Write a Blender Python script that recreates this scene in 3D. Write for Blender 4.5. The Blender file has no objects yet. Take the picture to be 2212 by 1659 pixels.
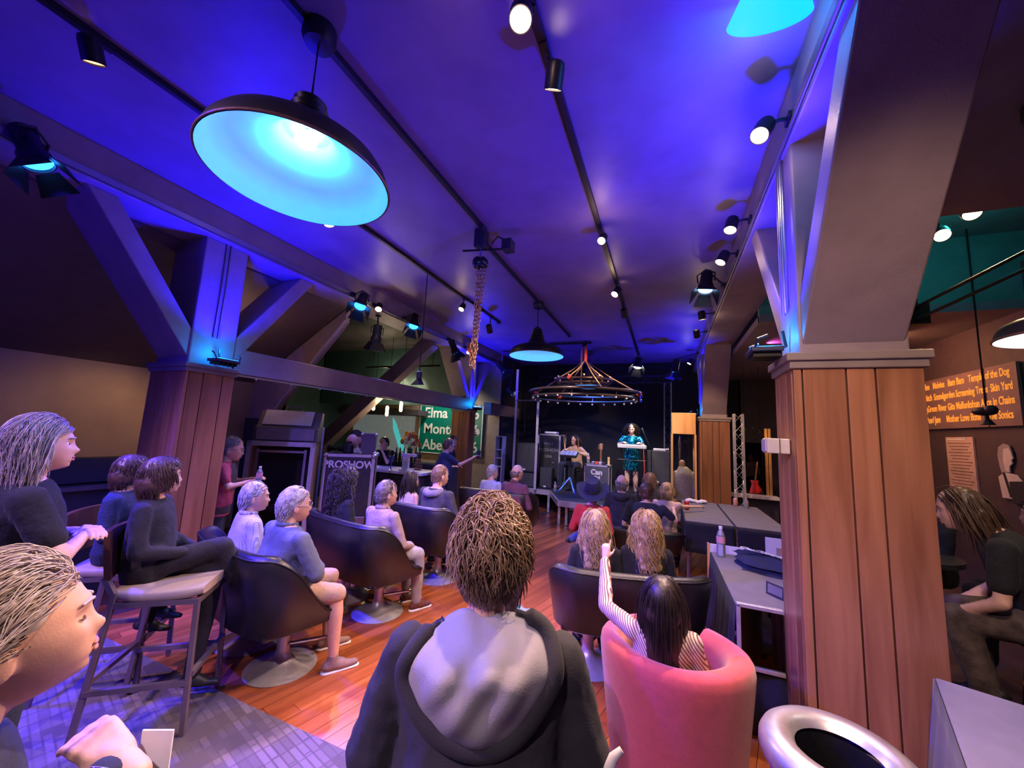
import bpy, bmesh, math, random
import numpy as np
from math import sin, cos, pi, radians, sqrt, atan2
from mathutils import Vector, Matrix

random.seed(7)
V = Vector
SC = bpy.context.scene
COL = SC.collection

# ------------------------------------------------------------------ camera
CAM_H = 1.72
camd = bpy.data.cameras.new('camera')
cam = bpy.data.objects.new('camera', camd)
COL.objects.link(cam)
camd.sensor_fit = 'HORIZONTAL'; camd.sensor_width = 36.0
camd.lens = 820.0 / 2212.0 * 36.0
camd.clip_start = 0.02
W2C = Matrix(((0.92737549, 0.37077271, 0.05002305),
              (0.00143139, -0.13721951, 0.99053963),
              (0.3741292, -0.91853057, -0.12778473)))
cam.matrix_world = Matrix.Translation((0, 0, CAM_H)) @ W2C.transposed().to_4x4()
SC.camera = cam

# ------------------------------------------------------------------ world, exposure
w = bpy.data.worlds.new('World'); SC.world = w
w.use_nodes = True
w.node_tree.nodes['Background'].inputs[0].default_value = (0.16, 0.10, 0.30, 1)
w.node_tree.nodes['Background'].inputs[1].default_value = 0.02
SC.view_settings.view_transform = 'Standard'
SC.view_settings.look = 'None'
SC.view_settings.gamma = 1.0
SC.view_settings.use_curve_mapping = False
SC.view_settings.exposure = 0.22
cy_ = SC.cycles
cy_.use_adaptive_sampling = True; cy_.use_light_tree = True; cy_.max_bounces = 3; cy_.diffuse_bounces = 2; cy_.glossy_bounces = 2; cy_.transmission_bounces = 3; cy_.transparent_max_bounces = 8
cy_.caustics_reflective = False; cy_.caustics_refractive = False; cy_.adaptive_threshold = 0.08; cy_.sample_clamp_indirect = 4.0

WARM = (1.0, 0.66, 0.40)
PINK = (1.0, 0.52, 0.62)
BLUE = (0.010, 0.0, 1.0)
CYAN = (0.0, 0.30, 1.0)
LIGHT_SCALE = 1.0

def spot(name, loc, target, energy, color, size=50, blend=0.6, radius=0.04, parent=None):
    d = bpy.data.lights.new(name, 'SPOT')
    d.energy = energy * LIGHT_SCALE; d.color = color
    d.spot_size = radians(size); d.spot_blend = blend; d.shadow_soft_size = radius
    o = bpy.data.objects.new(name, d); COL.objects.link(o)
    o.location = loc
    o.rotation_euler = (V(target) - V(loc)).to_track_quat('-Z', 'Y').to_euler()
    if parent: 
        o.parent = parent; o.matrix_parent_inverse = parent.matrix_world.inverted()
    return o

def point(name, loc, energy, color, radius=0.05):
    d = bpy.data.lights.new(name, 'POINT')
    d.energy = energy * LIGHT_SCALE; d.color = color; d.shadow_soft_size = radius
    o = bpy.data.objects.new(name, d); COL.objects.link(o); o.location = loc
    return o

def area(name, loc, target, energy, color, sx, sy):
    d = bpy.data.lights.new(name, 'AREA'); d.shape = 'RECTANGLE'; d.size = sx; d.size_y = sy
    d.energy = energy * LIGHT_SCALE; d.color = color
    o = bpy.data.objects.new(name, d); COL.objects.link(o); o.location = loc
    o.rotation_euler = (V(target) - V(loc)).to_track_quat('-Z', 'Y').to_euler()
    return o

# ------------------------------------------------------------------ materials
MATS = {}
def nt(name):
    m = bpy.data.materials.new(name); m.use_nodes = True
    n = m.node_tree.nodes; l = m.node_tree.links
    return m, n, l, n['Principled BSDF']

def col4(c): return (c[0], c[1], c[2], 1)

def mat(name, color=(.5, .5, .5), rough=.6, metal=0., var=.12, vscale=8., bump=.0, bscale=60., spec=.5,
        emit=None, estr=0., alpha=1., trans=0., sheen=0., objrand=0., coat=0., stretch=None):
    if name in MATS: return MATS[name]
    m, n, l, b = nt(name)
    b.inputs['Roughness'].default_value = rough
    b.inputs['Metallic'].default_value = metal
    b.inputs['Specular IOR Level'].default_value = spec
    b.inputs['Base Color'].default_value = col4(color)
    b.inputs['Transmission Weight'].default_value = trans
    b.inputs['Alpha'].default_value = alpha
    if sheen: b.inputs['Sheen Weight'].default_value = sheen; b.inputs['Sheen Roughness'].default_value = .5
    if coat: b.inputs['Coat Weight'].default_value = coat
    if emit:
        b.inputs['Emission Color'].default_value = col4(emit); b.inputs['Emission Strength'].default_value = estr
    src = None
    if var > 0 or bump > 0:
        tc = n.new('ShaderNodeTexCoord'); mp = n.new('ShaderNodeMapping')
        l.new(tc.outputs['Object'], mp.inputs['Vector'])
        if stretch: mp.inputs['Scale'].default_value = stretch
        src = mp.outputs[0]
    if var > 0:
        t = n.new('ShaderNodeTexNoise'); t.inputs['Scale'].default_value = vscale; t.inputs['Detail'].default_value = 5
        l.new(src, t.inputs['Vector'])
        mr = n.new('ShaderNodeMapRange'); mr.inputs[1].default_value = .3; mr.inputs[2].default_value = .7
        mr.inputs[3].default_value = 1 - var; mr.inputs[4].default_value = 1 + var
        l.new(t.outputs['Fac'], mr.inputs[0])
        hv = n.new('ShaderNodeHueSaturation'); hv.inputs['Color'].default_value = col4(color)
        if objrand:
            oi = n.new('ShaderNodeObjectInfo'); m2 = n.new('ShaderNodeMapRange')
            m2.inputs[3].default_value = 1 - objrand; m2.inputs[4].default_value = 1 + objrand
            l.new(oi.outputs['Random'], m2.inputs[0])
            mu = n.new('ShaderNodeMath'); mu.operation = 'MULTIPLY'
            l.new(mr.outputs[0], mu.inputs[0]); l.new(m2.outputs[0], mu.inputs[1]); l.new(mu.outputs[0], hv.inputs['Value'])
        else:
            l.new(mr.outputs[0], hv.inputs['Value'])
        l.new(hv.outputs[0], b.inputs['Base Color'])
    if bump > 0:
        t2 = n.new('ShaderNodeTexNoise'); t2.inputs['Scale'].default_value = bscale; t2.inputs['Detail'].default_value = 4
        l.new(src, t2.inputs['Vector'])
        bp = n.new('ShaderNodeBump'); bp.inputs['Strength'].default_value = bump; bp.inputs['Distance'].default_value = .01
        l.new(t2.outputs['Fac'], bp.inputs['Height']); l.new(bp.outputs[0], b.inputs['Normal'])
    MATS[name] = m
    return m

def wood(name, c1, c2, axis=2, rough=.35, scale=1.0, objrand=.22, coat=.2):
    """wood grain running along the given object axis; each board gets its own tone and its own stretch of grain"""
    if name in MATS: return MATS[name]
    m, n, l, b = nt(name)
    b.inputs['Roughness'].default_value = rough; b.inputs['Coat Weight'].default_value = coat
    b.inputs['Coat Roughness'].default_value = .3
    tc = n.new('ShaderNodeTexCoord'); mp = n.new('ShaderNodeMapping'); oi = n.new('ShaderNodeObjectInfo')
    l.new(tc.outputs['Object'], mp.inputs['Vector'])
    s = [14 * scale] * 3; s[axis] = 1.1 * scale; mp.inputs['Scale'].default_value = s
    cx = n.new('ShaderNodeCombineXYZ'); mm = n.new('ShaderNodeMath'); mm.operation = 'MULTIPLY'; mm.inputs[1].default_value = 40
    l.new(oi.outputs['Random'], mm.inputs[0])
    for k in range(3): l.new(mm.outputs[0], cx.inputs[k])
    l.new(cx.outputs[0], mp.inputs['Location'])
    t = n.new('ShaderNodeTexNoise'); t.inputs['Scale'].default_value = 1.0; t.inputs['Detail'].default_value = 6
    t.inputs['Distortion'].default_value = .6
    l.new(mp.outputs[0], t.inputs['Vector'])
    cr = n.new('ShaderNodeValToRGB'); cr.color_ramp.elements[0].position = .3; cr.color_ramp.elements[1].position = .7
    cr.color_ramp.elements[0].color = col4(c1); cr.color_ramp.elements[1].color = col4(c2)
    l.new(t.outputs['Fac'], cr.inputs[0])
    hv = n.new('ShaderNodeHueSaturation'); mr = n.new('ShaderNodeMapRange')
    mr.inputs[3].default_value = 1 - objrand; mr.inputs[4].default_value = 1 + objrand
    l.new(oi.outputs['Random'], mr.inputs[0]); l.new(mr.outputs[0], hv.inputs['Value']); l.new(cr.outputs[0], hv.inputs['Color'])
    l.new(hv.outputs[0], b.inputs['Base Color'])
    bp = n.new('ShaderNodeBump'); bp.inputs['Strength'].default_value = .12; bp.inputs['Distance'].default_value = .004
    l.new(t.outputs['Fac'], bp.inputs['Height']); l.new(bp.outputs[0], b.inputs['Normal'])
    MATS[name] = m
    return m

def emission(name, color, strength):
    if name in MATS: return MATS[name]
    m = bpy.data.materials.new(name); m.use_nodes = True
    n = m.node_tree.nodes; l = m.node_tree.links; n.clear()
    e = n.new('ShaderNodeEmission'); e.inputs[0].default_value = col4(color); e.inputs[1].default_value = strength
    o = n.new('ShaderNodeOutputMaterial'); l.new(e.outputs[0], o.inputs[0])
    m.cycles.emission_sampling = 'NONE'     # tiny lenses: their light comes from the lamps set in them
    MATS[name] = m
    return m

def glass(name, color=(1, 1, 1), rough=.02):
    if name in MATS: return MATS[name]
    m = bpy.data.materials.new(name); m.use_nodes = True
    n = m.node_tree.nodes; l = m.node_tree.links; n.clear()
    g = n.new('ShaderNodeBsdfGlossy'); g.inputs['Roughness'].default_value = rough
    t = n.new('ShaderNodeBsdfTransparent'); t.inputs[0].default_value = col4(color)
    lw = n.new('ShaderNodeLayerWeight'); lw.inputs[0].default_value = .25
    mx = n.new('ShaderNodeMixShader'); o = n.new('ShaderNodeOutputMaterial')
    l.new(lw.outputs['Fresnel'], mx.inputs[0]); l.new(t.outputs[0], mx.inputs[1]); l.new(g.outputs[0], mx.inputs[2])
    l.new(mx.outputs[0], o.inputs[0])
    MATS[name] = m
    return m

# ------------------------------------------------------------------ mesh helpers
def frame_from(d, up=V((0, 0, 1))):
    d = V(d).normalized()
    if abs(d.dot(up)) > .98: up = V((0, 1, 0))
    x = d.cross(up).normalized(); y = x.cross(d).normalized()
    return x, y, d     # x side, y up-ish, d along

class MB:
    def __init__(s): s.v = []; s.f = []; s.m = []; s.cur = 0
    def add(s, verts, faces):
        o = len(s.v); s.v.extend([tuple(p) for p in verts])
        for f in faces: s.f.append(tuple(i + o for i in f)); s.m.append(s.cur)
        return s
    def box(s, c, size, rz=0., mat4=None):
        hx, hy, hz = [k / 2 for k in size]
        vs = [V((x, y, z)) for z in (-hz, hz) for y in (-hy, hy) for x in (-hx, hx)]
        if mat4 is not None: vs = [mat4 @ p for p in vs]
        else:
            R = Matrix.Rotation(rz, 3, 'Z'); vs = [R @ p + V(c) for p in vs]
        return s.add(vs, [(0, 2, 3, 1), (4, 5, 7, 6), (0, 1, 5, 4), (2, 6, 7, 3), (0, 4, 6, 2), (1, 3, 7, 5)])
    def bar(s, p, q, wx, wy, up=V((0, 0, 1))):
        """rectangular bar from p to q"""
        p, q = V(p), V(q); x, y, d = frame_from(q - p, V(up))
        vs = [b + x * sx * wx / 2 + y * sy * wy / 2 for b in (p, q) for sy in (-1, 1) for sx in (-1, 1)]
        return s.add(vs, [(0, 2, 3, 1), (4, 5, 7, 6), (0, 1, 5, 4), (2, 6, 7, 3), (0, 4, 6, 2), (1, 3, 7, 5)])
    def prism(s, pts, off):
        """closed polygon pts extruded by vector off"""
        n = len(pts); pts = [V(p) for p in pts]; off = V(off)
        vs = pts + [p + off for p in pts]
        fs = [tuple(range(n))[::-1], tuple(range(n, 2 * n))] + [(i, (i + 1) % n, n + (i + 1) % n, n + i) for i in range(n)]
        return s.add(vs, fs)
    def tube(s, pts, r, n=8, closed=False, cap=True, flat=1.0):
        pts = [V(p) for p in pts]; k = len(pts)
        rr = r if isinstance(r, (list, tuple)) else [r] * k
        base = len(s.v); prev = None; vs = []
        for i in range(k):
            if closed: d = pts[(i + 1) % k] - pts[i - 1]
            else: d = pts[min(i + 1, k - 1)] - pts[max(i - 1, 0)]
            if d.length < 1e-9: d = V((0, 0, 1))
            d.normalize()
            if prev is None: x, y, _ = frame_from(d)
            else:
                x = prev - d * prev.dot(d)
                if x.length < 1e-6: x, y, _ = frame_from(d)
                x.normalize(); y = d.cross(x)
            prev = x
            for j in range(n):
                a = 2 * pi * j / n
                vs.append(pts[i] + x * cos(a) * rr[i] + y * sin(a) * rr[i] * flat)
        fs = []
        for i in range(k if closed else k - 1):
            i2 = (i + 1) % k
            for j in range(n):
                j2 = (j + 1) % n
                fs.append((i * n + j, i * n + j2, i2 * n + j2, i2 * n + j))
        if cap and not closed:
            fs.append(tuple(range(n))[::-1]); fs.append(tuple((k - 1) * n + j for j in range(n)))
        return s.add(vs, fs)
    def lathe(s, prof, n=32, M=None, cap=False):
        """profile of (r,z) revolved around z"""
        M = M or Matrix.Identity(4); vs = []; fs = []; k = len(prof)
        for (r, z) in prof:
            for j in range(n):
                a = 2 * pi * j / n; vs.append(M @ V((r * cos(a), r * sin(a), z)))
        for i in range(k - 1):
            for j in range(n):
                j2 = (j + 1) % n; fs.append((i * n + j, i * n + j2, (i + 1) * n + j2, (i + 1) * n + j))
        if cap: fs.append(tuple(range(n))[::-1]); fs.append(tuple((k - 1) * n + j for j in range(n)))
        return s.add(vs, fs)
    def ell(s, c, r, n=16, m=10, M=None):
        """ellipsoid; M an optional 3x3 orientation"""
        c = V(c); r = (r, r, r) if not isinstance(r, (tuple, list)) else r
        vs = []; fs = []
        def T(p):
            p = V((p[0] * r[0], p[1] * r[1], p[2] * r[2]))
            return (M @ p if M is not None else p) + c
        vs.append(T((0, 0, 1)))
        for i in range(1, m):
            t = pi * i / m
            for j in range(n):
                a = 2 * pi * j / n; vs.append(T((sin(t) * cos(a), sin(t) * sin(a), cos(t))))
        vs.append(T((0, 0, -1)))
        for j in range(n): fs.append((0, 1 + j, 1 + (j + 1) % n))
        for i in range(m - 2):
            for j in range(n):
                a = 1 + i * n; fs.append((a + j, a + n + j, a + n + (j + 1) % n, a + (j + 1) % n))
        a = 1 + (m - 2) * n
        for j in range(n): fs.append((a + j, len(vs) - 1, a + (j + 1) % n))
        return s.add(vs, fs)
    def cap(s, p, q, r0, r1, n=12, flat=1.0, side=None, h=4):
        """tapered capsule from p to q; flat squashes it across 'side'"""
        p, q = V(p), V(q); d = q - p; L = d.length
        if L < 1e-6: return s.ell(p, r0)
        x, y, d = frame_from(d, V(side) if side is not None else V((0, 0, 1)))
        rings = []
        for i in range(h + 1):
            a = pi / 2 * i / h; rings.append((-r0 * cos(a), r0 * sin(a)))
        for i in range(h + 1):
            a = pi / 2 * i / h; rings.append((L + r1 * sin(a), r1 * cos(a)))
        vs = []; fs = []
        for (t, r) in rings:
            r = max(r, 1e-4)
            for j in range(n):
                a = 2 * pi * j / n; vs.append(p + d * t + x * cos(a) * r + y * sin(a) * r * flat)
        k = len(rings)
        for i in range(k - 1):
            for j in range(n):
                j2 = (j + 1) % n; fs.append((i * n + j, i * n + j2, (i + 1) * n + j2, (i + 1) * n + j))
        fs.append(tuple(range(n))[::-1]); fs.append(tuple((k - 1) * n + j for j in range(n)))
        return s.add(vs, fs)
    def loft(s, secs, n=24, e=2.2, cap=True):
        """secs: (center, xvec, yvec) with the vectors carrying the half-widths; superellipse exponent e"""
        vs = []; fs = []; k = len(secs)
        for (c, x, y) in secs:
            c, x, y = V(c), V(x), V(y)
            for j in range(n):
                a = 2 * pi * j / n; ca, sa = cos(a), sin(a)
                u = math.copysign(abs(ca) ** (2 / e), ca); w_ = math.copysign(abs(sa) ** (2 / e), sa)
                vs.append(c + x * u + y * w_)
        for i in range(k - 1):
            for j in range(n):
                j2 = (j + 1) % n; fs.append((i * n + j, i * n + j2, (i + 1) * n + j2, (i + 1) * n + j))
        if cap: fs.append(tuple(range(n))[::-1]); fs.append(tuple((k - 1) * n + j for j in range(n)))
        return s.add(vs, fs)
    def mesh(s, name):
        me = bpy.data.meshes.new(name); me.from_pydata(s.v, [], s.f); me.validate(); me.update()
        bm = bmesh.new(); bm.from_mesh(me); bmesh.ops.recalc_face_normals(bm, faces=bm.faces); bm.to_mesh(me); bm.free()
        return me
    def build(s, name, material, parent=None, smooth=None, bevel=0., rel=True):
        """link the collected shapes as ONE mesh object; verts are in world space unless rel=False (then local to parent)"""
        me = s.mesh(name)
        mats = material if isinstance(material, (list, tuple)) else [material]
        for m in mats: me.materials.append(m)
        if len(mats) > 1 and len(s.m) == len(me.polygons):
            me.polygons.foreach_set('material_index', s.m)
        o = bpy.data.objects.new(name, me); COL.objects.link(o)
        if smooth is not None:
            me.polygons.foreach_set('use_smooth', [True] * len(me.polygons))
            if smooth < 180:
                try: me.set_sharp_from_angle(angle=radians(smooth))
                except Exception: pass
        if bevel:
            b = o.modifiers.new('bevel', 'BEVEL'); b.width = bevel; b.segments = 2; b.limit_method = 'ANGLE'
        if parent is not None:
            o.parent = parent
            if rel: o.matrix_parent_inverse = pmat(parent).inverted()
        return o

def pmat(o):
    m = Matrix.Translation(o.location) @ o.rotation_euler.to_matrix().to_4x4() @ Matrix.Diagonal((*o.scale, 1))
    if o.parent: m = pmat(o.parent) @ o.matrix_parent_inverse @ m
    return m

LABELS = {}
def tag(o, label, cat, group=None, kind=None):
    if label: o['label'] = label
    if cat: o['category'] = cat
    if group: o['group'] = group
    if kind: o['kind'] = kind
    return o

def thing(name, label, cat, loc=(0, 0, 0), rz=0., group=None):
    o = bpy.data.objects.new(name, None); COL.objects.link(o)
    o.empty_display_size = .1
    o.location = loc; o.rotation_euler = (0, 0, rz)
    return tag(o, label, cat, group)

def struct(o, label=None): 
    o['kind'] = 'structure'
    if label: o['label'] = label
    return o

def dup(root, loc, rz, label=None, group=None):
    r = root.copy(); COL.objects.link(r); r.location = loc; r.rotation_euler = (0, 0, rz)
    if label: r['label'] = label
    if group: r['group'] = group
    for ch in list(root.children):
        c = ch.copy(); COL.objects.link(c); c.parent = r
        for g in ch.children:
            d = g.copy(); COL.objects.link(d); d.parent = c
    return r

def text_obj(name, txt, size, M, material, parent=None, extrude=.002, align='CENTER', space=1.0, bold=0., xs=1.0):
    cu = bpy.data.curves.new(name, 'FONT'); cu.body = txt; cu.size = size; cu.extrude = extrude
    cu.align_x = align; cu.align_y = 'CENTER'; cu.space_character = space; cu.offset = bold
    t = bpy.data.objects.new('tmp', cu)
    me = bake(t)
    bpy.data.objects.remove(t); bpy.data.curves.remove(cu)
    me.transform(M @ Matrix.Diagonal((xs, 1, 1, 1)))
    me.materials.clear(); me.materials.append(material)
    o = bpy.data.objects.new(name, me); COL.objects.link(o)
    if parent is not None: o.parent = parent; o.matrix_parent_inverse = pmat(parent).inverted()
    return o

def facing(origin, right, up):
    """4x4 that puts local x along right, local y along up"""
    r = V(right).normalized(); u = V(up).normalized(); nrm = r.cross(u)
    m = Matrix((r, u, nrm)).transposed().to_4x4(); m.translation = V(origin)
    return m

# ------------------------------------------------------------------ modifiers are evaluated in a small side scene (fast)
WORK = bpy.data.scenes.new('work')
def bake(o):
    WORK.collection.objects.link(o)
    with bpy.context.temp_override(scene=WORK, view_layer=WORK.view_layers[0]):
        dg = bpy.context.evaluated_depsgraph_get()
        me = bpy.data.meshes.new_from_object(o.evaluated_get(dg))
    WORK.collection.objects.unlink(o)
    return me

# ------------------------------------------------------------------ common materials
M_CEIL = mat('ceiling_paint', (.20, .15, .22), .45, var=.15, vscale=3, bump=.08, bscale=120)
M_BEAM = mat('beam_paint', (.27, .21, .24), .5, var=.12, vscale=5, bump=.15, bscale=90)
M_DARK = mat('dark_wall_paint', (.05, .045, .055), .6, var=.2, vscale=3, bump=.05)
M_WALL = mat('brown_wall_paint', (.30, .22, .17), .6, var=.1, vscale=4, bump=.08)
M_BLACK = mat('black_drape', (.008, .008, .010), .85, var=.2, vscale=6)
M_GREEN = mat('dark_green_wall', (.03, .07, .07), .6, var=.2, vscale=3)
M_WOODC = wood('column_wood', (.235, .090, .040), (.42, .185, .085), 2, .38)
M_WOODF = wood('floor_wood', (.24, .055, .018), (.46, .135, .042), 1, .30, objrand=.3, coat=.35)
M_GREYTRIM = mat('grey_trim', (.24, .19, .17), .5, var=.1)
M_BLKM = mat('black_metal', (.015, .015, .017), .4, metal=.3, var=.15)
M_BLKP = mat('black_plastic', (.02, .02, .022), .5, var=.1)
M_ALU = mat('brushed_aluminium', (.60, .58, .59), .38, metal=.6, var=.1, vscale=20)
M_CHROME = mat('chrome', (.8, .8, .82), .12, metal=1., var=.03)
M_STEEL = mat('grey_steel', (.45, .43, .45), .3, metal=.9, var=.08)
M_WHITE = mat('white_paint', (.78, .76, .78), .5, var=.05)
M_GREY = mat('grey_paint', (.34, .33, .36), .55, var=.08)
M_LEATH = mat('black_leather', (.010, .009, .010), .36, var=.2, vscale=10, bump=.12, bscale=180, spec=.6)
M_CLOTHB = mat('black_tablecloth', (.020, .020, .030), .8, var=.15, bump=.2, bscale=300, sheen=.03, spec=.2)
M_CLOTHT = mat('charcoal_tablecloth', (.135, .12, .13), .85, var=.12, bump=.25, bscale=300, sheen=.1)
M_LAMPW = emission('warm_lamp_lens', (1.0, .72, .42), 30)
M_LAMPB = emission('blue_lamp_lens', (.02, .22, 1.0), 6)
M_ROPE = mat('tan_rope', (.75, .48, .25), .8, var=.2, bump=.3, bscale=200)
# ================================================================== THE ROOM
CEIL = 3.82; BEAMZ = 3.53; CAPZ = 2.22
# floor
fl = MB().box((-1.4, 4.0, -.06), (12.4, 15.0, .12)).build('floor', mat('subfloor', (.10, .05, .04), .6)); struct(fl, 'dark timber floor of the venue')
# individual planks
ang = radians(14.0)
PW, PL = .10, 2.3
pm = MB().box((0, 0, -.009), (PW - .003, PL - .003, .018)).mesh('plank')
pm.materials.append(M_WOODF)
u = V((cos(ang), -sin(ang), 0)); d = V((sin(ang), cos(ang), 0))
org = V((-1.2, 4.9, .018))
n = 0
for i in range(-31, 32):
    off = random.uniform(0, PL)
    for j in range(-3, 4):
        c = org + u * (i * PW) + d * (j * PL + off - PL / 2)
        if c.x < -4.4 or c.x > 1.9 or c.y < .25 or c.y > 8.3: continue
        # keep only planks that lie where the audience floor can be seen
        o = bpy.data.objects.new('plank', pm); COL.objects.link(o)
        o.location = c; o.rotation_euler = (0, 0, -ang); o.parent = fl; n += 1
print('planks', n)
FZ = .018
# carpet in the foreground: flat woven pattern of dashes
def carpet_mat():
    m, nn, l, b = nt('patterned_carpet')
    b.inputs['Roughness'].default_value = .95; b.inputs['Sheen Weight'].default_value = .4
    tc = nn.new('ShaderNodeTexCoord')
    def brick(rot, sx, sy, seed):
        mp = nn.new('ShaderNodeMapping'); mp.inputs['Rotation'].default_value = (0, 0, rot); mp.inputs['Location'].default_value = (seed, seed * .7, 0)
        l.new(tc.outputs['Object'], mp.inputs[0])
        bk = nn.new('ShaderNodeTexBrick'); bk.inputs['Scale'].default_value = 1; bk.inputs['Brick Width'].default_value = sx
        bk.inputs['Row Height'].default_value = sy; bk.inputs['Mortar Size'].default_value = .005; bk.offset = .37
        bk.inputs['Color1'].default_value = (0, 0, 0, 1); bk.inputs['Color2'].default_value = (1, 1, 1, 1); bk.inputs['Mortar'].default_value = (0, 0, 0, 1)
        l.new(mp.outputs[0], bk.inputs['Vector'])
        return bk.outputs['Color']
    a = brick(.25, .26, .038, 0.); c = brick(.25 + pi / 2, .50, .11, 3.1)
    mx = nn.new('ShaderNodeMix'); mx.data_type = 'FLOAT'; mx.inputs[0].default_value = .5
    l.new(a, mx.inputs[2]); l.new(c, mx.inputs[3])
    cr = nn.new('ShaderNodeValToRGB'); e = cr.color_ramp.elements
    e[0].position = .25; e[0].color = (.095, .068, .10, 1); e[1].position = .8; e[1].color = (.235, .175, .245, 1)
    l.new(mx.outputs[0], cr.inputs[0])
    t = nn.new('ShaderNodeTexNoise'); t.inputs['Scale'].default_value = 400; l.new(tc.outputs['Object'], t.inputs['Vector'])
    mm = nn.new('ShaderNodeMix'); mm.data_type = 'RGBA'; mm.blend_type = 'MULTIPLY'; mm.inputs[0].default_value = .5
    l.new(cr.outputs[0], mm.inputs[6]); l.new(t.outputs['Color'], mm.inputs[7])
    l.new(mm.outputs[2], b.inputs['Base Color'])
    bp = nn.new('ShaderNodeBump'); bp.inputs['Strength'].default_value = .3; bp.inputs['Distance'].default_value = .004
    l.new(t.outputs['Fac'], bp.inputs['Height']); l.new(bp.outputs[0], b.inputs['Normal'])
    return m
cp = MB().box((-1.6, -.62, .013), (8.0, 4.78, .026)).build('carpet', carpet_mat()); struct(cp, 'purple grey patterned carpet in front of the wooden floor')

# ceiling (main hall), with the higher recess over the right aisle left open
c = MB()
c.box((-1.95, 3.6, CEIL + .05), (6.2, 14.6, .1))
c.box((2.75, .35, CEIL - .25), (3.2, 6.7, .1))
c.box((2.75, 8.3, CEIL - .45), (3.2, 5.3, .1))
struct(c.build('ceiling', M_CEIL), 'dark painted ceiling of the hall')
c = MB().box((2.75, 4.7, 4.25), (3.2, 2.6, .08)).box((2.75, 5.72, 3.80), (3.2, .06, .95)).box((2.75, 3.66, 3.90), (3.2, .06, .75))
struct(c.build('trim_1', mat('teal_light_tint', (.10, .22, .24), .6)), 'teal lit recess above the right aisle')  # teal light of the recess is put into the base colour too
# walls
struct(MB().box((-6.55, 1.0, 1.2), (.1, 7.9, 2.4)).build('wall_left', M_WALL), 'brown wall under the sloped ceiling')
struct(MB().box((3.65, 3.6, 1.9), (.1, 14.6, 3.9)).build('wall_right', mat('dark_plum_wall', (.085, .055, .06), .6, var=.15)), 'dark plum wall of the right aisle')
struct(MB().box((-1.2, 10.95, 1.9), (5.9, .1, 4.0)).build('wall_back', M_BLACK), 'black backdrop behind the stage')
struct(MB().box((2.7, 10.95, 1.9), (2.0, .1, 4.0)).build('wall_back_right', M_DARK), 'dark wall at the end of the right aisle')
struct(MB().box((-1.4, -3.05, 1.9), (12.0, .1, 4.0)).build('wall_rear', M_DARK), 'dark rear wall behind the viewer')
struct(MB().box((-6.7, 9.35, 1.9), (5.2, .1, 4.0)).build('wall_bar', mat('bar_wall_paint', (.36, .27, .20), .6, var=.1)), 'warm lit wall behind the bar')
struct(MB().box((-4.15, 10.15, 1.9), (.1, 1.6, 4.0)).build('wall_bar_return', M_DARK), 'short dark wall beside the stage')
struct(MB().box((-9.3, 7.0, 1.9), (.1, 5.2, 4.0)).build('wall_bar_side', M_GREEN), 'dark green wall at the side of the bar')
struct(MB().box((-7.9, 4.9, 1.9), (2.8, .1, 3.9)).build('wall_bar_front', M_DARK), 'dark wall closing the bar on the left')
# sloped ceiling over the left bay, ends at Y = 4.3
sl = MB().prism([(-4.62, -3.0, 3.50), (-6.6, -3.0, 2.28), (-6.6, -3.0, 2.40), (-4.62, -3.0, 3.62)], (0, 7.3, 0))
struct(sl.build('ceiling_sloped', mat('sloped_ceiling_paint', (.115, .085, .085), .6, var=.1)), 'dark sloped ceiling over the left bay')
# brown gable panel under the end of the slope
g = MB().prism([(-4.60, 4.32, 3.50), (-4.60, 4.32, 3.30), (-5.98, 4.32, 1.80), (-6.6, 4.32, 1.15), (-6.6, 4.32, 2.28)], (0, .08, 0))
struct(g.build('wall_gable', mat('gable_paint', (.33, .25, .25), .55, var=.1)), 'brown gable panel with a slanted edge behind the left column')
g = MB().bar((-4.575, 4.30, 3.31), (-6.62, 4.30, 1.11), .02, .05, (0, 1, 0))
struct(g.build('trim_2', mat('lit_edge_tint', (.5, .45, .5), .4)), 'pale strip for the lit edge of the slanted gable panel')  # lavender light on the panel edge, painted as a pale strip
# dark green upper wall behind the tie beam
struct(MB().box((-6.9, 8.1, 3.05), (4.6, .08, 1.5)).build('wall_bar_upper', M_GREEN), 'dark green upper wall above the bar')
struct(MB().box((-6.9, 6.9, 3.85), (4.6, 5.0, .1)).build('ceiling_bar', M_DARK), 'dark ceiling above the bar')
# slanted rafters in front of the bar
r1 = MB().bar((-4.55, 6.6, 3.55), (-8.2, 6.6, .55), .30, .24, (0, 1, 0)).build('rafter', M_BEAM, bevel=.01)
tag(r1, 'slanted purple painted rafter crossing in front of the bar', 'rafter')

# beams on the two column lines
for nm, X0, X1, lab in (('beam', -4.62, -4.16, 'long painted ceiling beam on the left column line'),
                        ('beam', .68, 1.16, 'long painted ceiling beam on the right column line')):
    b = thing(nm, lab, 'beam', ((X0 + X1) / 2, 3.6, BEAMZ))
    MB().box(((X0 + X1) / 2, 3.9, (BEAMZ + CEIL) / 2 + .02), (X1 - X0, 14.0, CEIL - BEAMZ + .06)).build('timber', M_BEAM, b, bevel=.012)
    s = 1 if X0 < 0 else -1
    xi = X1 if s > 0 else X0
    MB().box((xi + s * .012, 3.9, BEAMZ + .035), (.024, 14.0, .05)).build('track_rail', M_STEEL, b)
    MB().tube([(xi + s * .02, -3, BEAMZ - .012), (xi + s * .02, 10.6, BEAMZ - .012)], .012).build('conduit', M_STEEL, b)

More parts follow.
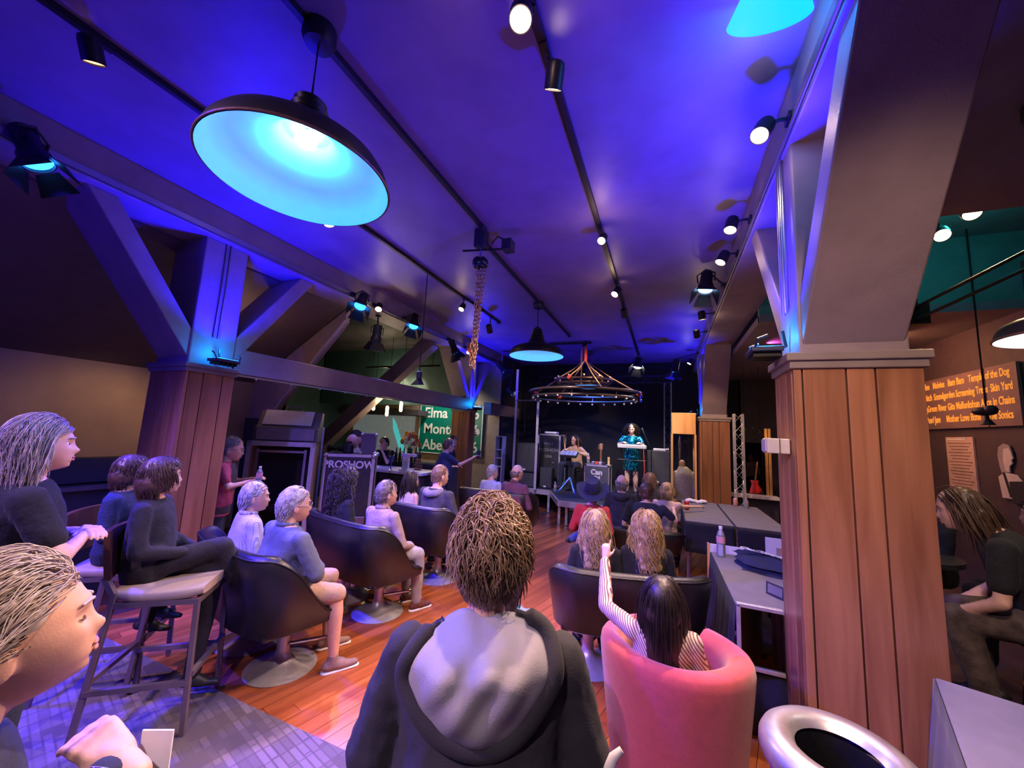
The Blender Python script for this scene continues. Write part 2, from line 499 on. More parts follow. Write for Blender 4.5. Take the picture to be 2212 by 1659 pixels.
# columns
def column(label, X0, X1, Y0, Y1, side, braces=(1, -1), boards_front=(.08, .35, .22, .35), boards_side=(.30, .42, .28), lamp=True):
    """X0..X1, Y0..Y1 footprint of the wood cladding; side=+1 if the hall lies towards +X"""
    c = thing('column', label, 'column', ((X0 + X1) / 2, (Y0 + Y1) / 2, 0))
    MB().box(((X0 + X1) / 2, (Y0 + Y1) / 2, 1.08), (X1 - X0 - .05, Y1 - Y0 - .05, 2.16)).build('core', M_DARK, c)
    # cladding boards: front (facing -Y), back, inner and outer sides
    def clad(a0, a1, fr, fn):
        x = a0
        for k in fr:
            wd = (a1 - a0) * k; fn(x, x + wd); x += wd
    g = .004; t = .026; zc = 1.08
    clad(X0, X1, boards_front, lambda p, q: MB().box(((p + q) / 2, Y0 + t / 2, zc), (q - p - 2 * g, t, 2.16)).build('board', M_WOODC, c, bevel=.003))
    for xs in (X0 + t / 2, X1 - t / 2):
        clad(Y0 + t, Y1, boards_side, lambda p, q: MB().box((xs, (p + q) / 2, zc), (t, q - p - 2 * g, 2.16)).build('board', M_WOODC, c, bevel=.003))
    MB().box(((X0 + X1) / 2, (Y0 + Y1) / 2, CAPZ - .045), (X1 - X0 + .03, Y1 - Y0 + .03, .05)) \
        .box(((X0 + X1) / 2, (Y0 + Y1) / 2, CAPZ - .005), (X1 - X0 + .06, Y1 - Y0 + .06, .045)).build('cap_moulding', M_GREYTRIM, c, bevel=.006)
    # upper post
    inx = .02
    MB().box(((X0 + X1) / 2, (Y0 + Y1) / 2, (CAPZ + BEAMZ) / 2 + .01), (X1 - X0 - 2 * inx - .04, Y1 - Y0 - .03, BEAMZ - CAPZ + .02)).build('post', M_BEAM, c, bevel=.012)
    # knee braces along the beam
    bx0, bx1 = X0 + .055, X1 - .055
    for s in braces:
        yb = Y0 + .05 if s < 0 else Y1 - .05
        t0 = .17
        pts = [(bx0, yb, CAPZ + .02), (bx0, yb + s * .90, BEAMZ + .0), (bx0, yb + s * .90 - s * .19, BEAMZ + .0), (bx0, yb, CAPZ + .30)]
        MB().prism(pts, (bx1 - bx0, 0, 0)).build('brace', M_BEAM, c, bevel=.01)
    # conduit up the inner face to the uplight
    xi = X1 if side > 0 else X0
    ym = (Y0 + Y1) / 2
    xf = xi - side * .035
    for dy in (-.02, .02):
        MB().tube([(xf + side * .012, ym + dy, CAPZ + .3), (xf + side * .012, ym + dy, BEAMZ)], .011).build('conduit', M_STEEL, c)
    return c
column('near left wood clad column with blue uplight beside the bar stools', -4.80, -4.20, 2.14, 2.58, 1)
column('far left wood clad column in front of the green road sign', -4.70, -4.22, 7.85, 8.15, 1)
column('near right wood clad column, largest of all, beside the merchandise table', .655, 1.205, 2.50, 2.87, -1)
column('far right wood clad column next to the aluminium truss', .64, 1.18, 8.55, 9.0, -1)

# uplights clamped at the column caps
M_UPB = mat('uplight_body', (.02, .03, .08), .4)
def uplight(label, x, y, z, side, e=60):
    t = thing('uplight', label, 'uplight', (x, y, z), 0, 'blue uplights on the column caps')
    MB().box((x, y, z + .012), (.16, .22, .03)).build('housing', M_UPB, t, bevel=.006)
    MB().box((x, y, z + .0285), (.135, .19, .004)).build('lens', M_LAMPB, t)
    for s in (-1, 1): MB().tube([(x + side * .07, y + s * .1, z), (x + side * .05, y + s * .12, z + .07), (x, y + s * .115, z + .09)], .008, 6).build('bracket', M_BLKM, t)
    MB().tube([(x - side * .05, y, z - .01), (x - side * .12, y + .02, z + .05), (x - side * .10, y, z + .14)], .009, 6).build('cable', M_BLKM, t)
    for k in range(5): MB().box((x, y - .08 + k * .04, z - .015), (.14, .012, .03)).build('cooling_fin', M_BLKM, t)
    spot('uplight_beam', (x, y, z + .05), (x - side * -.55, y, 3.8), e, BLUE, 130, .5, .05)
    point('uplight_glow', (x - side * .03, y, z + .10), 5, (0, .28, 1), .03)
    return t
uplight('blue uplight at the cap of the near left column', -4.06, 2.37, 2.27, 1, 330)
uplight('blue uplight at the cap of the far left column', -4.11, 8.0, 2.25, 1, 260)
uplight('blue uplight at the cap of the near right column', .555, 2.66, 2.27, -1, 330)
uplight('blue uplight at the cap of the far right column', .52, 8.75, 2.27, -1, 260)

# tie beam between the left columns, with its strip of small bulbs
tb = thing('tie_beam', 'horizontal tie beam between the two left columns', 'beam', (-4.38, 5.2, 2.2))
MB().box((-4.38, 5.24, 2.335), (.24, 5.28, .27)).build('timber', M_BEAM, tb, bevel=.01)
MB().box((-4.27, 5.24, 2.185), (.02, 5.28, .02)).build('bulb_strip', M_STEEL, tb)
for k in range(12): MB().ell((-4.27, 2.85 + k * .43, 2.172), .012, 8, 6).build('small_bulb', mat('bulb_glass_off', (.9, .85, .8), .2), tb)
struct(MB().box((-4.14, 9.6, 2.3), (.2, 2.0, .3)).build('trim_3', M_BEAM), 'dark beam running on behind the far left column')

# ceiling tracks
def track(label, x, y0, y1):
    t = thing('lighting_track', label, 'track', (x, (y0 + y1) / 2, CEIL), 0, 'ceiling lighting tracks')
    MB().box((x, (y0 + y1) / 2, CEIL - .02), (.035, y1 - y0, .04)).build('rail', M_BLKM, t)
    MB().box((x - .03, (y0 + y1) / 2, CEIL - .008), (.012, y1 - y0, .016)).build('wire_channel', M_BLKM, t)
    for y in (y0, y1): MB().box((x, y, CEIL - .025), (.05, .1, .05)).build('end_cap', M_BLKP, t)
    return t
track('black ceiling track holding the big pendant lamp', -1.74, -2.5, 3.26)
track('black ceiling track nearest the left beam', -2.95, -2.5, 6.4)
track('black ceiling track running above the centre floor', -.60, -2.5, 9.6)
track('black ceiling track beyond the chain hoist', -1.86, 3.5, 7.6)
# ================================================================== LIGHT FIXTURES
M_ENAM = mat('white_enamel', (.85, .85, .85), .35, var=.03)
def aim(loc, target):
    """matrix whose local -Z points from loc to target"""
    q = (V(target) - V(loc)).to_track_quat('-Z', 'Y')
    return Matrix.Translation(V(loc)) @ q.to_matrix().to_4x4()

def track_spot(label, loc, target, mount, energy, color=WARM, size=55, r=.05, lens=None, group='small warm track spotlights', L=.13, blend=.7):
    t = thing('track_spotlight', label, 'spotlight', loc, 0, group)
    A = aim(loc, target)
    MB().lathe([(r * .55, L), (r * .9, L * .92), (r, L * .75), (r, 0), (r * .9, 0), (r * .9, .012)], 20, A).build('can', M_BLKM, t, smooth=40)
    MB().lathe([(.0005, .008), (r * .9, .008)], 20, A).build('lens', lens or M_LAMPW, t)
    mid = A @ V((0, 0, L * .6))
    MB().tube([mid + V((0, 0, .01)), V(mount) + (V(loc) - V(mount)) * .35 + V((0, 0, .03)), mount], .011, 6).build('arm', M_BLKM, t)
    MB().box(mount, (.04, .09, .035)).build('adapter', M_BLKM, t)
    if energy and lens is None: point('track_spill', A @ V((0, 0, -.05)), energy * .02, color, .03)
    if energy: spot('track_spot_beam', A @ V((0, 0, -.012)), target, energy * 1.9, color, size, blend, r * .8)
    return t

def par_can(label, loc, target, mount, energy, color, size=60, r=.085, L=.26, lens=None, group='theatre lamps with barn doors', doors=4, blend=.6):
    t = thing('theatre_lamp', label, 'stage light', loc, 0, group)
    A = aim(loc, target)
    MB().lathe([(r * .2, L + .03), (r * .75, L + .02), (r * .8, L * .75), (r * .82, L * .35), (r, L * .28), (r, 0), (r * .93, 0), (r * .93, .03)], 24, A).build('can', M_BLKM, t, smooth=40)
    MB().lathe([(.0005, .025), (r * .93, .025)], 20, A).build('lens', lens or M_LAMPB, t)
    for k in range(doors):
        a = k * pi / 2 + .3
        R = A @ Matrix.Rotation(a, 4, 'Z')
        pts = [R @ V((r * 1.0, -r * .72, -.002)), R @ V((r * 1.0, r * .72, -.002)), R @ V((r * 1.75, r * 1.25, -r * 1.55)), R @ V((r * 1.75, -r * 1.25, -r * 1.55))]
        nrm = (pts[1] - pts[0]).cross(pts[3] - pts[0]).normalized() * .003
        MB().prism(pts, nrm).build('barn_door', M_BLKM, t)
    sx = (A.to_3x3() @ V((1, 0, 0)))
    mid = A @ V((0, 0, L * .5)); mt = V(mount)
    MB().tube([mid + sx * r * 1.05, mid + sx * r * 1.15 + V((0, 0, .10)), mid + V((0, 0, .16)), mid - sx * r * 1.15 + V((0, 0, .10)), mid - sx * r * 1.05], .009, 6).build('yoke', M_BLKM, t)
    MB().tube([mid + V((0, 0, .16)), mt], .012, 6).box(mt, (.06, .06, .05)).build('clamp', M_BLKM, t)
    if energy: spot('theatre_beam', A @ V((0, 0, -.02)), target, energy, color, size, blend, r * .8)
    return t

def pendant(label, x, y, z, R=.43, e=60, color=CYAN, top=CEIL, lens=(.25, .75, 1.0), ls=14, inner=None):
    t = thing('pendant_lamp', label, 'pendant lamp', (x, y, z), 0, 'dome shade pendant lamps')
    k = R / .43; T = Matrix.Translation((x, y, z))
    out = [(R, 0), (R * .99, .02 * k), (R * .945, .075 * k), (R * .88, .115 * k), (R * .74, .145 * k), (R * .55, .170 * k), (R * .38, .20 * k), (R * .31, .23 * k), (R * .28, .27 * k)]
    MB().lathe(out, 56, T).build('shade', M_BLKM, t, smooth=60)
    inn = [(r * .985, zz - .006) for r, zz in out[:-1]] + [(R * .26, .268 * k), (.02, .275 * k)]
    MB().lathe(inn, 56, T).build('shade_lining', inner or M_ENAM, t, smooth=60)
    MB().tube([(x + R * cos(a), y + R * sin(a), z) for a in [2 * pi * j / 56 for j in range(56)]], .005, 6, closed=True).build('rim', mat('bronze_rim', (.35, .22, .15), .35, metal=.8), t)
    prof = [(.0005, .475 * k), (.03 * k, .47 * k), (.055 * k, .445 * k)]
    for q in range(4): prof += [((.078 + .012 * q) * k, (.43 - .042 * q) * k), ((.068 + .012 * q) * k, (.41 - .042 * q) * k)]
    prof += [(.122 * k, .262 * k)]
    MB().lathe(prof, 28, T).build('socket_housing', M_BLKM, t, smooth=50)
    MB().ell((x, y, z + .225 * k), (.055 * k, .055 * k, .045 * k), 20, 12).build('bulb', emission('pendant_bulb_' + str(ls), lens, ls), t, smooth=180)
    MB().tube([(x, y, z + .47 * k), (x, y, top - .02)], .006, 6).build('cord', M_BLKM, t)
    MB().lathe([(.0005, -.10), (.07, -.095), (.085, -.06), (.085, 0)], 20, Matrix.Translation((x, y, top))).build('canopy', M_BLKM, t, smooth=50)
    if e > 6: spot('pendant_beam', (x, y, z - .01), (x, y, 0), e * 9, (.03, .06, 1.0), 150, .6, .15)
    if e: point('pendant_light', (x, y, z + .165 * k), e, color, .03)
    return t
pendant('largest blue lit pendant lamp, nearest the viewer under the ceiling', -1.72, 1.235, 2.945, e=13)
pendant('blue lit pendant lamp hanging over the audience beside the rope chandelier', -1.89, 5.60, 2.945, e=13)
pendant('far blue lit pendant lamp glowing behind the rope chandelier rings', -1.72, 9.2, 2.93, e=9)
pendant('white lit pendant lamp hanging over the right aisle', 1.78, 2.55, 2.30, R=.26, e=5, color=(1, .95, .9), top=3.5, lens=(1, .95, .9), ls=3)
# small cone shade at the right beam, turned towards the stage
t = thing('cone_lamp', 'small blue lit cone shade lamp beside the right beam', 'lamp', (.415, 1.62, 3.42))
Tc = Matrix.Translation((.43, 1.63, 3.67)) @ Matrix.Rotation(radians(-115), 4, 'X')
MB().lathe([(.165, .14), (.16, .13), (.075, -.05), (.05, -.06), (.0005, -.062)], 40, Tc).build('shade', mat('blue_translucent_shade', (.4, .7, .95), .4, emit=(0, .6, 1), estr=1.1, var=0), t, smooth=60)
MB().ell(Tc @ V((0, 0, .04)), .04, 14, 10).build('bulb', emission('cone_bulb', (.6, .9, 1), 12), t, smooth=180)
MB().tube([Tc @ V((0, 0, -.05)), (.43, 1.52, CEIL)], .009, 6).build('stem', M_BLKM, t)
point('cone_light', Tc @ V((0, 0, .16)), 8, CYAN, .04)

# warm spots on the tracks (positions read on the tracks)
C1 = -.60
track_spot('brightest warm spotlight at the top of the ceiling, aimed at the viewer', (-.62, 1.40, 3.62), (-.25, .35, 1.0), (C1, 1.52, 3.79), 110, (1, .60, .42), 95, r=.055)
track_spot('dark track spotlight seen from behind on the centre track', (-.57, 1.78, 3.60), (-1.6, 3.8, .8), (C1, 1.70, 3.79), 150, (1, .66, .52), 60, lens=M_LAMPW)
track_spot('small orange spotlight half way along the centre track', (-.57, 3.50, 3.60), (-.9, 1.2, 1.0), (C1, 3.56, 3.79), 130, (1, .60, .45), 70, r=.04)
track_spot('bright warm spotlight on the centre track over the hat wearer', (-.62, 4.95, 3.60), (-1.9, 3.2, .9), (C1, 5.03, 3.79), 90, WARM, 70)
track_spot('unlit spotlight on the centre track behind the bright one', (-.58, 5.85, 3.58), (-.5, 9.0, 1.0), (C1, 5.8, 3.79), 60, WARM, 50, lens=M_BLKP)
par_can('large floodlight with a bright reflector above the stage front', (-.585, 8.95, 3.36), (-.9, 7.3, .6), (C1, 8.95, 3.79), 60, (1, .86, .7), 70, r=.10, L=.2, lens=emission('flood_white', (1, .92, .8), 18))
# on the left beam and the second track
track_spot('warm spotlight on the left track under the large pendant lamp', (-3.0, 2.50, 3.62), (-2.2, 2.8, .6), (-2.95, 2.5, 3.79), 110, WARM, 70)
track_spot('faint orange spotlight at the far upper left of the ceiling', (-2.93, .83, 3.63), (-3.6, 2.0, 1.0), (-2.95, .85, 3.79), 25, WARM, 50, lens=emission('dim_orange_lens', (1, .45, .2), 3))
track_spot('small orange spotlight farther along the left track', (-2.97, 5.02, 3.60), (-2.9, 3.2, .9), (-2.95, 5.08, 3.79), 70, WARM, 70, r=.045)
track_spot('warm spotlight on the left beam between two theatre lamps', (-4.02, 4.37, 3.47), (-2.8, 2.6, .8), (-4.13, 4.4, 3.56), 110, (1, .72, .58), 70)
track_spot('warm spotlight on the left beam by the far column', (-4.02, 7.24, 3.43), (-2.6, 5.2, .9), (-4.13, 7.25, 3.56), 110, (1, .75, .62), 70)
# on the right beam
for lab, y, tx, ty, e, cc in (('largest warm spotlight on the right beam, nearest the big column', 2.32, -.9, 1.1, 160, (1, .62, .46)),
                              ('warm spotlight on the right beam, second from the viewer', 3.38, -.2, 2.6, 85, (1, .66, .52)),
                              ('warm spotlight on the right beam just above the barn door lamp', 4.0, -.9, 3.4, 85, (1, .66, .52)),
                              ('farthest warm spotlight on the right beam near the stage', 9.3, -1.2, 8.9, 60, (1, .85, .72))):
    track_spot(lab, (.50, y, 3.47), (tx, ty, .6), (.66, y + .03, 3.56), e, cc, 75)
# second layer: unlit heads
track_spot('black track head hanging beside the chain hoist', (-2.97, 6.1, 3.52), (-3.2, 8.2, 1.0), (-2.95, 6.05, 3.79), 0, lens=M_BLKP, r=.055, L=.16)
# theatre lamps
par_can('near left theatre lamp on the beam, cut by the photo edge', (-3.98, .98, 3.38), (-2.7, 1.7, 1.0), (-4.12, 1.0, 3.56), 1300, (.03, .015, 1.0), 85, r=.085)
par_can('theatre lamp on the left beam beside the brace of the near column', (-3.95, 3.93, 3.36), (-2.9, 2.2, .8), (-4.12, 3.95, 3.56), 480, (.06, .03, 1.0), 70)
par_can('theatre lamp hanging below the left beam over the tie beam', (-4.36, 4.75, 3.07), (-4.75, 5.05, 1.3), (-4.36, 4.75, 3.52), 110, (.2, .15, 1.0), 60)
par_can('tall theatre lamp on the left beam right of the warm spotlight', (-3.95, 5.15, 3.42), (-2.9, 3.6, .8), (-4.12, 5.1, 3.56), 330, (.12, .08, 1.0), 60)
par_can('theatre lamp with open doors in front of the far left column', (-3.95, 6.6, 3.27), (-3.0, 7.2, .9), (-4.12, 6.55, 3.56), 50, (.15, .12, 1.0), 60)
par_can('barn door theatre lamp on the right beam with a white lit flap', (.44, 4.8, 3.50), (.1, 3.6, .9), (.64, 4.85, 3.56), 60, (.3, .3, 1.0), 60, lens=emission('pale_blue_lens', (.3, .55, 1), 6))
par_can('theatre lamp hanging at the right of the stage above the glass case', (.18, 8.6, 3.15), (-.3, 8.5, .5), (.64, 8.6, 3.56), 20, (.5, .5, 1), 60)
par_can('grey theatre lamp pointed at the stage behind the far left column', (-3.75, 8.7, 3.25), (-1.9, 9.2, 1.2), (-4.1, 8.7, 3.56), 60, (1, .9, .95), 50, lens=M_LAMPB)
par_can('small blue theatre lamp low beside the stage scaffold', (-3.62, 9.0, 2.72), (-1.2, 9.0, 1.0), (-3.62, 9.0, 3.80), 30, (.4, .4, 1.), 50, r=.07, L=.2)
par_can('chrome floodlight hanging below the rope chandelier', (-.55, 8.55, 2.52), (-.7, 9.1, .9), (-.55, 8.7, 2.68), 60, (1, .9, .82), 60, r=.085, L=.2, lens=emission('flood_white2', (1, .92, .8), 6), doors=0)
# wash of the stage from the front
spot('stage_key_beam', (-2.2, 5.2, 3.66), (-2.0, 9.0, 1.1), 330, (1, .86, .80), 40, .6, .06)
spot('stage_key_beam', (-.3, 5.6, 3.66), (-.7, 9.0, 1.2), 220, (1, .90, .84), 40, .6, .06)
# ambient fill added over the viewer's half of the room, no fixtures (the tracks run on behind the camera)
spot('rear_fill_beam', (-2.95, -.9, 3.68), (-1.8, 1.7, .6), 330, (1, .58, .66), 90, .7, .06)
spot('rear_fill_beam', (-.6, -1.2, 3.68), (-.5, 1.3, 1.0), 190, (.95, .68, .80), 80, .7, .06)
spot('rear_fill_beam', (.5, .4, 3.5), (1.5, 2.9, .8), 150, (1, .66, .40), 70, .7, .06)
spot('rear_blue_fill', (-2.9, -1.2, 3.6), (-2.6, 1.3, 1.2), 420, (.08, .04, 1), 80, .7, .06)
point('rear_point_fill', (-3.9, -1.4, 2.9), 110, BLUE, .1)
# right aisle
for lab, y in (('bright warm lamp on the right aisle track', 4.0), ('smaller warm lamp behind it on the right aisle track', 4.36)):
    track_spot(lab, (2.30, y, 3.66), (1.7, y - 2.4, 1.3), (2.3, y + .1, 3.95), 22, (1, .6, .3), 80, r=.06)
t = thing('lighting_track', 'curved black track in the right aisle recess', 'track', (2.3, 4.4, 4.0))
MB().tube([(2.0, 5.6, 3.95), (2.3, 4.5, 3.98), (2.45, 3.7, 3.98)], .03, 8).build('rail', M_BLKM, t, smooth=60)
point('recess_light', (2.6, 4.6, 3.95), 10, (.03, .75, .72), .08)
area('board_light', (2.7, 6.6, 3.1), (3.6, 6.9, 2.2), 26, (1, .45, .16), .1, 1.6)
spot('aisle_purple_beam', (1.5, 6.9, 3.3), (2.8, 6.0, 3.4), 30, (.9, .12, .6), 120, .7, .05)
spot('aisle_warm_beam', (2.2, 1.9, 3.5), (1.9, 3.4, .9), 26, (1, .55, .3), 90, .7, .05)
t = thing('air_duct', 'pair of dark pipes under the right aisle ceiling', 'duct', (2.28, 4.2, 3.0))
for dz in (0, .12): MB().tube([(2.25, 4.95, 3.0 + dz), (2.30, 2.2, 3.0 + dz)],   .017, 8).build('pipe', M_BLKP, t, smooth=60)
MB().tube([(2.26, 4.75, 3.05), (2.26, 4.75, 3.36)], .02, 8).box((2.26, 4.75, 3.05), (.16, .1, .2)).build('hanger', M_BLKM, t)
# bar lights
point('bar_glow', (-5.9, 7.0, 2.05), 45, (1, .72, .36), .08)
point('bar_glow', (-6.6, 7.6, 3.0), 14, (1, .8, .5), .08)
spot('wall_left_wash', (-5.3, 2.9, 2.35), (-6.5, 2.3, 1.1), 34, (1, .56, .24), 100, .8, .08)

# ---------------------------------------------------------------- chain hoist
h = thing('chain_hoist', 'black chain hoist with hanging chains at the ceiling', 'hoist', (-1.79, 3.34, 2.3))
MB().box((-1.79, 3.34, 3.72), (.12, .12, .2)).build('junction_box', M_BLKP, h, bevel=.01)
MB().tube([(-1.98, 3.30, 3.60), (-1.55, 3.38, 3.60)], .012, 6).build('cross_bar', M_BLKM, h)
MB().tube([(-1.68, 3.36, 3.66), (-1.62, 3.37, 3.74), (-1.54, 3.38, 3.70)], .01, 6).box((-1.50, 3.39, 3.63), (.10, .12, .11)).build('small_projector', M_BLKP, h)
MB().tube([(-1.79, 3.34, 3.62), (-1.79, 3.34, 3.5)], .012, 6).build('hook_shank', M_STEEL, h)
MB().ell((-1.815, 3.34, 3.46), (.055, .07, .07), 20, 12).ell((-1.755, 3.35, 3.46), (.05, .065, .065), 20, 12).build('hoist_drum', mat('gloss_black', (.01, .01, .012), .15), h, smooth=180)
M_CHAIN = mat('brass_chain', (.55, .33, .16), .35, metal=.7, var=.1)
def chain(mb, p, q, ln=.055, r=.0062, w=.0165):
    p, q = V(p), V(q); L = (q - p).length; n = max(2, int(L / (ln * .78)))
    x, y, d = frame_from(q - p)
    for i in range(n):
        c = p + (q - p) * ((i + .5) / n); s = x if i % 2 else y
        pts = []
        for j in range(8):
            a = 2 * pi * j / 8; pts.append(c + d * cos(a) * ln * .5 + s * sin(a) * w)
        mb.tube(pts, r, 4, closed=True)
for dx, dy, zb in ((-.02, 0, 2.62), (.01, .015, 2.62), (.05, .02, 2.64)):
    m_ = MB(); chain(m_, (-1.79 + dx, 3.34 + dy, 3.42), (-1.80 + dx * .4, 3.34 + dy * .4, zb)); m_.build('chain', M_CHAIN, h, smooth=180)
m_ = MB()
for k in range(9):
    a = k * 2.4; chain(m_, (-1.80 + .03 * cos(a), 3.34 + .03 * sin(a), 2.64 - .01 * k), (-1.81 + .02 * cos(a * 1.7), 3.34 + .02 * sin(a * 1.3), 2.34 + .03 * (k % 5)))
m_.build('chain_bundle', M_CHAIN, h, smooth=180)
MB().tube([(-1.845, 3.33, 2.60), (-1.86, 3.33, 2.53), (-1.83, 3.33, 2.50), (-1.81, 3.33, 2.53)], .014, 8).build('hook', mat('red_hook', (.4, .08, .04), .4, metal=.5), h, smooth=60)
# long drop rod with a small sign camera from the left track
t = thing('drop_rod', 'thin black rod with a small lamp hanging from the left track', 'rod', (-2.95, 4.05, 2.2))
MB().tube([(-2.95, 4.05, 3.80), (-2.95, 4.05, 2.42)], .007, 6).build('rod', M_BLKM, t)
MB().box((-2.95, 4.05, 2.40), (.06, .05, .10)).build('body', M_BLKP, t, bevel=.008)
MB().prism([(-2.99, 4.05, 2.35), (-2.91, 4.05, 2.35), (-2.85, 4.02, 2.27), (-3.05, 4.02, 2.27)], (0, .01, 0)).build('flap', M_BLKM, t)

# ---------------------------------------------------------------- rope chandelier
CX, CY = -1.65, 8.2
ch = thing('rope_chandelier', 'round two tier chandelier hung on tan ropes above the stage', 'chandelier', (CX, CY, 2.6))
def ring(R, z, r, name, mt, n=72, gap=None):
    MB().tube([(CX + R * cos(2 * pi * j / n), CY + R * sin(2 * pi * j / n), z + .02 * sin(2 * pi * j / n)) for j in range(n)], r, 8, closed=True).build(name, mt, ch, smooth=180)
M_PIPE = mat('dark_pipe', (.12, .08, .07), .35, metal=.7)
ring(1.16, 2.66, .028, 'outer_ring', M_PIPE); ring(1.10, 2.54, .024, 'outer_ring', M_PIPE); ring(.62, 2.93, .024, 'upper_ring', M_PIPE); ring(.56, 2.86, .02, 'upper_ring', M_PIPE)
for k in range(8):
    a = 2 * pi * k / 8; MB().tube([(CX + 1.16 * cos(a), CY + 1.16 * sin(a), 2.66), (CX + 1.10 * cos(a), CY + 1.10 * sin(a), 2.54)], .012, 6).build('strut', M_PIPE, ch)
M_KNOB = mat('socket_bulb', (.8, .75, .75), .2)
for k in range(24):
    a = 2 * pi * k / 24; MB().ell((CX + 1.10 * cos(a), CY + 1.10 * sin(a), 2.50), .022, 10, 8).build('bulb', M_KNOB, ch, smooth=180)
for k in range(12):
    a = 2 * pi * k / 12 + .2; MB().ell((CX + .62 * cos(a), CY + .62 * sin(a), 2.97), .022, 10, 8).build('bulb', M_KNOB, ch, smooth=180)
top = V((CX + .02, CY, 3.38))
for a, R, z in ((.15, 1.14, 2.68), (.05, 1.12, 2.68), (2.3, 1.14, 2.68), (3.0, 1.14, 2.68), (4.4, .6, 2.95), (5.6, .6, 2.95), (.9, .6, 2.95), (3.4, .6, 2.95), (5.2, 1.12, 2.68)):
    q = V((CX + R * cos(a), CY + R * sin(a), z)); mid = (top + q) / 2 - V((0, 0, .03))
    MB().tube([top, mid, q], .013, 6).build('rope', M_ROPE, ch, smooth=180)
M_RED = mat('red_strap', (.75, .09, .03), .5)
for a, R, z in ((.12, 1.15, 2.66), (2.3, 1.14, 2.66), (3.05, 1.15, 2.66), (4.4, .6, 2.92)):
    q = V((CX + R * cos(a), CY + R * sin(a), z)); MB().ell(q, (.06, .06, .05), 10, 8).build('red_knot', M_RED, ch, smooth=180)
MB().tube([(CX + .03, CY, 3.72), (CX + .03, CY - .01, 3.36)], .03, 8).build('red_sling', M_RED, ch, smooth=60)
m_ = MB(); chain(m_, (CX - .06, CY - .02, 3.7), (CX - .05, CY - .04, 2.80), .05, .006, .017); m_.build('chain', M_CHAIN, ch, smooth=180)
MB().tube([(CX, CY, 3.82), (CX, CY, 3.70)], .05, 10).box((CX - .35, CY, 3.78), (1.0, .05, .04)).build('ceiling_hook', M_BLKM, ch)
spot('chandelier_beam', (-.6, 6.6, 3.7), (-1.5, 8.2, 2.8), 170, (1, .62, .36), 50, .6, .05)

# ================================================================== STAGE
ST = .47
st = thing('stage', 'low black stage deck with aluminium edge and legs', 'stage', (-1.6, 8.9, 0))
poly = [(-4.0, 8.72), (-2.42, 8.55), (-1.92, 7.40), (.45, 7.40), (.45, 10.85), (-4.0, 10.85)]
MB().prism([(x, y, ST - .09) for x, y in poly], (0, 0, .09)).build('deck', mat('stage_deck', (.035, .033, .04), .6, var=.2), st, bevel=.004)
for (x0, y0), (x1, y1) in zip(poly[:3], poly[1:4]):
    MB().bar((x0, y0 - .012, ST - .05), (x1, y1 - .012, ST - .05), .03, .11).build('edge_rail', M_ALU, st)
for x, y in ((-3.3, 8.6), (-2.45, 8.5), (-1.93, 7.46), (-1.78, 7.44), (-.9, 7.44), (.3, 7.44)):
    MB().tube([(x, y + .05, .0), (x, y + .05, ST - .09)], .026, 10).build('leg', M_ALU, st, smooth=60)
MB().box((-1.3, 10.75, .2), (4.9, .1, .4)).build('rear_skirt', M_BLACK, st)

def speaker(label, x, y, z, w_, d_, h_, rz=0., grp='black loudspeakers on the stage'):
    t = thing('loudspeaker', label, 'loudspeaker', (x, y, z), rz, grp)
    T = Matrix.Translation((x, y, z)) @ Matrix.Rotation(rz, 4, 'Z')
    pts = [T @ V(p) for p in ((-w_ / 2, -d_ / 2, 0), (w_ / 2, -d_ / 2, 0), (w_ / 2, d_ * .1, 0), (w_ * .3, d_ / 2, 0), (-w_ * .3, d_ / 2, 0), (-w_ / 2, d_ * .1, 0))]
    MB().prism(pts, (0, 0, h_)).build('cabinet', M_BLKP, t, bevel=.012)
    MB().box((0, 0, 0), (w_ * .9, .012, h_ * .92), mat4=T @ Matrix.Translation((0, -d_ / 2 - .006, h_ / 2))).build('grille', mat('speaker_grille', (.045, .045, .055), .6, bump=.5, bscale=500), t, bevel=.004)
    MB().box((0, 0, 0), (.06, .006, .035), mat4=T @ Matrix.Translation((w_ * -.05, -d_ / 2 - .015, h_ * .09))).build('badge', M_WHITE, t)
    for s in (-1, 1): MB().box((0, 0, 0), (.02, .12, .05), mat4=T @ Matrix.Translation((s * (w_ / 2 + .005), -.02, h_ * .62))).build('handle', M_BLKM, t)
    return t
speaker('black loudspeaker at the left of the stage in front of the scaffold', -3.09, 8.9, .82, .50, .42, .68)
speaker('black subwoofer below the left loudspeaker', -3.09, 8.95, ST, .52, .45, .34)
speaker('small black monitor box right of the left loudspeaker', -2.62, 9.0, ST, .30, .34, .48)
speaker('black loudspeaker at the right of the stage behind the seated crowd', -.14, 9.35, .75, .48, .42, .74)
speaker('black subwoofer under the right loudspeaker', -.14, 9.4, ST, .5, .45, .27)
# white mixer box on the right speaker
t = thing('mixer', 'small white mixer lying on the right loudspeaker', 'mixer', (-.10, 9.3, 1.49)); MB().box((-.12, 9.28, 1.515), (.26, .2, .05)).build('body', M_WHITE, t, bevel=.01); MB().tube([(.02, 9.2, 1.53), (.07, 9.2, 1.53)], .035, 12).build('dial', M_WHITE, t)
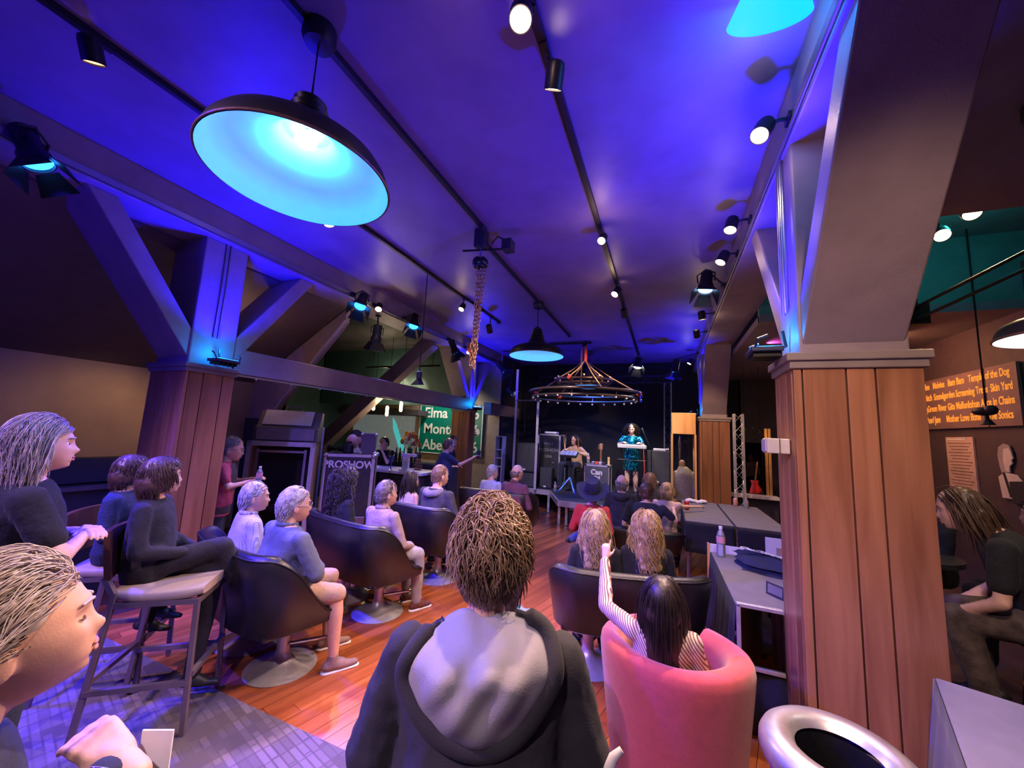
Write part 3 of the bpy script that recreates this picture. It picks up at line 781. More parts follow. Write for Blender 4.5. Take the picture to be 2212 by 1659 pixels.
# goal-post scaffold
t = thing('scaffold_frame', 'pale metal pipe frame standing at the left of the stage', 'frame', (-3.0, 8.45, 0))
for (x, z0, z1) in ((-3.31, 0., 3.25), (-2.76, ST, 2.47)): MB().tube([(x, 8.46, z0), (x, 8.46, z1)], .03, 10).build('pole', M_ALU, t, smooth=60)
MB().tube([(-3.31, 8.46, 2.5), (-2.73, 8.46, 2.5)], .022, 10).build('crossbar', M_ALU, t, smooth=60)
MB().tube([(-3.1, 8.5, 2.48), (-3.08, 8.5, 1.75)], .008, 6).build('hanging_cable', M_BLKM, t)
# tall rack case with stencilled words
M_CASEB = mat('case_laminate_black', (.03, .03, .035), .45, var=.2, vscale=12, bump=.1)
M_STEN = mat('stencil_paint_white', (.75, .75, .75), .6)
M_STENF = mat('stencil_paint_faded', (.35, .34, .37), .7)
def flight_case(name, label, x, y, z, w_, d_, h_, rz=0., panel=M_CASEB, ball=True):
    t = thing(name, label, 'flight case', (x, y, z), rz)
    T = Matrix.Translation((x, y, z)) @ Matrix.Rotation(rz, 4, 'Z')
    MB().box((0, 0, 0), (w_ - .02, d_ - .02, h_ - .02), mat4=T @ Matrix.Translation((0, 0, h_ / 2))).build('panel', panel, t)
    e = .038
    for sx in (-1, 1):
        for sy in (-1, 1): MB().box((0, 0, 0), (e, e, h_), mat4=T @ Matrix.Translation((sx * (w_ / 2 - e / 2 + .004), sy * (d_ / 2 - e / 2 + .004), h_ / 2))).build('edge', M_ALU, t)
        for zz in (e / 2, h_ - e / 2): MB().box((0, 0, 0), (e, d_, e), mat4=T @ Matrix.Translation((sx * (w_ / 2 - e / 2 + .004), 0, zz))).build('edge', M_ALU, t)
    for sy in (-1, 1):
        for zz in (e / 2, h_ - e / 2): MB().box((0, 0, 0), (w_, e, e), mat4=T @ Matrix.Translation((0, sy * (d_ / 2 - e / 2 + .004), zz))).build('edge', M_ALU, t)
    if ball:
        for sx in (-1, 1):
            for sy in (-1, 1):
                for zz in (.02, h_ - .02): MB().ell(T @ V((sx * (w_ / 2 - .01), sy * (d_ / 2 - .01), zz)), .04, 10, 8).build('ball_corner', M_STEEL, t, smooth=180)
    return t, T
t, T = flight_case('rack_case', 'tall black rack case with faded stencil standing on the stage', -2.78, 9.85, ST, .60, .6, 1.27, ball=False)
for k, s_ in enumerate(('HOLY', 'PROSHOW', 'USA')): text_obj('stencil', s_, (.09, .115, .10)[k], T @ facing((.0, -.305, (1.02, .86, .70)[k]), (1, 0, 0), (0, 0, 1)), M_STENF, t)
for k in range(3): MB().ell(T @ V((.13, -.31, .30 + .12 * k)), .022, 10, 8).build('latch', M_STEEL, t, smooth=180)
t2 = thing('equipment_box', 'small white box on top of the rack case', 'box', (-2.75, 9.8, ST + 1.28)); MB().box((-2.78, 9.78, ST + 1.31), (.32, .25, .05)).build('body', M_WHITE, t2, bevel=.01)
# sign case "Can Of Clouds ..."
t, T = flight_case('merch_case', 'black case with white lettering hung on its front at stage centre', -1.32, 8.35, ST, .50, .42, .68, panel=M_BLACK, ball=False)
MB().box((0, 0, 0), (.48, .008, .64), mat4=T @ Matrix.Translation((0, -.235, .33))).build('banner', mat('banner_grey', (.09, .09, .10), .7), t)
for k, (s_, zz, sz) in enumerate((('Can', .53, .145), ('Of', .405, .125), ('Clouds', .275, .135), ('Logo', .15, .0))):
    if sz: text_obj('lettering', s_, sz, T @ facing((0, -.241, zz), (1, 0, 0), (0, 0, 1)), M_STEN, t, bold=.006)
MB().tube([(T @ V((.06 * cos(a) + .08, -.241, .14 + .05 * sin(a)))) for a in [2 * pi * j / 20 for j in range(20)]], .012, 6, closed=True).build('emblem', M_STEN, t)
zt = ST + .68
def bottle(label, x, y, z, h_=.21, r=.032, grp=None, water=True):
    t = thing('water_bottle', label, 'bottle', (x, y, z), 0, grp)
    k = h_ / .21
    MB().lathe([(.0005, .002), (r * .9, .002), (r, .012 * k), (r, .07 * k), (r * .93, .085 * k), (r, .10 * k), (r, .135 * k), (r * .75, .165 * k), (r * .42, .185 * k), (r * .40, .195 * k)], 20, Matrix.Translation((x, y, z))).build('body', mat('clear_plastic', (.75, .8, .95), .08, trans=.75, var=0), t, smooth=50)
    MB().lathe([(r * 1.01, .095 * k), (r * 1.015, .10 * k), (r * 1.015, .135 * k), (r * .99, .14 * k)], 20, Matrix.Translation((x, y, z))).build('label_band', mat('bottle_label', (.62, .30, .34), .5), t, smooth=60)
    MB().lathe([(r * .44, .19 * k), (r * .44, .21 * k), (.0005, .21 * k)], 16, Matrix.Translation((x, y, z))).build('screw_cap', M_WHITE, t, smooth=40)
    return t
bottle('clear water bottle on the lettered stage case', -1.53, 8.3, zt, .22)
bottle('clear water bottle standing on the stage deck edge', -2.28, 8.45, ST, .22)
t = thing('candle', 'tall yellow candle on the lettered stage case', 'candle', (-1.10, 8.28, zt)); MB().tube([(-1.10, 8.28, zt), (-1.10, 8.28, zt + .17)], .022, 12).build('wax', mat('yellow_wax', (.85, .55, .2), .5), t, smooth=60); MB().tube([(-1.10, 8.28, zt + .17), (-1.10, 8.28, zt + .185)], .004, 6).build('wick', M_BLKP, t)
for k in range(4):
    x = -1.42 + k * .075; t = thing('effects_pedal', 'small silver effects box on the lettered case, number ' + ('one', 'two', 'three', 'four')[k] + ' from the bottle', 'pedal', (x, 8.3, zt), 0, 'effects boxes on the case')
    MB().box((x, 8.3, zt + .03), (.065, .11, .06)).build('body', (M_STEEL, M_RED, M_ALU, M_BLKP)[k], t, bevel=.006); MB().tube([(x, 8.28, zt + .06), (x, 8.28, zt + .075)], .014, 10).build('knob', M_BLKP, t)
    t['label'] = ('grey', 'red', 'bright silver', 'black')[k] + ' effects box on top of the lettered case'
# drum pad on a tripod
t = thing('drum_pad', 'electronic drum pad on a blue legged tripod stand', 'drum pad', (-2.02, 8.65, ST))
T = Matrix.Translation((-2.03, 8.65, 1.30)) @ Matrix.Rotation(.35, 4, 'X')
MB().box((0, 0, 0), (.38, .26, .06), mat4=T).build('body', M_BLKP, t, bevel=.01)
for i in range(4):
    for j in range(2): MB().box((0, 0, 0), (.082, .11, .012), mat4=T @ Matrix.Translation((-.138 + i * .092, -.06 + j * .12, .034))).build('pad', mat('blue_grey_pad', (.25, .28, .45), .6), t)
MB().tube([(-2.0, 8.66, ST + .28), (-2.0, 8.66, 1.27)], .018, 8).build('pole', M_BLKM, t)
M_BLUEM = mat('blue_metal', (.10, .22, .75), .3, metal=.6)
for a in (-1.0, -2.3, 1.4): MB().tube([(-2.0, 8.66, ST + .32), (-2.0 + .32 * cos(a), 8.66 + .32 * sin(a), ST)], .017, 8).build('leg', M_BLUEM, t, smooth=60)
# keyboard on an X stand
t = thing('keyboard', 'white keyboard on a black two tier stand in front of the singer', 'keyboard', (-.66, 8.62, ST))
MB().box((-.66, 8.62, 1.56), (.58, .24, .07)).build('body', M_WHITE, t, bevel=.012)
for k in range(18): MB().box((-.66 - .255 + k * .03, 8.66, 1.598), (.027, .13, .01)).build('key', M_WHITE, t)
for z in (1.27,): MB().tube([(-.95, 8.62, z), (-.38, 8.62, z)], .022, 8).build('lower_arm', M_BLKM, t)
for s in (-1, 1):
    MB().tube([(-.66 + s * .22, 8.62, 1.52), (-.66 + s * .22, 8.62, 1.25)], .016, 8).build('upright', M_BLKM, t)
    MB().tube([(-.66 + s * .2, 8.62, 1.25), (-.66 - s * .22, 8.62, ST)], .018, 8).build('leg', M_BLKM, t)
MB().tube([(-.42, 8.5, 1.52), (-.40, 8.48, 1.1), (-.42, 8.47, .8), (-.40, 8.45, ST)], .008, 6).build('red_cable', M_RED, t, smooth=60)
# microphone stands
def mic_stand(label, x, y, z, hx, hy, hz):
    t = thing('microphone_stand', label, 'microphone stand', (x, y, z), 0, 'microphone stands')
    MB().tube([(x, y, z), (x, y, hz - .35), (hx, hy, hz)], .01, 8).build('pole', M_BLKM, t)
    for k in range(3): MB().tube([(x, y, z + .12), (x + .22 * cos(k * 2.1), y + .22 * sin(k * 2.1), z)], .009, 6).build('leg', M_BLKM, t)
    d_ = (V((hx, hy, hz)) - V((x, y, hz - .35))).normalized()
    MB().cap(V((hx, hy, hz)), V((hx, hy, hz)) + d_ * .10, .014, .02, 10).build('microphone', M_BLKP, t, smooth=180)
mic_stand('black microphone stand at the right hand of the singer', -.28, 8.9, ST, -.43, 8.85, 1.86)
mic_stand('black microphone stand behind the left loudspeaker', -2.95, 9.4, ST, -2.95, 9.3, 1.75)
# guitar in its rack: only the neck rises above the case
t = thing('bass_guitar', 'dark bass guitar standing upright behind the lettered case', 'guitar', (-1.44, 9.4, ST))
MB().tube([(-1.44, 9.42, 1.0), (-1.44, 9.45, 1.45)], .022, 8).build('neck', mat('maple_neck', (.35, .2, .1), .4), t)
MB().box((-1.44, 9.455, 1.50), (.075, .02, .15)).build('headstock', mat('maple_neck', (.35, .2, .1), .4), t, bevel=.006)
for k in range(4): MB().tube([(-1.475, 9.45, 1.45 + .03 * k), (-1.51, 9.45, 1.45 + .03 * k)], .008, 6).build('tuner', M_CHROME, t)
MB().loft([((-1.44, 9.38, .52), (.16, 0, 0), (0, .02, 0)), ((-1.44, 9.39, .66), (.19, 0, 0), (0, .022, 0)), ((-1.44, 9.40, .82), (.12, 0, 0), (0, .022, 0)), ((-1.44, 9.41, .98), (.14, 0, 0), (0, .02, 0))]).build('body', mat('dark_lacquer', (.02, .02, .03), .2), t, smooth=60)
# truss arch at the back of the stage and tower at right
def truss(label, p, q, w_=.2, r=.016, seg=.2, mt=None, name='truss'):
    t = thing(name, label, 'truss', p)
    p, q = V(p), V(q); x, y, d_ = frame_from(q - p); L = (q - p).length; mt = mt or M_ALU
    cs = [(-w_ / 2, -w_ / 2), (w_ / 2, -w_ / 2), (w_ / 2, w_ / 2), (-w_ / 2, w_ / 2)]
    for a, b in cs: MB().tube([p + x * a + y * b, q + x * a + y * b], r, 8).build('chord', mt, t, smooth=60)
    n_ = int(L / seg)
    for i in range(n_):
        for k in range(4):
            a, b = cs[k], cs[(k + 1) % 4]
            if i % 2: a, b = b, a
            MB().tube([p + x * a[0] + y * a[1] + d_ * (L * i / n_), p + x * b[0] + y * b[1] + d_ * (L * (i + 1) / n_)], r * .5, 5).build('lattice', mt, t)
    return t
M_TRD = mat('dark_truss', (.18, .18, .2), .4, metal=.8)
truss('dark overhead truss along the back of the stage', (-3.4, 10.4, 3.28), (.1, 10.4, 3.28), .18, .014, .35, M_TRD)
truss('dark truss tower at the right rear of the stage', (.06, 10.4, ST), (.06, 10.4, 3.2), .16, .014, .3, M_TRD)
truss('aluminium truss tower standing right of the far right column', (1.28, 8.28, 0), (1.28, 8.28, 2.29), .14, .017, .17)
# amplifier under the stage front
t = thing('combo_amplifier', 'black combo amplifier tucked under the stage front', 'amplifier', (-1.5, 7.72, 0.02)); MB().box((-1.5, 7.75, .185), (.56, .3, .33)).build('cabinet', M_BLKP, t, bevel=.012); MB().box((-1.5, 7.59, .15), (.5, .02, .2)).build('grille', mat('speaker_grille'), t); MB().box((-1.5, 7.592, .305), (.5, .02, .06)).build('control_panel', M_STEEL, t)
for k in range(6): MB().tube([(-1.70 + k * .07, 7.585, .305), (-1.70 + k * .07, 7.565, .305)], .012, 8).build('knob', M_WHITE, t)
# small rack shelf far left of stage
t = thing('shelf_unit', 'small pale shelf rack beside the left of the stage', 'shelf', (-3.75, 8.66, ST))
for x in (-3.84, -3.66): MB().box((x, 8.66, (ST + 1.63) / 2), (.02, .2, 1.63 - ST)).build('side', M_WHITE, t)
for z in (.9, 1.1, 1.3, 1.62): MB().box((-3.75, 8.66, z), (.18, .2, .02)).build('shelf', M_WHITE, t)

# ---------------------------------------------------------------- glass case with the jacket
gx0, gx1, gy0, gy1 = .12, .52, 7.9, 8.3
t = thing('display_case', 'tall wooden framed glass display case at the right of the stage', 'display case', (.32, 8.1, 0))
M_PINE = wood('pine_wood', (.62, .30, .09), (.80, .45, .17), 2, .4)
MB().box(((gx0 + gx1) / 2, 8.1, 2.06), (.42, .42, .40)).build('header', M_PINE, t, bevel=.005)
MB().box(((gx0 + gx1) / 2, 8.1, .30), (.42, .42, .60)).build('plinth', M_PINE, t, bevel=.005)
for x in (gx0, gx1):
    for y in (gy0, gy1): MB().box((x, y, 1.22), (.035, .035, 1.28)).build('frame_post', M_PINE, t)
MB().box(((gx0 + gx1) / 2, gy0, 1.23), (.36, .006, 1.26)).build('pane', glass('case_glass'), t)
MB().box((gx1, 8.1, 1.23), (.006, .36, 1.26)).build('pane', glass('case_glass'), t)
MB().box((gx0, 8.1, 1.23), (.006, .36, 1.26)).build('pane', glass('case_glass'), t)
spot('case_light', (.32, 8.08, 1.84), (.32, 8.05, .8), 6, (1, .82, .6), 110, .5, .03)
t = thing('mannequin', 'headless mannequin wearing a cream jacket inside the glass case', 'mannequin', (.33, 8.08, .6))
MB().loft([((.33, 8.08, .62), (.14, 0, 0), (0, .10, 0)), ((.33, 8.08, .85), (.135, 0, 0), (0, .10, 0)), ((.33, 8.08, 1.05), (.145, 0, 0), (0, .11, 0)), ((.335, 8.08, 1.18), (.13, 0, 0), (0, .09, 0)), ((.31, 8.08, 1.25), (.07, 0, 0), (0, .06, 0))], 24).build('jacket', mat('cream_knit', (.72, .62, .46), .9, var=.25, vscale=40, bump=.5, bscale=160), t, smooth=60)
for s in (-1, 1): MB().cap((.33 + s * .14, 8.07, 1.12), (.33 + s * .17, 8.05, .72), .05, .045).build('sleeve', mat('cream_knit'), t, smooth=180)
MB().cap((.30, 8.08, 1.24), (.295, 8.08, 1.32), .055, .055).build('neck_cap', mat('tan_leather', (.45, .24, .12), .5), t, smooth=180)
t = thing('silver_feather', 'silver blade shaped ornament hanging in the glass case', 'ornament', (.26, 8.12, 1.3)); MB().loft([((.26, 8.12, 1.82), (.01, 0, 0), (0, .006, 0)), ((.26, 8.12, 1.65), (.025, 0, 0), (0, .01, 0)), ((.26, 8.12, 1.5), (.018, 0, 0), (0, .01, 0)), ((.26, 8.12, 1.38), (.012, 0, 0), (0, .008, 0))], 12).build('blade', M_CHROME, t, smooth=60); MB().tube([(.26, 8.12, 1.86), (.26, 8.12, 1.82)], .004, 6).build('wire', M_STEEL, t)
# glass doors in the far right
t = thing('glass_showcase', 'dark glass showcase with orange wooden posts at the far right', 'showcase', (1.7, 9.35, 0))
MB().box((1.69, 9.42, 1.22), (.56, .02, 1.1)).build('pane', mat('dark_mirror_glass', (.10, .075, .06), .04, metal=1., var=0), t)
for x in (1.985, 1.925): MB().box((x, 9.3, 1.37), (.045, .05, 1.4)).build('post', M_PINE, t)
MB().box((1.62, 9.15, .70), (.9, .3, .06)).build('ledge', M_WHITE, t, bevel=.006); MB().box((1.62, 9.25, .34), (.9, .2, .66)).build('base', M_DARK, t)
t = thing('red_guitar', 'red guitar leaning in the far right showcase', 'guitar', (1.74, 9.3, .73))
MB().loft([((1.70, 9.34, .74), (.09, 0, 0), (0, .02, 0)), ((1.74, 9.35, .82), (.11, 0, 0), (0, .025, 0)), ((1.72, 9.36, .92), (.06, 0, 0), (0, .025, 0)), ((1.71, 9.37, 1.0), (.075, 0, 0), (0, .02, 0))]).build('body', mat('red_lacquer', (.6, .03, .02), .25), t, smooth=60)
MB().tube([(1.72, 9.36, .95), (1.78, 9.39, 1.38)], .014, 8).build('neck', mat('maple_neck'), t)
point('showcase_glow', (1.75, 9.0, 1.9), 4, (1, .55, .25), .05)
for k, (x, z, cc) in enumerate(((1.48, 2.02, 1), (1.62, 2.06, 0), (1.75, 1.98, 0))):
    t = thing('small_hanging_lamp', ('orange lit small lamp hanging left in the far right aisle', 'small white lamp hanging in the middle of the far right aisle', 'small white lamp hanging nearest the showcase post')[k], 'lamp', (x, 8.9, z), 0, 'small lamps in the far right aisle')
    MB().lathe([(.028, 0), (.028, .05), (.01, .06)], 12, Matrix.Translation((x, 8.9, z))).build('can', M_BLKM, t, smooth=50); MB().lathe([(.0005, .002), (.026, .002)], 12, Matrix.Translation((x, 8.9, z))).build('lens', emission('tiny_orange', (1, .5, .15), 12) if cc else emission('tiny_white', (1, .9, .75), 12), t); MB().tube([(x, 8.9, z + .06), (x, 8.9, 3.3)], .005, 5).build('cord', M_BLKM, t)

point('gable_fill', (-5.0, 3.2, 2.75), 5, (1, .55, .5), .08)  # added fill point with no lamp, brightens the brown gable panel

track_spot('added warm spotlight on the right beam over the clothed tables', (.50, 5.9, 3.47), (.85, 6.4, .75), (.66, 5.93, 3.56), 130, (1, .66, .42), 75)  # extra fixture put in to warm the far tables
track_spot('added warm spotlight on the right beam washing the far right column', (.50, 6.9, 3.47), (.9, 8.55, 1.5), (.66, 6.93, 3.56), 90, (1, .62, .36), 50)  # extra fixture put in to brighten the far right column
# ================================================================== BAR SIDE
b = thing('bar_counter', 'long bar counter with a white top behind the flight cases', 'bar', (-5.0, 5.9, 0))
MB().box((-5.05, 5.95, .925), (2.3, .62, .05)).build('counter_top', M_WHITE, b, bevel=.006)
MB().box((-5.05, 5.98, .46), (2.2, .5, .90)).build('front', M_DARK, b)
MB().box((-5.2, 6.9, .5), (2.4, .4, 1.0)).build('back_counter', M_DARK, b)
# green road sign
sg = thing('road_sign', 'large green highway distance sign with white lettering behind the far left column', 'sign', (-5.56, 9.2, 1.0))
M_SIGN = mat('sign_green', (.0, .20, .14), .35, var=.06, vscale=4); M_SIGNW = mat('sign_white', (.85, .85, .80), .4, emit=(1, 1, .9), estr=.0)
MB().box((-5.56, 9.24, 1.72), (2.06, .02, 1.36)).build('panel', M_SIGN, sg, bevel=.006)
for (c_, s_) in (((-5.56, 9.225, 2.385), (2.0, .012, .03)), ((-5.56, 9.225, 1.055), (2.0, .012, .03)), ((-6.56, 9.225, 1.72), (.03, .012, 1.36)), ((-4.56, 9.225, 1.72), (.03, .012, 1.36))):
    MB().box(c_, s_).build('border', M_SIGNW, sg)
for k, (a_, n_) in enumerate((('Elma', '6'), ('Montesano', '16'), ('Aberdeen', '26'))):
    z_ = 2.17 - k * .45
    text_obj('lettering', a_, .40, facing((-6.42, 9.222, z_), (1, 0, 0), (0, 0, 1)), M_SIGNW, sg, align='LEFT', bold=.008)
    text_obj('lettering', n_, .40, facing((-4.66, 9.222, z_), (1, 0, 0), (0, 0, 1)), M_SIGNW, sg, align='RIGHT', bold=.008)
spot('sign_beam', (-5.6, 8.35, 3.0), (-5.6, 9.2, 1.7), 70, (1, .95, .85), 125, .6, .05)
# projection screen with a turquoise figure and dark header
s_ = thing('projection_screen', 'grey projection screen with a turquoise streak behind the bar', 'screen', (-7.9, 9.2, .9))
MB().box((-7.9, 9.26, 1.45), (2.3, .02, 1.25)).build('surface', mat('grey_screen', (.42, .50, .50), .7, emit=(.5, .62, .62), estr=.12), s_)
MB().prism([(-7.55, 9.235, 2.0), (-7.42, 9.235, 1.85), (-7.1, 9.235, 1.2), (-6.95, 9.235, .95), (-7.25, 9.235, 1.15), (-7.5, 9.235, 1.65)], (0, .01, 0)).build('turquoise_streak', mat('turquoise_projection', (.1, .5, .5), .6, emit=(.1, .75, .75), estr=.45), s_)
MB().box((-7.75, 9.0, 2.14), (2.9, .5, .16)).build('header_shelf', M_DARK, s_, bevel=.01)
# hanging tube bulbs
for k, (x, z) in enumerate(((-6.30, 2.18), (-5.90, 2.06), (-5.52, 2.17))):
    t = thing('tube_bulb_lamp', ('left', 'middle', 'right')[k] + ' bare tube bulb hanging over the bar', 'lamp', (x, 7.0, z), 0, 'bare tube bulbs over the bar')
    MB().cap((x, 7.0, z - .07), (x, 7.0, z + .1), .035, .035, 12).build('bulb', emission('tube_bulb_glow', (1, .78, .38), 9), t, smooth=180)
    MB().tube([(x, 7.0, z + .12), (x, 7.0, 3.81)], .006, 6).build('cord', M_BLKM, t); MB().tube([(x, 7.0, z + .11), (x, 7.0, z + .17)], .022, 10).build('socket', M_BLKM, t)
t = thing('lighting_track', 'track with small lit heads above the bar', 'track', (-6.0, 7.6, 3.2)); MB().box((-6.0, 7.5, 3.2), (2.2, .04, .04)).build('rail', M_BLKM, t)
for x in (-6.9, -5.1): MB().tube([(x, 7.5, 3.2), (x, 7.5, 3.81)], .008, 6).build('drop_rod', M_BLKM, t)
for k, x in enumerate((-6.35, -5.85)):
    track_spot(('left', 'right')[k] + ' small lit head on the track above the bar', (x, 7.5, 2.98), (x - .3, 9.2, 2.0), (x, 7.5, 3.17), 20, (1, .8, .5), 80, .045, lens=emission('bar_head_glow', (1, .82, .5), 14), group='heads above the bar')
# flower vase
fv = thing('flower_vase', 'vase of mixed orange and yellow flowers on the back bar', 'vase', (-5.07, 6.85, 1.0))
MB().lathe([(.05, 0), (.06, .05), (.045, .15), (.05, .2)], 16, Matrix.Translation((-5.07, 6.85, 1.0))).build('vase', mat('dark_vase', (.03, .03, .03), .2), fv, smooth=60)
FC = [mat('petal_yellow', (.9, .55, .04), .6), mat('petal_orange', (.8, .25, .06), .6), mat('petal_pink', (.6, .15, .2), .6), mat('petal_white', (.8, .8, .8), .6)]
for k in range(22):
    a = k * 2.4; r_ = .04 + .18 * (k / 22) ** .6; z_ = 1.36 + .24 * (1 - (r_ / .24) ** 2) + random.uniform(-.05, .05)
    c_ = V((-5.07 + r_ * cos(a) * 1.1, 6.85 + r_ * sin(a) * .5, z_)); m_ = MB()
    for j in range(6):
        an = j * pi / 3; m_.ell(c_ + V((cos(an) * .028, -.012, sin(an) * .028)), (.024, .012, .024), 8, 5)
    m_.ell(c_ + V((0, -.02, 0)), .014, 8, 6); m_.build('flower', FC[k % 4], fv, smooth=180)
    MB().tube([c_, V((-5.07, 6.85, 1.18))], .004, 4).build('stem', mat('stem_green', (.05, .12, .03), .6), fv)
for k in range(7):
    x = -5.35 + .1 * k; lab = ('first', 'second', 'third', 'fourth', 'fifth', 'sixth', 'seventh')[k] + ' dark bottle from the left under the flowers on the back bar'
    t = thing('liquor_bottle', lab, 'bottle', (x, 6.76, 1.0), 0, 'bottles on the back bar')
    MB().lathe([(.0005, 0), (.034, 0), (.034, .16), (.014, .21), (.012, .27)], 14, Matrix.Translation((x, 6.76, 1.0))).build('body', mat('dark_bottle_%d' % (k % 3), ((.02, .04, .02), (.06, .03, .01), (.05, .05, .06))[k % 3], .12), t, smooth=50)
    MB().tube([(x, 6.76, 1.27), (x, 6.76, 1.295)], .013, 8).build('cap', M_BLKP, t)
t = thing('menu_stand', 'white T shaped menu stand on the bar top', 'stand', (-4.3, 5.75, .95)); MB().box((-4.32, 5.75, 1.09), (.13, .05, .26)).build('stem', M_WHITE, t, bevel=.004); MB().box((-4.27, 5.75, 1.235), (.30, .06, .05)).build('top', M_WHITE, t, bevel=.004); MB().box((-4.32, 5.74, .965), (.2, .12, .02)).build('foot', M_WHITE, t)
t = thing('spiky_ornament', 'dark brown spiky ornament on the bar top beside the menu stand', 'ornament', (-4.08, 5.78, .95)); m_ = MB()
for k in range(6): m_.box((-4.08, 5.78, .99 + .035 * k), (.12 + .05 * sin(k), .06, .022))
m_.build('layered_body', mat('brown_ornament', (.16, .07, .04), .5), t, bevel=.004)
# tap / blue glass on the bar
t = thing('stem_glass', 'dark blue stemmed vessel on the bar top', 'glass', (-4.62, 5.72, .95)); MB().lathe([(.045, 0), (.01, .01), (.01, .12), (.045, .16), (.05, .24), (.03, .25)], 16, Matrix.Translation((-4.62, 5.72, .95))).build('vessel', mat('blue_glass', (.04, .06, .2), .15), t, smooth=50)

# ---------------------------------------------------------------- flight cases at the left
# open rack case
t = thing('open_rack_case', 'tall open road case with a black interior and bare wooden edge', 'flight case', (-4.70, 3.65, 0)); rack_ = t
x0, x1, y0, y1, zt_ = -5.09, -4.31, 3.5, 3.76, 1.46
M_PLYE = wood('ply_edge', (.24, .14, .07), (.42, .27, .14), 2, .6)
for x in (x0 + .02, x1 - .02): MB().box((x, 3.63, zt_ / 2), (.04, .26, zt_)).build('side', M_PLYE, t)
MB().box((-4.70, 3.63, zt_ - .02), (.78, .26, .04)).build('top', M_PLYE, t); MB().box((-4.70, 3.63, .08), (.78, .26, .16)).build('base', M_PLYE, t)
MB().box((-4.70, 3.74, zt_ / 2), (.72, .02, zt_ - .1)).build('back', M_BLACK, t)
for x in (x0 + .02, x1 - .02): MB().box((x, y0 - .01, zt_ / 2), (.05, .03, zt_)).build('edge', M_ALU, t)
for x in (x0 + .11, x1 - .11): MB().box((x, y0 + .03, zt_ / 2), (.03, .02, zt_ - .2)).build('rack_rail', M_STEEL, t)
MB().box((-4.70, y0 - .01, zt_ - .03), (.78, .03, .06)).build('edge', M_ALU, t); MB().box((-4.70, y0 + .03, zt_ - .13), (.54, .02, .03)).build('rack_rail', M_STEEL, t)
MB().box((-4.70, 3.62, .62), (.6, .2, .08)).build('rack_shelf', M_BLKM, t)
# wedge cabinet on top
t = thing('wedge_cabinet', 'grey wedge cabinet with a handle standing on the open road case', 'cabinet', (-4.70, 3.65, 1.46)); wedge_ = t
a0, a1 = -5.05, -4.30
MB().prism([(a0, 3.52, 1.46), (a0, 3.80, 1.46), (a0, 3.80, 1.86), (a0, 3.70, 1.86), (a0, 3.58, 1.66), (a0, 3.52, 1.64)], (a1 - a0, 0, 0)).build('shell', mat('case_grey', (.09, .08, .09), .5), t, bevel=.01)
MB().prism([(a0 + .06, 3.578, 1.67), (a1 - .1, 3.578, 1.67), (a1 - .1, 3.695, 1.862), (a0 + .06, 3.695, 1.862)], (0, -.008, .008)).build('sloped_panel', mat('lavender_panel', (.55, .52, .56), .5), t)
MB().box((-4.675, 3.508, 1.555), (.68, .02, .15)).build('front_panel', mat('mid_grey_panel', (.20, .18, .20), .5), t)
MB().tube([(-4.78, 3.75, 1.86), (-4.78, 3.75, 1.92), (-4.58, 3.75, 1.92), (-4.58, 3.75, 1.86)], .012, 6).build('handle', M_STEEL, t)
for q in (rack_, wedge_): q.rotation_euler = (0, 0, radians(36))
# pale tall panel behind
t = thing('leaning_panel', 'tall pale grey panel standing behind the road case', 'panel', (-4.95, 4.5, 0)); MB().box((-5.06, 4.45, .85), (.24, .04, 1.62)).build('sheet', M_GREY, t, bevel=.01)
t = thing('drape', 'dark navy drape hanging behind the left column', 'drape', (-6.2, 4.2, 0)); m_ = MB()
pts = [(-6.45 + .03 * k, 4.22 + .03 * sin(k * 1.3)) for k in range(40)]
m_.v = [(x, y, z) for z in (0.0, 1.75) for x, y in pts]; m_.f = [(i, i + 1, 41 + i, 40 + i) for i in range(39)]; m_.m = [0] * 39
o = m_.build('cloth', mat('navy_drape', (.03, .03, .05), .9), t, smooth=180); so = o.modifiers.new('s', 'SOLIDIFY'); so.thickness = .01
# lettered case
t, T = flight_case('lettered_case', 'black flight case with white stencil lettering in front of the bar', -4.22, 4.35, .12, .66, .42, 1.19, radians(36))
text_obj('stencil', 'PROSHOW', .135, T @ facing((0, -.212, 1.045), (1, 0, 0), (0, 0, 1)), M_STEN, t, bold=.004)
text_obj('stencil', 'USA', .135, T @ facing((-.02, -.212, .89), (1, 0, 0), (0, 0, 1)), M_STEN, t, bold=.004)
for s in (-1, 1):
    for q in (-1, 1): MB().tube([T @ V((s * .25, q * .15 - .02, -.06)), T @ V((s * .25, q * .15 + .02, -.06))], .06, 12).build('castor', M_BLKM, t)
    MB().box((0, 0, 0), (.14, .02, .09), mat4=T @ Matrix.Translation((s * .20, -.214, .30))).build('recessed_latch', M_STEEL, t, bevel=.004)
zc = 1.31
t = thing('small_case', 'small dark upright case with metal corners on the lettered flight case', 'case', (-4.0, 4.42, zc)); small_ = t; MB().box((-4.00, 4.42, zc + .15), (.20, .14, .30)).build('shell', mat('dark_purple_laminate', (.09, .075, .10), .5), t, bevel=.008)
for sx in (-1, 1):
    for z_ in (zc + .02, zc + .28): MB().ell((-4.00 + sx * .095, 4.355, z_), .025, 10, 8).build('corner', M_STEEL, t, smooth=180)
small_.rotation_euler = (0, 0, radians(36))
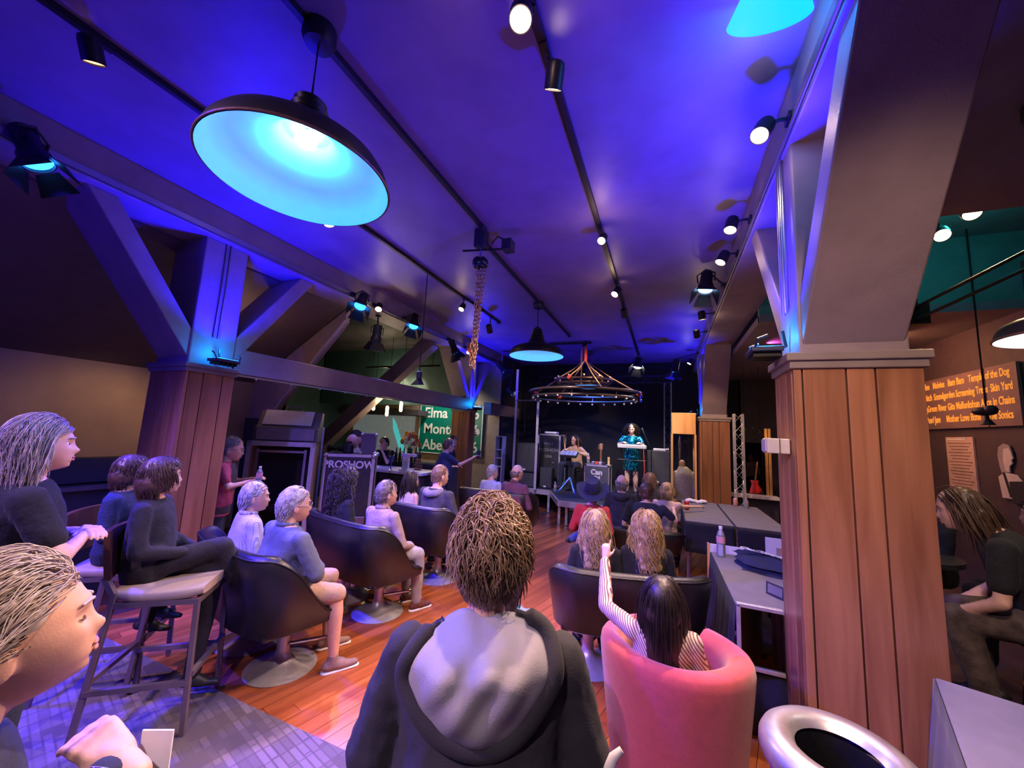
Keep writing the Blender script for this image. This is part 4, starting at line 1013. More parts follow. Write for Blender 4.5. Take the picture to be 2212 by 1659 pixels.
t = thing('camera_with_lens', 'black camera with a long lens lying on the lettered flight case', 'camera', (-4.2, 4.25, zc)); MB().tube([(-4.52, 4.2, zc + .06), (-4.30, 4.27, zc + .06)], .055, 14).build('lens', M_BLKP, t, smooth=50); MB().box((-4.24, 4.29, zc + .07), (.12, .1, .14)).build('body', M_BLKP, t, bevel=.02); MB().box((-4.24, 4.29, zc + .15), (.06, .06, .05)).build('viewfinder', M_BLKP, t, bevel=.01)
# dark partition at far left with wedge monitor
t = thing('partition', 'low dark partition with a ledge behind the bar stools', 'partition', (-5.3, 1.75, 0)); MB().box((-5.4, 1.75, .50), (.7, 1.9, 1.0)).build('body', M_DARK, t); MB().box((-5.38, 1.75, 1.01), (.78, 1.96, .04)).build('ledge', mat('ledge_grey', (.16, .13, .13), .5), t, bevel=.006)
MB().box((-5.02, 1.75, .76), (.03, 1.9, .04)).build('rail', M_STEEL, t)
t = thing('wedge_monitor', 'black wedge shaped stage monitor on the partition ledge', 'monitor', (-5.35, 2.0, 1.03)); MB().prism([(-5.6, 1.62, 1.03), (-5.1, 1.62, 1.03), (-5.25, 1.62, 1.27), (-5.38, 1.62, 1.27)], (0, .75, 0)).build('cabinet', M_BLKP, t, bevel=.012); MB().prism([(-5.09, 1.66, 1.05), (-5.09, 2.33, 1.05), (-5.235, 2.33, 1.26), (-5.235, 1.66, 1.26)], (.008, 0, .005)).build('grille', mat('speaker_grille'), t)

# ================================================================== SEATING
def U(T, p): return T @ V(p)
# black leather twin swivel chairs ------------------------------------------------
def shell_wall(w_, d_, zb, zt, za, th, M, rc=.22, ns=10, front_drop=True):
    """thick U shaped back: from the right front arm round the back to the left front arm. returns MB"""
    path = []
    hw = w_ / 2
    path += [(hw, d_ * .30), (hw, d_ * .14), (hw, 0.), (hw, -d_ * .5 + rc)]
    for k in range(1, ns): a = pi / 2 * k / ns; path.append((hw - rc + rc * cos(a), -d_ * .5 + rc - rc * sin(a)))
    path.append((hw - rc, -d_ * .5))
    for k in range(1, 6): path.append((hw - rc - (2 * hw - 2 * rc) * k / 6, -d_ * .5 - .02))
    right = path; left = [(-x, y) for x, y in right[::-1]][5:]
    path = right + left
    # dedupe, arc length
    P = [V((x, y, 0)) for x, y in path]
    L = [0]
    for i in range(1, len(P)): L.append(L[-1] + (P[i] - P[i - 1]).length)
    tot = L[-1]; vs = []; n_ = len(P); ridge = []
    for i in range(n_):
        t_ = P[min(i + 1, n_ - 1)] - P[max(i - 1, 0)]; t_.normalize(); nrm = V((t_.y, -t_.x, 0))   # outward
        if nrm.dot(P[i]) < 0: nrm = -nrm
        s_ = min(L[i], tot - L[i])
        k = min(1, max(0, (s_ - .02) / .46)); k = k * k * (3 - 2 * k)
        top = za + (zt - za) * k
        lean = .05 * k
        ridge.append(M @ V((P[i].x + nrm.x * (lean + .010), P[i].y + nrm.y * (lean + .010), top - .024)))
        # section: outer bottom, outer top, rounded, inner top, inner bottom
        for (o_, z_) in ((-.03, zb), (.0, zb + .02), (.012 + lean * .6, (zb + top) * .55), (lean + .012, top - .035), (lean - th * .12, top - .008), (lean - th * .5, top), (lean - th * .9, top - .012), (lean - th, top - .045), (-th, zb + .05), (-th, zb)):
            vs.append(M @ V((P[i].x + nrm.x * o_, P[i].y + nrm.y * o_, z_)))
    m_ = MB(); q = 10; fs = []
    for i in range(n_ - 1):
        for j in range(q):
            j2 = (j + 1) % q; fs.append((i * q + j, i * q + j2, (i + 1) * q + j2, (i + 1) * q + j))
    fs.append(tuple(range(q))); fs.append(tuple((n_ - 1) * q + j for j in range(q))[::-1])
    m_.add(vs, fs); m_.ridge = ridge
    return m_
def pedestal(t, M, x, zs):
    T = M @ Matrix.Translation((x, 0, 0))
    MB().lathe([(.0005, .0), (.225, .0), (.228, .008), (.20, .018), (.12, .04), (.055, .075), (.042, .12), (.040, .2), (.0395, zs)], 40, T).build('pedestal', M_ALU, t, smooth=50)
    MB().tube([U(T, (-.04, .02, .16)), U(T, (-.16, .25, .16)), U(T, (-.13, .32, .16)), U(T, (.13, .32, .16)), U(T, (.16, .25, .16)), U(T, (.04, .02, .16))], .011, 8).build('foot_ring', M_CHROME, t, smooth=60)
def twin_chair(label, x, y, deg, w_=1.16, ped=(-.26, .26), zt=.86):
    M = Matrix.Translation((x, y, FZ)) @ Matrix.Rotation(-radians(deg), 4, 'Z')
    t = thing('twin_swivel_chair', label, 'chair', (x, y, FZ), -radians(deg), 'black leather twin swivel chairs')
    sw_ = shell_wall(w_, .66, .34, zt, .43, .075, M); sw_.build('back_shell', M_LEATH, t, smooth=60)
    MB().tube(sw_.ridge, .006, 6).build('piping', M_LEATH, t, smooth=180)
    MB().box((0, 0, 0), (w_ - .10, .58, .05), mat4=M @ Matrix.Translation((0, .02, .355))).build('seat_base', M_LEATH, t, bevel=.02)
    for s in (-1, 1): MB().box((0, 0, 0), (w_ / 2 - .085, .56, .10), mat4=M @ Matrix.Translation((s * (w_ / 4 - .035), .05, .42))).build('seat_cushion', M_LEATH, t, bevel=.035)
    for p_ in ped: pedestal(t, M, p_, .34)
    return t
twin_chair('black twin swivel chair holding the man in shorts, nearest the bar stools', -2.75, 2.17, 13)
twin_chair('black twin swivel chair holding the curly haired woman and the man in jeans', -2.72, 3.10, 12)
twin_chair('black twin swivel chair holding the dark haired woman and the man in a hoodie', -2.70, 4.04, 8)
twin_chair('black twin swivel chair holding the bald man near the far left column', -2.38, 5.60, -8)
twin_chair('black twin swivel chair holding the two blonde women, nearest the pink armchair', -.30, 3.22, -16, w_=1.06, zt=.79)
twin_chair('black twin swivel chair holding the man in a navy T shirt by the clothed table', -.30, 5.40, -4, w_=.94, ped=(0.,), zt=.62)

# tub armchairs ---------------------------------------------------------------
def tub_chair(label, x, y, deg, material, R=.37, zt=.76, zf=.60):
    M = Matrix.Translation((x, y, .026 if y < 1.77 else FZ)) @ Matrix.Rotation(-radians(deg), 4, 'Z')
    t = thing('tub_armchair', label, 'armchair', (x, y, FZ), -radians(deg), 'round tub armchairs')
    n_ = 56; open_ = radians(62)   # opening faces +Y
    rows = []
    q = 14
    vs = []
    for i in range(n_ + 1):
        a = pi / 2 + open_ / 2 + (2 * pi - open_) * i / n_
        c_ = V((cos(a), sin(a), 0)); back = max(0, -sin(a)); k = min(1, max(0, .5 - .75 * sin(a)))
        top = zf + (zt - zf) * (k * k * (3 - 2 * k))
        th = .11
        sec = [(R * .80, .03), (R * .83, .10), (R * .90, .30), (R * .985, top - .12), (R * 1.0, top - .06), (R * .985, top - .025), (R * .95, top - .005), (R - th * .55, top), (R - th * .95, top - .02), (R - th * 1.12, top - .06), (R - th * 1.12, top - .13), (R - th * 1.05, .46), (R - th * 1.05, .34), (R * .6, .06)]
        for r_, z_ in sec: vs.append(M @ (c_ * r_ + V((0, 0, z_))))
    fs = []
    for i in range(n_):
        for j in range(q):
            j2 = (j + 1) % q; fs.append((i * q + j, i * q + j2, (i + 1) * q + j2, (i + 1) * q + j))
    fs.append(tuple(range(q))); fs.append(tuple(n_ * q + j for j in range(q))[::-1])
    MB().add(vs, fs).build('shell', material, t, smooth=70)
    MB().lathe([(.0005, .06), (R * .70, .06), (R * .70, .34), (R * .72, .40), (R * .66, .445), (.0005, .455)], 40, M).build('seat_cushion', material, t, smooth=70)
    for k in range(4):
        a = pi / 4 + k * pi / 2; MB().tube([U(M, (.22 * cos(a), .22 * sin(a), 0)), U(M, (.22 * cos(a), .22 * sin(a), .07))], .02, 8).build('foot', M_BLKP, t)
    return t
M_PINKF = mat('pink_red_fabric', (.46, .055, .062), .8, var=.1, vscale=30, bump=.3, bscale=350, sheen=.4)
tub_chair('pink red tub armchair seating the girl in the striped shirt', .035, 2.27, 2, M_PINKF, R=.36, zt=.715, zf=.675)
tub_chair('magenta tub armchair half hidden behind the hooded man', -.74, 1.92, 0, mat('magenta_fabric', (.30, .03, .10), .8, var=.1, vscale=30, bump=.3, bscale=350, sheen=.4), R=.36)

# bar stools -------------------------------------------------------------------
M_STOOLM = mat('stool_frame_metal', (.22, .17, .19), .4, metal=.5, var=.1)
M_STOOLS = mat('tan_vinyl', (.45, .36, .28), .5, var=.08, bump=.1, bscale=150)
M_STOOLW = wood('dark_stool_wood', (.05, .02, .012), (.10, .04, .025), 2, .3)
def stool(label, x, y, deg, zs=.76, z0=.026, back=True):
    M = Matrix.Translation((x, y, z0)) @ Matrix.Rotation(-radians(deg), 4, 'Z')
    t = thing('bar_stool', label, 'bar stool', (x, y, z0), -radians(deg), 'bar stools with tan seats')
    w_, d_ = .40, .42
    secs = []
    for i in range(7):
        u_ = i / 6; y_ = -d_ / 2 + d_ * u_; dip = .018 * (1 - (2 * u_ - 1) ** 2)
        secs.append((U(M, (0, y_, zs - .035 - dip)), M.to_3x3() @ V((w_ / 2 * (.93 if i in (0, 6) else 1), 0, 0)), V((0, 0, .035 if i not in (0, 6) else .025))))
    MB().loft(secs, 28, 4.5).build('seat', M_STOOLS, t, smooth=60)
    s = .026
    def leg(a, b_): MB().bar(U(M, a), U(M, b_), s, s, M.to_3x3() @ V((0, 1, 0))).build('leg', M_STOOLM, t, bevel=.003)
    for sx in (-1, 1):
        leg((sx * .19, .19, zs - .07), (sx * .205, .215, 0))
        leg((sx * .19, -.19, zs - .02), (sx * .205, -.27, 0))
        (MB().bar(U(M, (sx * .19, -.19, zs - .04)), U(M, (sx * .185, -.25, zs + .06)), s, s) if back else MB().bar(U(M, (sx * .19, -.19, zs - .06)), U(M, (sx * .19, -.195, zs - .03)), s, s)).build('leg', M_STOOLM, t)
        MB().bar(U(M, (sx * .19, -.185, zs - .085)), U(M, (sx * .19, .19, zs - .085)), s, s).build('seat_rail', M_STOOLM, t)
        MB().bar(U(M, (sx * .203, -.245, .26)), U(M, (sx * .203, .208, .26)), s, s).build('stretcher', M_STOOLM, t)
    MB().bar(U(M, (-.2, .212, .30)), U(M, (.2, .212, .30)), s, s).build('foot_rest', M_STOOLM, t)
    MB().bar(U(M, (-.2, -.245, .30)), U(M, (.2, -.245, .30)), s, s).build('stretcher', M_STOOLM, t)
    MB().bar(U(M, (-.19, .19, zs - .085)), U(M, (.19, .19, zs - .085)), s, s).build('seat_rail', M_STOOLM, t)
    if not back: return t
    # backrest panel, gently curved
    sec = []
    for i in range(9):
        u_ = i / 8; x_ = -.2 + .4 * u_; c_ = -.035 * (1 - (2 * u_ - 1) ** 2)
        for (yy, zz) in ((-.245 + c_, zs + .05), (-.285 + c_, zs + .30), (-.255 + c_, zs + .30), (-.215 + c_, zs + .05)): sec.append(U(M, (x_, yy, zz)))
    fs = []
    for i in range(8):
        for j in range(4): fs.append((i * 4 + j, i * 4 + (j + 1) % 4, (i + 1) * 4 + (j + 1) % 4, (i + 1) * 4 + j))
    fs += [(0, 1, 2, 3), (35, 34, 33, 32)]
    MB().add(sec, fs).build('backrest', M_STOOLW, t, smooth=40)
    return t
stool('tan seated bar stool in the foreground under the woman with crossed legs', -2.70, 1.50, 52)
stool('tan seated bar stool half hidden left of the other, against the carpet', -3.32, 1.55, 48)
stool('bar stool under the hooded man in the foreground', -.43, .93, 8, back=False)
stool('bar stool under the grey haired woman at the lower left corner', -1.05, .05, 40, zs=.72, back=False)

# ================================================================== TABLES AND RIGHT SIDE
def cloth_table(name, label, poly, z, drop, top_m, side_m, fold=.012, nf=9, thick=.02, cat='table', group=None, flare=.03):
    c_ = V((sum(p[0] for p in poly) / len(poly), sum(p[1] for p in poly) / len(poly), 0))
    t = thing(name, label, cat, c_, 0, group)
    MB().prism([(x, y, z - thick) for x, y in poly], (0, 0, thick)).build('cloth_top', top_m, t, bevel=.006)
    n_ = len(poly)
    for i in range(n_):
        a, b_ = V((*poly[i], 0)), V((*poly[(i + 1) % n_], 0)); d_ = (b_ - a); L = d_.length; d_.normalize(); nr = V((d_.y, -d_.x, 0))
        if nr.dot((a + b_) / 2 - c_) < 0: nr = -nr
        k = max(6, int(L * 30)); vs = []; m_ = MB(); rows = 5
        for r_ in range(rows + 1):
            f_ = r_ / rows
            for j in range(k + 1):
                u_ = j / k; am = fold * f_ * (1 + .5 * sin(u_ * 7 + i))
                p_ = a + d_ * (L * u_) + nr * (.003 + am * (1 + sin(u_ * L * nf * 2 * pi + i)) + flare * f_)
                vs.append((p_.x, p_.y, z - .006 - drop * f_))
        fs = [(r_ * (k + 1) + j, r_ * (k + 1) + j + 1, (r_ + 1) * (k + 1) + j + 1, (r_ + 1) * (k + 1) + j) for r_ in range(rows) for j in range(k)]
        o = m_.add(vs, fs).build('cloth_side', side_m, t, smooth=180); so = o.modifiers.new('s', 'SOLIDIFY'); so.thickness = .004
    for p_ in poly:
        q = c_ + (V((*p_, 0)) - c_) * .88; MB().tube([(q.x, q.y, .0), (q.x, q.y, z - thick)], .016, 8).build('leg', M_STEEL, t)
    return t
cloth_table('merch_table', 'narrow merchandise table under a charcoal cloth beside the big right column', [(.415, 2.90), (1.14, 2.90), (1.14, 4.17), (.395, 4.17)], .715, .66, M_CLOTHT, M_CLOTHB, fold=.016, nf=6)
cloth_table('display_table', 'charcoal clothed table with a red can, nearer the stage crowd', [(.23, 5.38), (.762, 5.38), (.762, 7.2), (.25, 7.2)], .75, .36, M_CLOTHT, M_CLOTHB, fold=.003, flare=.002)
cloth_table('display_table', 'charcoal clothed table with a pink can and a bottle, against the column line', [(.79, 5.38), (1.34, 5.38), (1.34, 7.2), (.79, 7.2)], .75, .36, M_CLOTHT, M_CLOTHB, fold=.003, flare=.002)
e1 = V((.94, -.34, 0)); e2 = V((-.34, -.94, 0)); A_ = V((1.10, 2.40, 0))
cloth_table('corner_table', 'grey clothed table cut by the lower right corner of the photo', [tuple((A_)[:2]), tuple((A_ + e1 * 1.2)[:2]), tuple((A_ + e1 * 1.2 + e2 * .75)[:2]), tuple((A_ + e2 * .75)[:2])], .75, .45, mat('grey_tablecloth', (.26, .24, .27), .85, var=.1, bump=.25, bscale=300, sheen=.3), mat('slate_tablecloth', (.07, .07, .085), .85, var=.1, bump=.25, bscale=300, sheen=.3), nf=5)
# silver framed dark glass at the near end of the merch table
t = thing('framed_mirror', 'silver framed dark glass hanging at the near end of the merchandise table', 'mirror', (.52, 2.87, .38))
fx0, fx1, fz0, fz1, fy = .405, .648, .40, .745, 2.855
for c_, s_ in ((((fx0 + fx1) / 2, fy, fz1), (fx1 - fx0, .03, .022)), (((fx0 + fx1) / 2, fy, fz0), (fx1 - fx0, .03, .022)), ((fx0 + .011, fy, (fz0 + fz1) / 2), (.022, .03, fz1 - fz0))): MB().box(c_, s_).build('frame', M_ALU, t, bevel=.003)
MB().box(((fx0 + fx1) / 2 + .01, fy + .005, (fz0 + fz1) / 2), (fx1 - fx0 - .02, .008, fz1 - fz0 - .02)).build('glass', mat('dark_mirror', (.05, .045, .04), .03, metal=1., var=0), t)
# items on the merch table
bottle('clear water bottle with a red label on the merchandise table', .465, 4.05, .715, .26, .036)
t = thing('folded_shirts', 'dark navy folded T shirt with white print on the merchandise table', 'shirt', (.78, 3.95, .715)); m_ = MB()
M_NAVY = mat('navy_cotton', (.02, .024, .06), .85, var=.15, bump=.3, bscale=120, spec=.2)
for k in range(2):
    nx = 14; vs = []
    for s in (0, 1):
        for i in range(nx + 1):
            for j in range(nx + 1):
                u_, v_ = i / nx, j / nx; x = .57 + .46 * u_ + .02 * sin(v_ * 9 + k); y = 3.72 + .40 * v_ - .18 * u_ + .012 * sin(u_ * 12 + k * 2)
                edge = min(u_, v_, 1 - u_, 1 - v_); z = .717 + k * .045 + (s * (.045 + .016 * sin(u_ * 8 + v_ * 5 + k)) * min(1, edge * 9))
                vs.append((x, y, z))
    q = (nx + 1) ** 2
    fs = [(s * q + i * (nx + 1) + j, s * q + i * (nx + 1) + j + 1, s * q + (i + 1) * (nx + 1) + j + 1, s * q + (i + 1) * (nx + 1) + j) for s in (0, 1) for i in range(nx) for j in range(nx)]
    MB().add(vs, fs).build('folded_layer', M_NAVY, t, smooth=180)
for k, s_ in enumerate(('Can', 'Of', 'Clouds')):
    text_obj('print', s_, .085, facing((.66 + .07 * k, 3.93 - .045 * k, .838), (.8, -.6, 0), (.6, .8, 0)), M_WHITE, t, extrude=.001, bold=.003)
t = thing('price_card', 'small leaning card at the column side of the merchandise table', 'card', (.62, 3.25, .715)); MB().prism([(.64, 3.24, .717), (.72, 3.14, .717), (.73, 3.17, .79), (.65, 3.27, .79)], (.003, .003, 0)).build('card', M_BLKP, t); MB().prism([(.65, 3.232, .73), (.715, 3.15, .73), (.722, 3.175, .78), (.657, 3.255, .78)], (-.0015, -.0015, 0)).build('print', mat('dim_print', (.12, .11, .12), .6), t)
t = thing('white_board', 'pale lilac display board standing behind the merchandise table', 'board', (.55, 4.5, 0)); MB().box((.56, 4.50, .36), (.32, .03, .70)).build('panel', M_WHITE, t); MB().box((.40, 4.49, .36), (.015, .04, .72)).build('edge', M_PINE, t); MB().ell((.46, 4.482, .55), .012, 8, 6).build('peg', M_PINE, t)
t = thing('white_board', 'white picture panel behind the folded shirts', 'board', (1.0, 4.42, .5)); MB().box((1.05, 4.40, .66), (.34, .03, .40)).build('panel', M_WHITE, t); [MB().bar((x, 4.42, FZ), (x, 4.42, .5), .03, .03).build('leg', M_STEEL, t) for x in (.92, 1.18)]; MB().box((1.07, 4.38, .66), (.22, .01, .24)).build('picture', mat('tan_picture', (.5, .35, .25), .6), t)
# cans and bottle on the far tables
def can(label, x, y, z, m_): 
    t = thing('drink_can', label, 'can', (x, y, z), 0, 'drink cans on the tables'); T = Matrix.Translation((x, y, z))
    MB().lathe([(.0005, .002), (.026, 0), (.034, .012), (.034, .105), (.028, .12)], 18, T).build('body', m_, t, smooth=50); MB().lathe([(.028, .119), (.026, .122), (.025, .117), (.0005, .117)], 18, T).build('lid', M_ALU, t, smooth=50)
can('red drink can on the nearer clothed table', .285, 6.2, .75, mat('red_can', (.7, .03, .03), .3, metal=.4))
can('pink drink can on the farther clothed table', 1.03, 7.1, .75, mat('pink_can', (.85, .35, .28), .35, metal=.3))
t = thing('amber_bottle', 'clear glass bottle with amber drink beside the pink can', 'bottle', (1.16, 7.0, .75)); T = Matrix.Translation((1.16, 7.0, .75)); MB().lathe([(.0005, 0), (.036, 0), (.036, .10), (.016, .15), (.013, .22)], 16, T).build('glass', mat('pale_glass', (.8, .75, .7), .1, trans=.7, var=0), t, smooth=50); MB().lathe([(.0005, .002), (.033, .002), (.033, .05), (.0005, .05)], 16, T).build('drink', mat('amber_drink', (.35, .04, .02), .1), t, smooth=50)
t = thing('crumpled_cloth', 'crumpled pale towel at the far end of the nearer table', 'towel', (.42, 7.0, .75)); m_ = MB()
for k in range(9): m_.ell((.34 + .03 * k, 7.0 + .03 * sin(k * 2), .775 + .008 * sin(k)), (.045, .05, .028), 10, 8)
m_.build('cloth', mat('pale_towel', (.75, .68, .7), .9, bump=.4), t, smooth=180)
# trash can
TX, TY, TZ = .545, 1.76, .70
t = thing('waste_bin', 'brushed silver waste bin with a rolled rim in the lower right', 'waste bin', (TX, TY, 0)); T = Matrix.Translation((TX, TY, 0))
prof = [(.195, .0), (.20, .02), (.20, TZ - .10)]
for k in range(13): a = -pi / 2 - .6 + (pi * 1.55) * k / 12; prof.append((.175 + .058 * cos(a), TZ - .03 + .058 * sin(a)))
MB().lathe(prof, 56, T).build('body', mat('bin_steel', (.62, .60, .59), .36, metal=.8, var=.08, vscale=30), t, smooth=60)
vs = []; 
m_ = MB(); n_ = 48; rws = 7
for r_ in range(rws):
    f_ = r_ / (rws - 1)
    for j in range(n_):
        a = 2 * pi * j / n_; rr = .128 - .02 * f_ + .012 * f_ * sin(a * 7 + r_) + .008 * f_ * sin(a * 13 + r_ * 2); vs.append((TX + rr * cos(a), TY + rr * sin(a), TZ - .02 - .28 * f_))
fs = [(r_ * n_ + j, r_ * n_ + (j + 1) % n_, (r_ + 1) * n_ + (j + 1) % n_, (r_ + 1) * n_ + j) for r_ in range(rws - 1) for j in range(n_)] + [tuple((rws - 1) * n_ + j for j in range(n_))]
m_.add(vs, fs).build('black_liner', mat('bin_liner', (.012, .012, .014), .15, bump=.4, bscale=25), t, smooth=180)
# small alarm box on the right column
t = thing('alarm_box', 'beige alarm box mounted on the side of the big right column', 'alarm box', (.60, 2.62, 1.68)); MB().box((.595, 2.64, 1.722), (.11, .12, .085)).build('body', mat('beige_plastic', (.62, .56, .46), .5), t, bevel=.006); MB().box((.537, 2.64, 1.722), (.008, .09, .065)).build('grille', mat('lilac_plastic', (.45, .42, .52), .5), t); MB().box((.60, 2.577, 1.722), (.003, .006, .085)).build('seam', M_BLKP, t)
# board of lit words on the right wall
bd = thing('name_board', 'long lit board of orange band names on the right wall', 'board', (3.58, 6.8, 2.0))
MB().box((3.57, 6.80, 2.425), (.03, 1.95, .70)).build('panel', mat('board_mauve', (.22, .13, .13), .6), bd)
MB().box((3.553, 6.28, 2.425), (.006, .012, .70)).build('seam', M_BLKP, bd)
M_ORG = mat('orange_letters', (.9, .42, .08), .5, emit=(1, .38, .05), estr=.35)
rows = (('The U-Men', 'Melvins', 'Bam Bam', 'Temple of the Dog'), ('7 Year Bitch', 'Soundgarden', 'Screaming Trees', 'Skin Yard'), ('Mudhoney', 'Green River', 'Gits', 'Malfunkshun', 'Alice in Chains'), ('Tad', 'Pearl Jam', 'Mother Love Bone', 'The Sonics'))
for k, r_ in enumerate(rows):
    n_ = sum(len(s) + 2 for s in r_); y_ = 7.70
    for s in r_:
        wd = 1.84 * (len(s) + 2) / n_; text_obj('lettering', s, .13, facing((3.552, y_ - wd / 2, 2.68 - .16 * k), (0, -1, 0), (0, 0, 1)), M_ORG, bd, xs=.62, bold=.002); y_ -= wd
pp = thing('text_poster', 'tall pale text poster under the lit name board', 'poster', (3.58, 6.86, 1.24)); MB().box((3.585, 6.86, 1.60), (.02, .50, .72)).build('sheet', mat('poster_cream', (.62, .42, .34), .7), pp)
for k in range(16): MB().box((3.573, 6.86, 1.88 - .04 * k), (.002, .42 - .06 * (k % 3), .010)).build('text_line', mat('poster_ink', (.30, .16, .12), .7), pp)
MB().box((3.573, 6.90, 1.93), (.002, .34, .02)).build('heading', M_WHITE, pp)
pp = thing('text_poster', 'narrow bright poster strip at the edge of the big right column', 'poster', (3.58, 7.72, 1.2)); MB().box((3.585, 7.72, 1.58), (.02, .16, .70)).build('sheet', mat('poster_bright', (.8, .5, .3), .7), pp)
fp = thing('portrait_cutout', 'black and white portrait cutout of a long haired singer on the right wall', 'poster', (3.56, 6.1, 1.27))
def wallpoly(name, pts, m_, x=3.575, th=.012): MB().prism([(x, y, z) for y, z in pts], (th, 0, 0)).build(name, m_, fp)
gw = mat('print_white', (.66, .58, .56), .7); gm = mat('print_grey', (.36, .30, .30), .7); gd = mat('print_black', (.03, .025, .03), .7)
wallpoly('shirt', [(6.27, 1.50), (6.17, 1.56), (6.02, 1.54), (5.93, 1.45), (5.95, 1.27), (6.24, 1.27)], gw, 3.574)
wallpoly('guitar_strap', [(6.20, 1.55), (6.17, 1.56), (6.09, 1.30), (6.13, 1.28)], gd, 3.572)
wallpoly('dark_instrument', [(6.12, 1.46), (5.9, 1.48), (5.9, 1.24), (6.10, 1.22)], gd, 3.571)
wallpoly('hair', [(6.23, 1.62), (6.245, 1.75), (6.22, 1.84), (6.15, 1.88), (6.07, 1.86), (6.04, 1.78), (6.09, 1.76), (6.12, 1.66), (6.13, 1.56), (6.21, 1.55)], gm, 3.572)
wallpoly('face', [(6.15, 1.82), (6.08, 1.83), (6.045, 1.77), (6.03, 1.72), (6.055, 1.70), (6.05, 1.66), (6.09, 1.63), (6.10, 1.56), (6.15, 1.57), (6.17, 1.70)], gw, 3.570)
# hanging dark plant like silhouette lamp before the board
t = thing('hanging_ornament', 'dark hanging ornament in front of the lit name board', 'ornament', (3.1, 5.5, 2.0)); MB().tube([(3.1, 5.5, 4.22), (3.1, 5.5, 2.22)], .008, 6).build('cord', M_BLKM, t); MB().ell((3.1, 5.52, 2.19), (.09, .10, .045), 16, 10).ell((3.1, 5.44, 2.20), (.05, .06, .05), 12, 8).build('body', M_BLKP, t, smooth=180); MB().lathe([(.015, .1), (.02, .06), (.06, 0)], 16, Matrix.Translation((3.1, 5.5, 2.05))).build('bell', M_BLKP, t, smooth=60)
# round stool of the aisle and its table
t = thing('round_bar_stool', 'round black bar stool with brass trim under the woman in the right aisle', 'bar stool', (2.0, 3.15, 0)); T = Matrix.Translation((2.0, 3.15, 0))
MB().lathe([(.0005, .70), (.17, .70), (.185, .72), (.18, .76), (.0005, .775)], 32, T).build('seat', M_LEATH, t, smooth=50); MB().lathe([(.186, .70), (.19, .705), (.19, .725), (.186, .73)], 32, T).build('trim_ring', mat('brass', (.6, .4, .15), .3, metal=1.), t, smooth=60)
for k in range(4):
    a = pi / 4 + k * pi / 2; MB().tube([U(T, (.14 * cos(a), .14 * sin(a), .71)), U(T, (.21 * cos(a), .21 * sin(a), 0))], .014, 8).build('leg', M_BLKM, t, smooth=60)
for z_, r_ in ((.30, .185), (.48, .165)): MB().tube([U(T, (r_ * cos(2 * pi * j / 32), r_ * sin(2 * pi * j / 32), z_)) for j in range(32)], .009, 6, closed=True).build('ring', mat('brass'), t, smooth=180)
t = thing('high_table', 'small dark high table between the two people in the right aisle', 'table', (1.62, 3.62, 0)); T = Matrix.Translation((1.55, 3.66, 0)); MB().lathe([(.0005, 1.0), (.30, 1.0), (.30, 1.03), (.0005, 1.03)], 36, T).build('top', M_BLKP, t, smooth=40); MB().lathe([(.22, 0), (.22, .015), (.03, .04), (.03, 1.0)], 24, T).build('pedestal', M_BLKM, t, smooth=40)
# ================================================================== PEOPLE
CLOUD = bpy.data.textures.new('wrinkle_clouds', 'CLOUDS'); CLOUD.noise_scale = .07; CLOUD.noise_depth = 2
CLOUD2 = bpy.data.textures.new('hair_clouds', 'CLOUDS'); CLOUD2.noise_scale = .03; CLOUD2.noise_depth = 3
def remesh(mb, vox, smooth=3, disp=0., tex=None, sf=.5):
    me = bpy.data.meshes.new('tmp'); me.from_pydata(mb.v, [], mb.f); me.update()
    o = bpy.data.objects.new('tmp', me)
    r = o.modifiers.new('r', 'REMESH'); r.mode = 'VOXEL'; r.voxel_size = vox
    if smooth: s = o.modifiers.new('s', 'SMOOTH'); s.factor = sf; s.iterations = smooth
    if disp:
        d_ = o.modifiers.new('d', 'DISPLACE'); d_.texture = tex or CLOUD; d_.strength = disp; d_.mid_level = .5; d_.texture_coords = 'LOCAL'
        s = o.modifiers.new('s2', 'SMOOTH'); s.factor = .4; s.iterations = 1
    out = bake(o)
    bpy.data.objects.remove(o); bpy.data.meshes.remove(me)
    return out
def join_meshes(ms, name):
    bm = bmesh.new()
    for m_ in ms: bm.from_mesh(m_)
    me = bpy.data.meshes.new(name); bm.to_mesh(me); bm.free()
    for m_ in ms: bpy.data.meshes.remove(m_)
    return me
def link_mesh(name, me, mats, parent, smooth=True):
    me.materials.clear()
    for m_ in (mats if isinstance(mats, (list, tuple)) else [mats]): me.materials.append(m_)
    if smooth: me.polygons.foreach_set('use_smooth', [True] * len(me.polygons))
    o = bpy.data.objects.new(name, me); COL.objects.link(o); o.parent = parent; o.matrix_parent_inverse = pmat(parent).inverted()
    return o

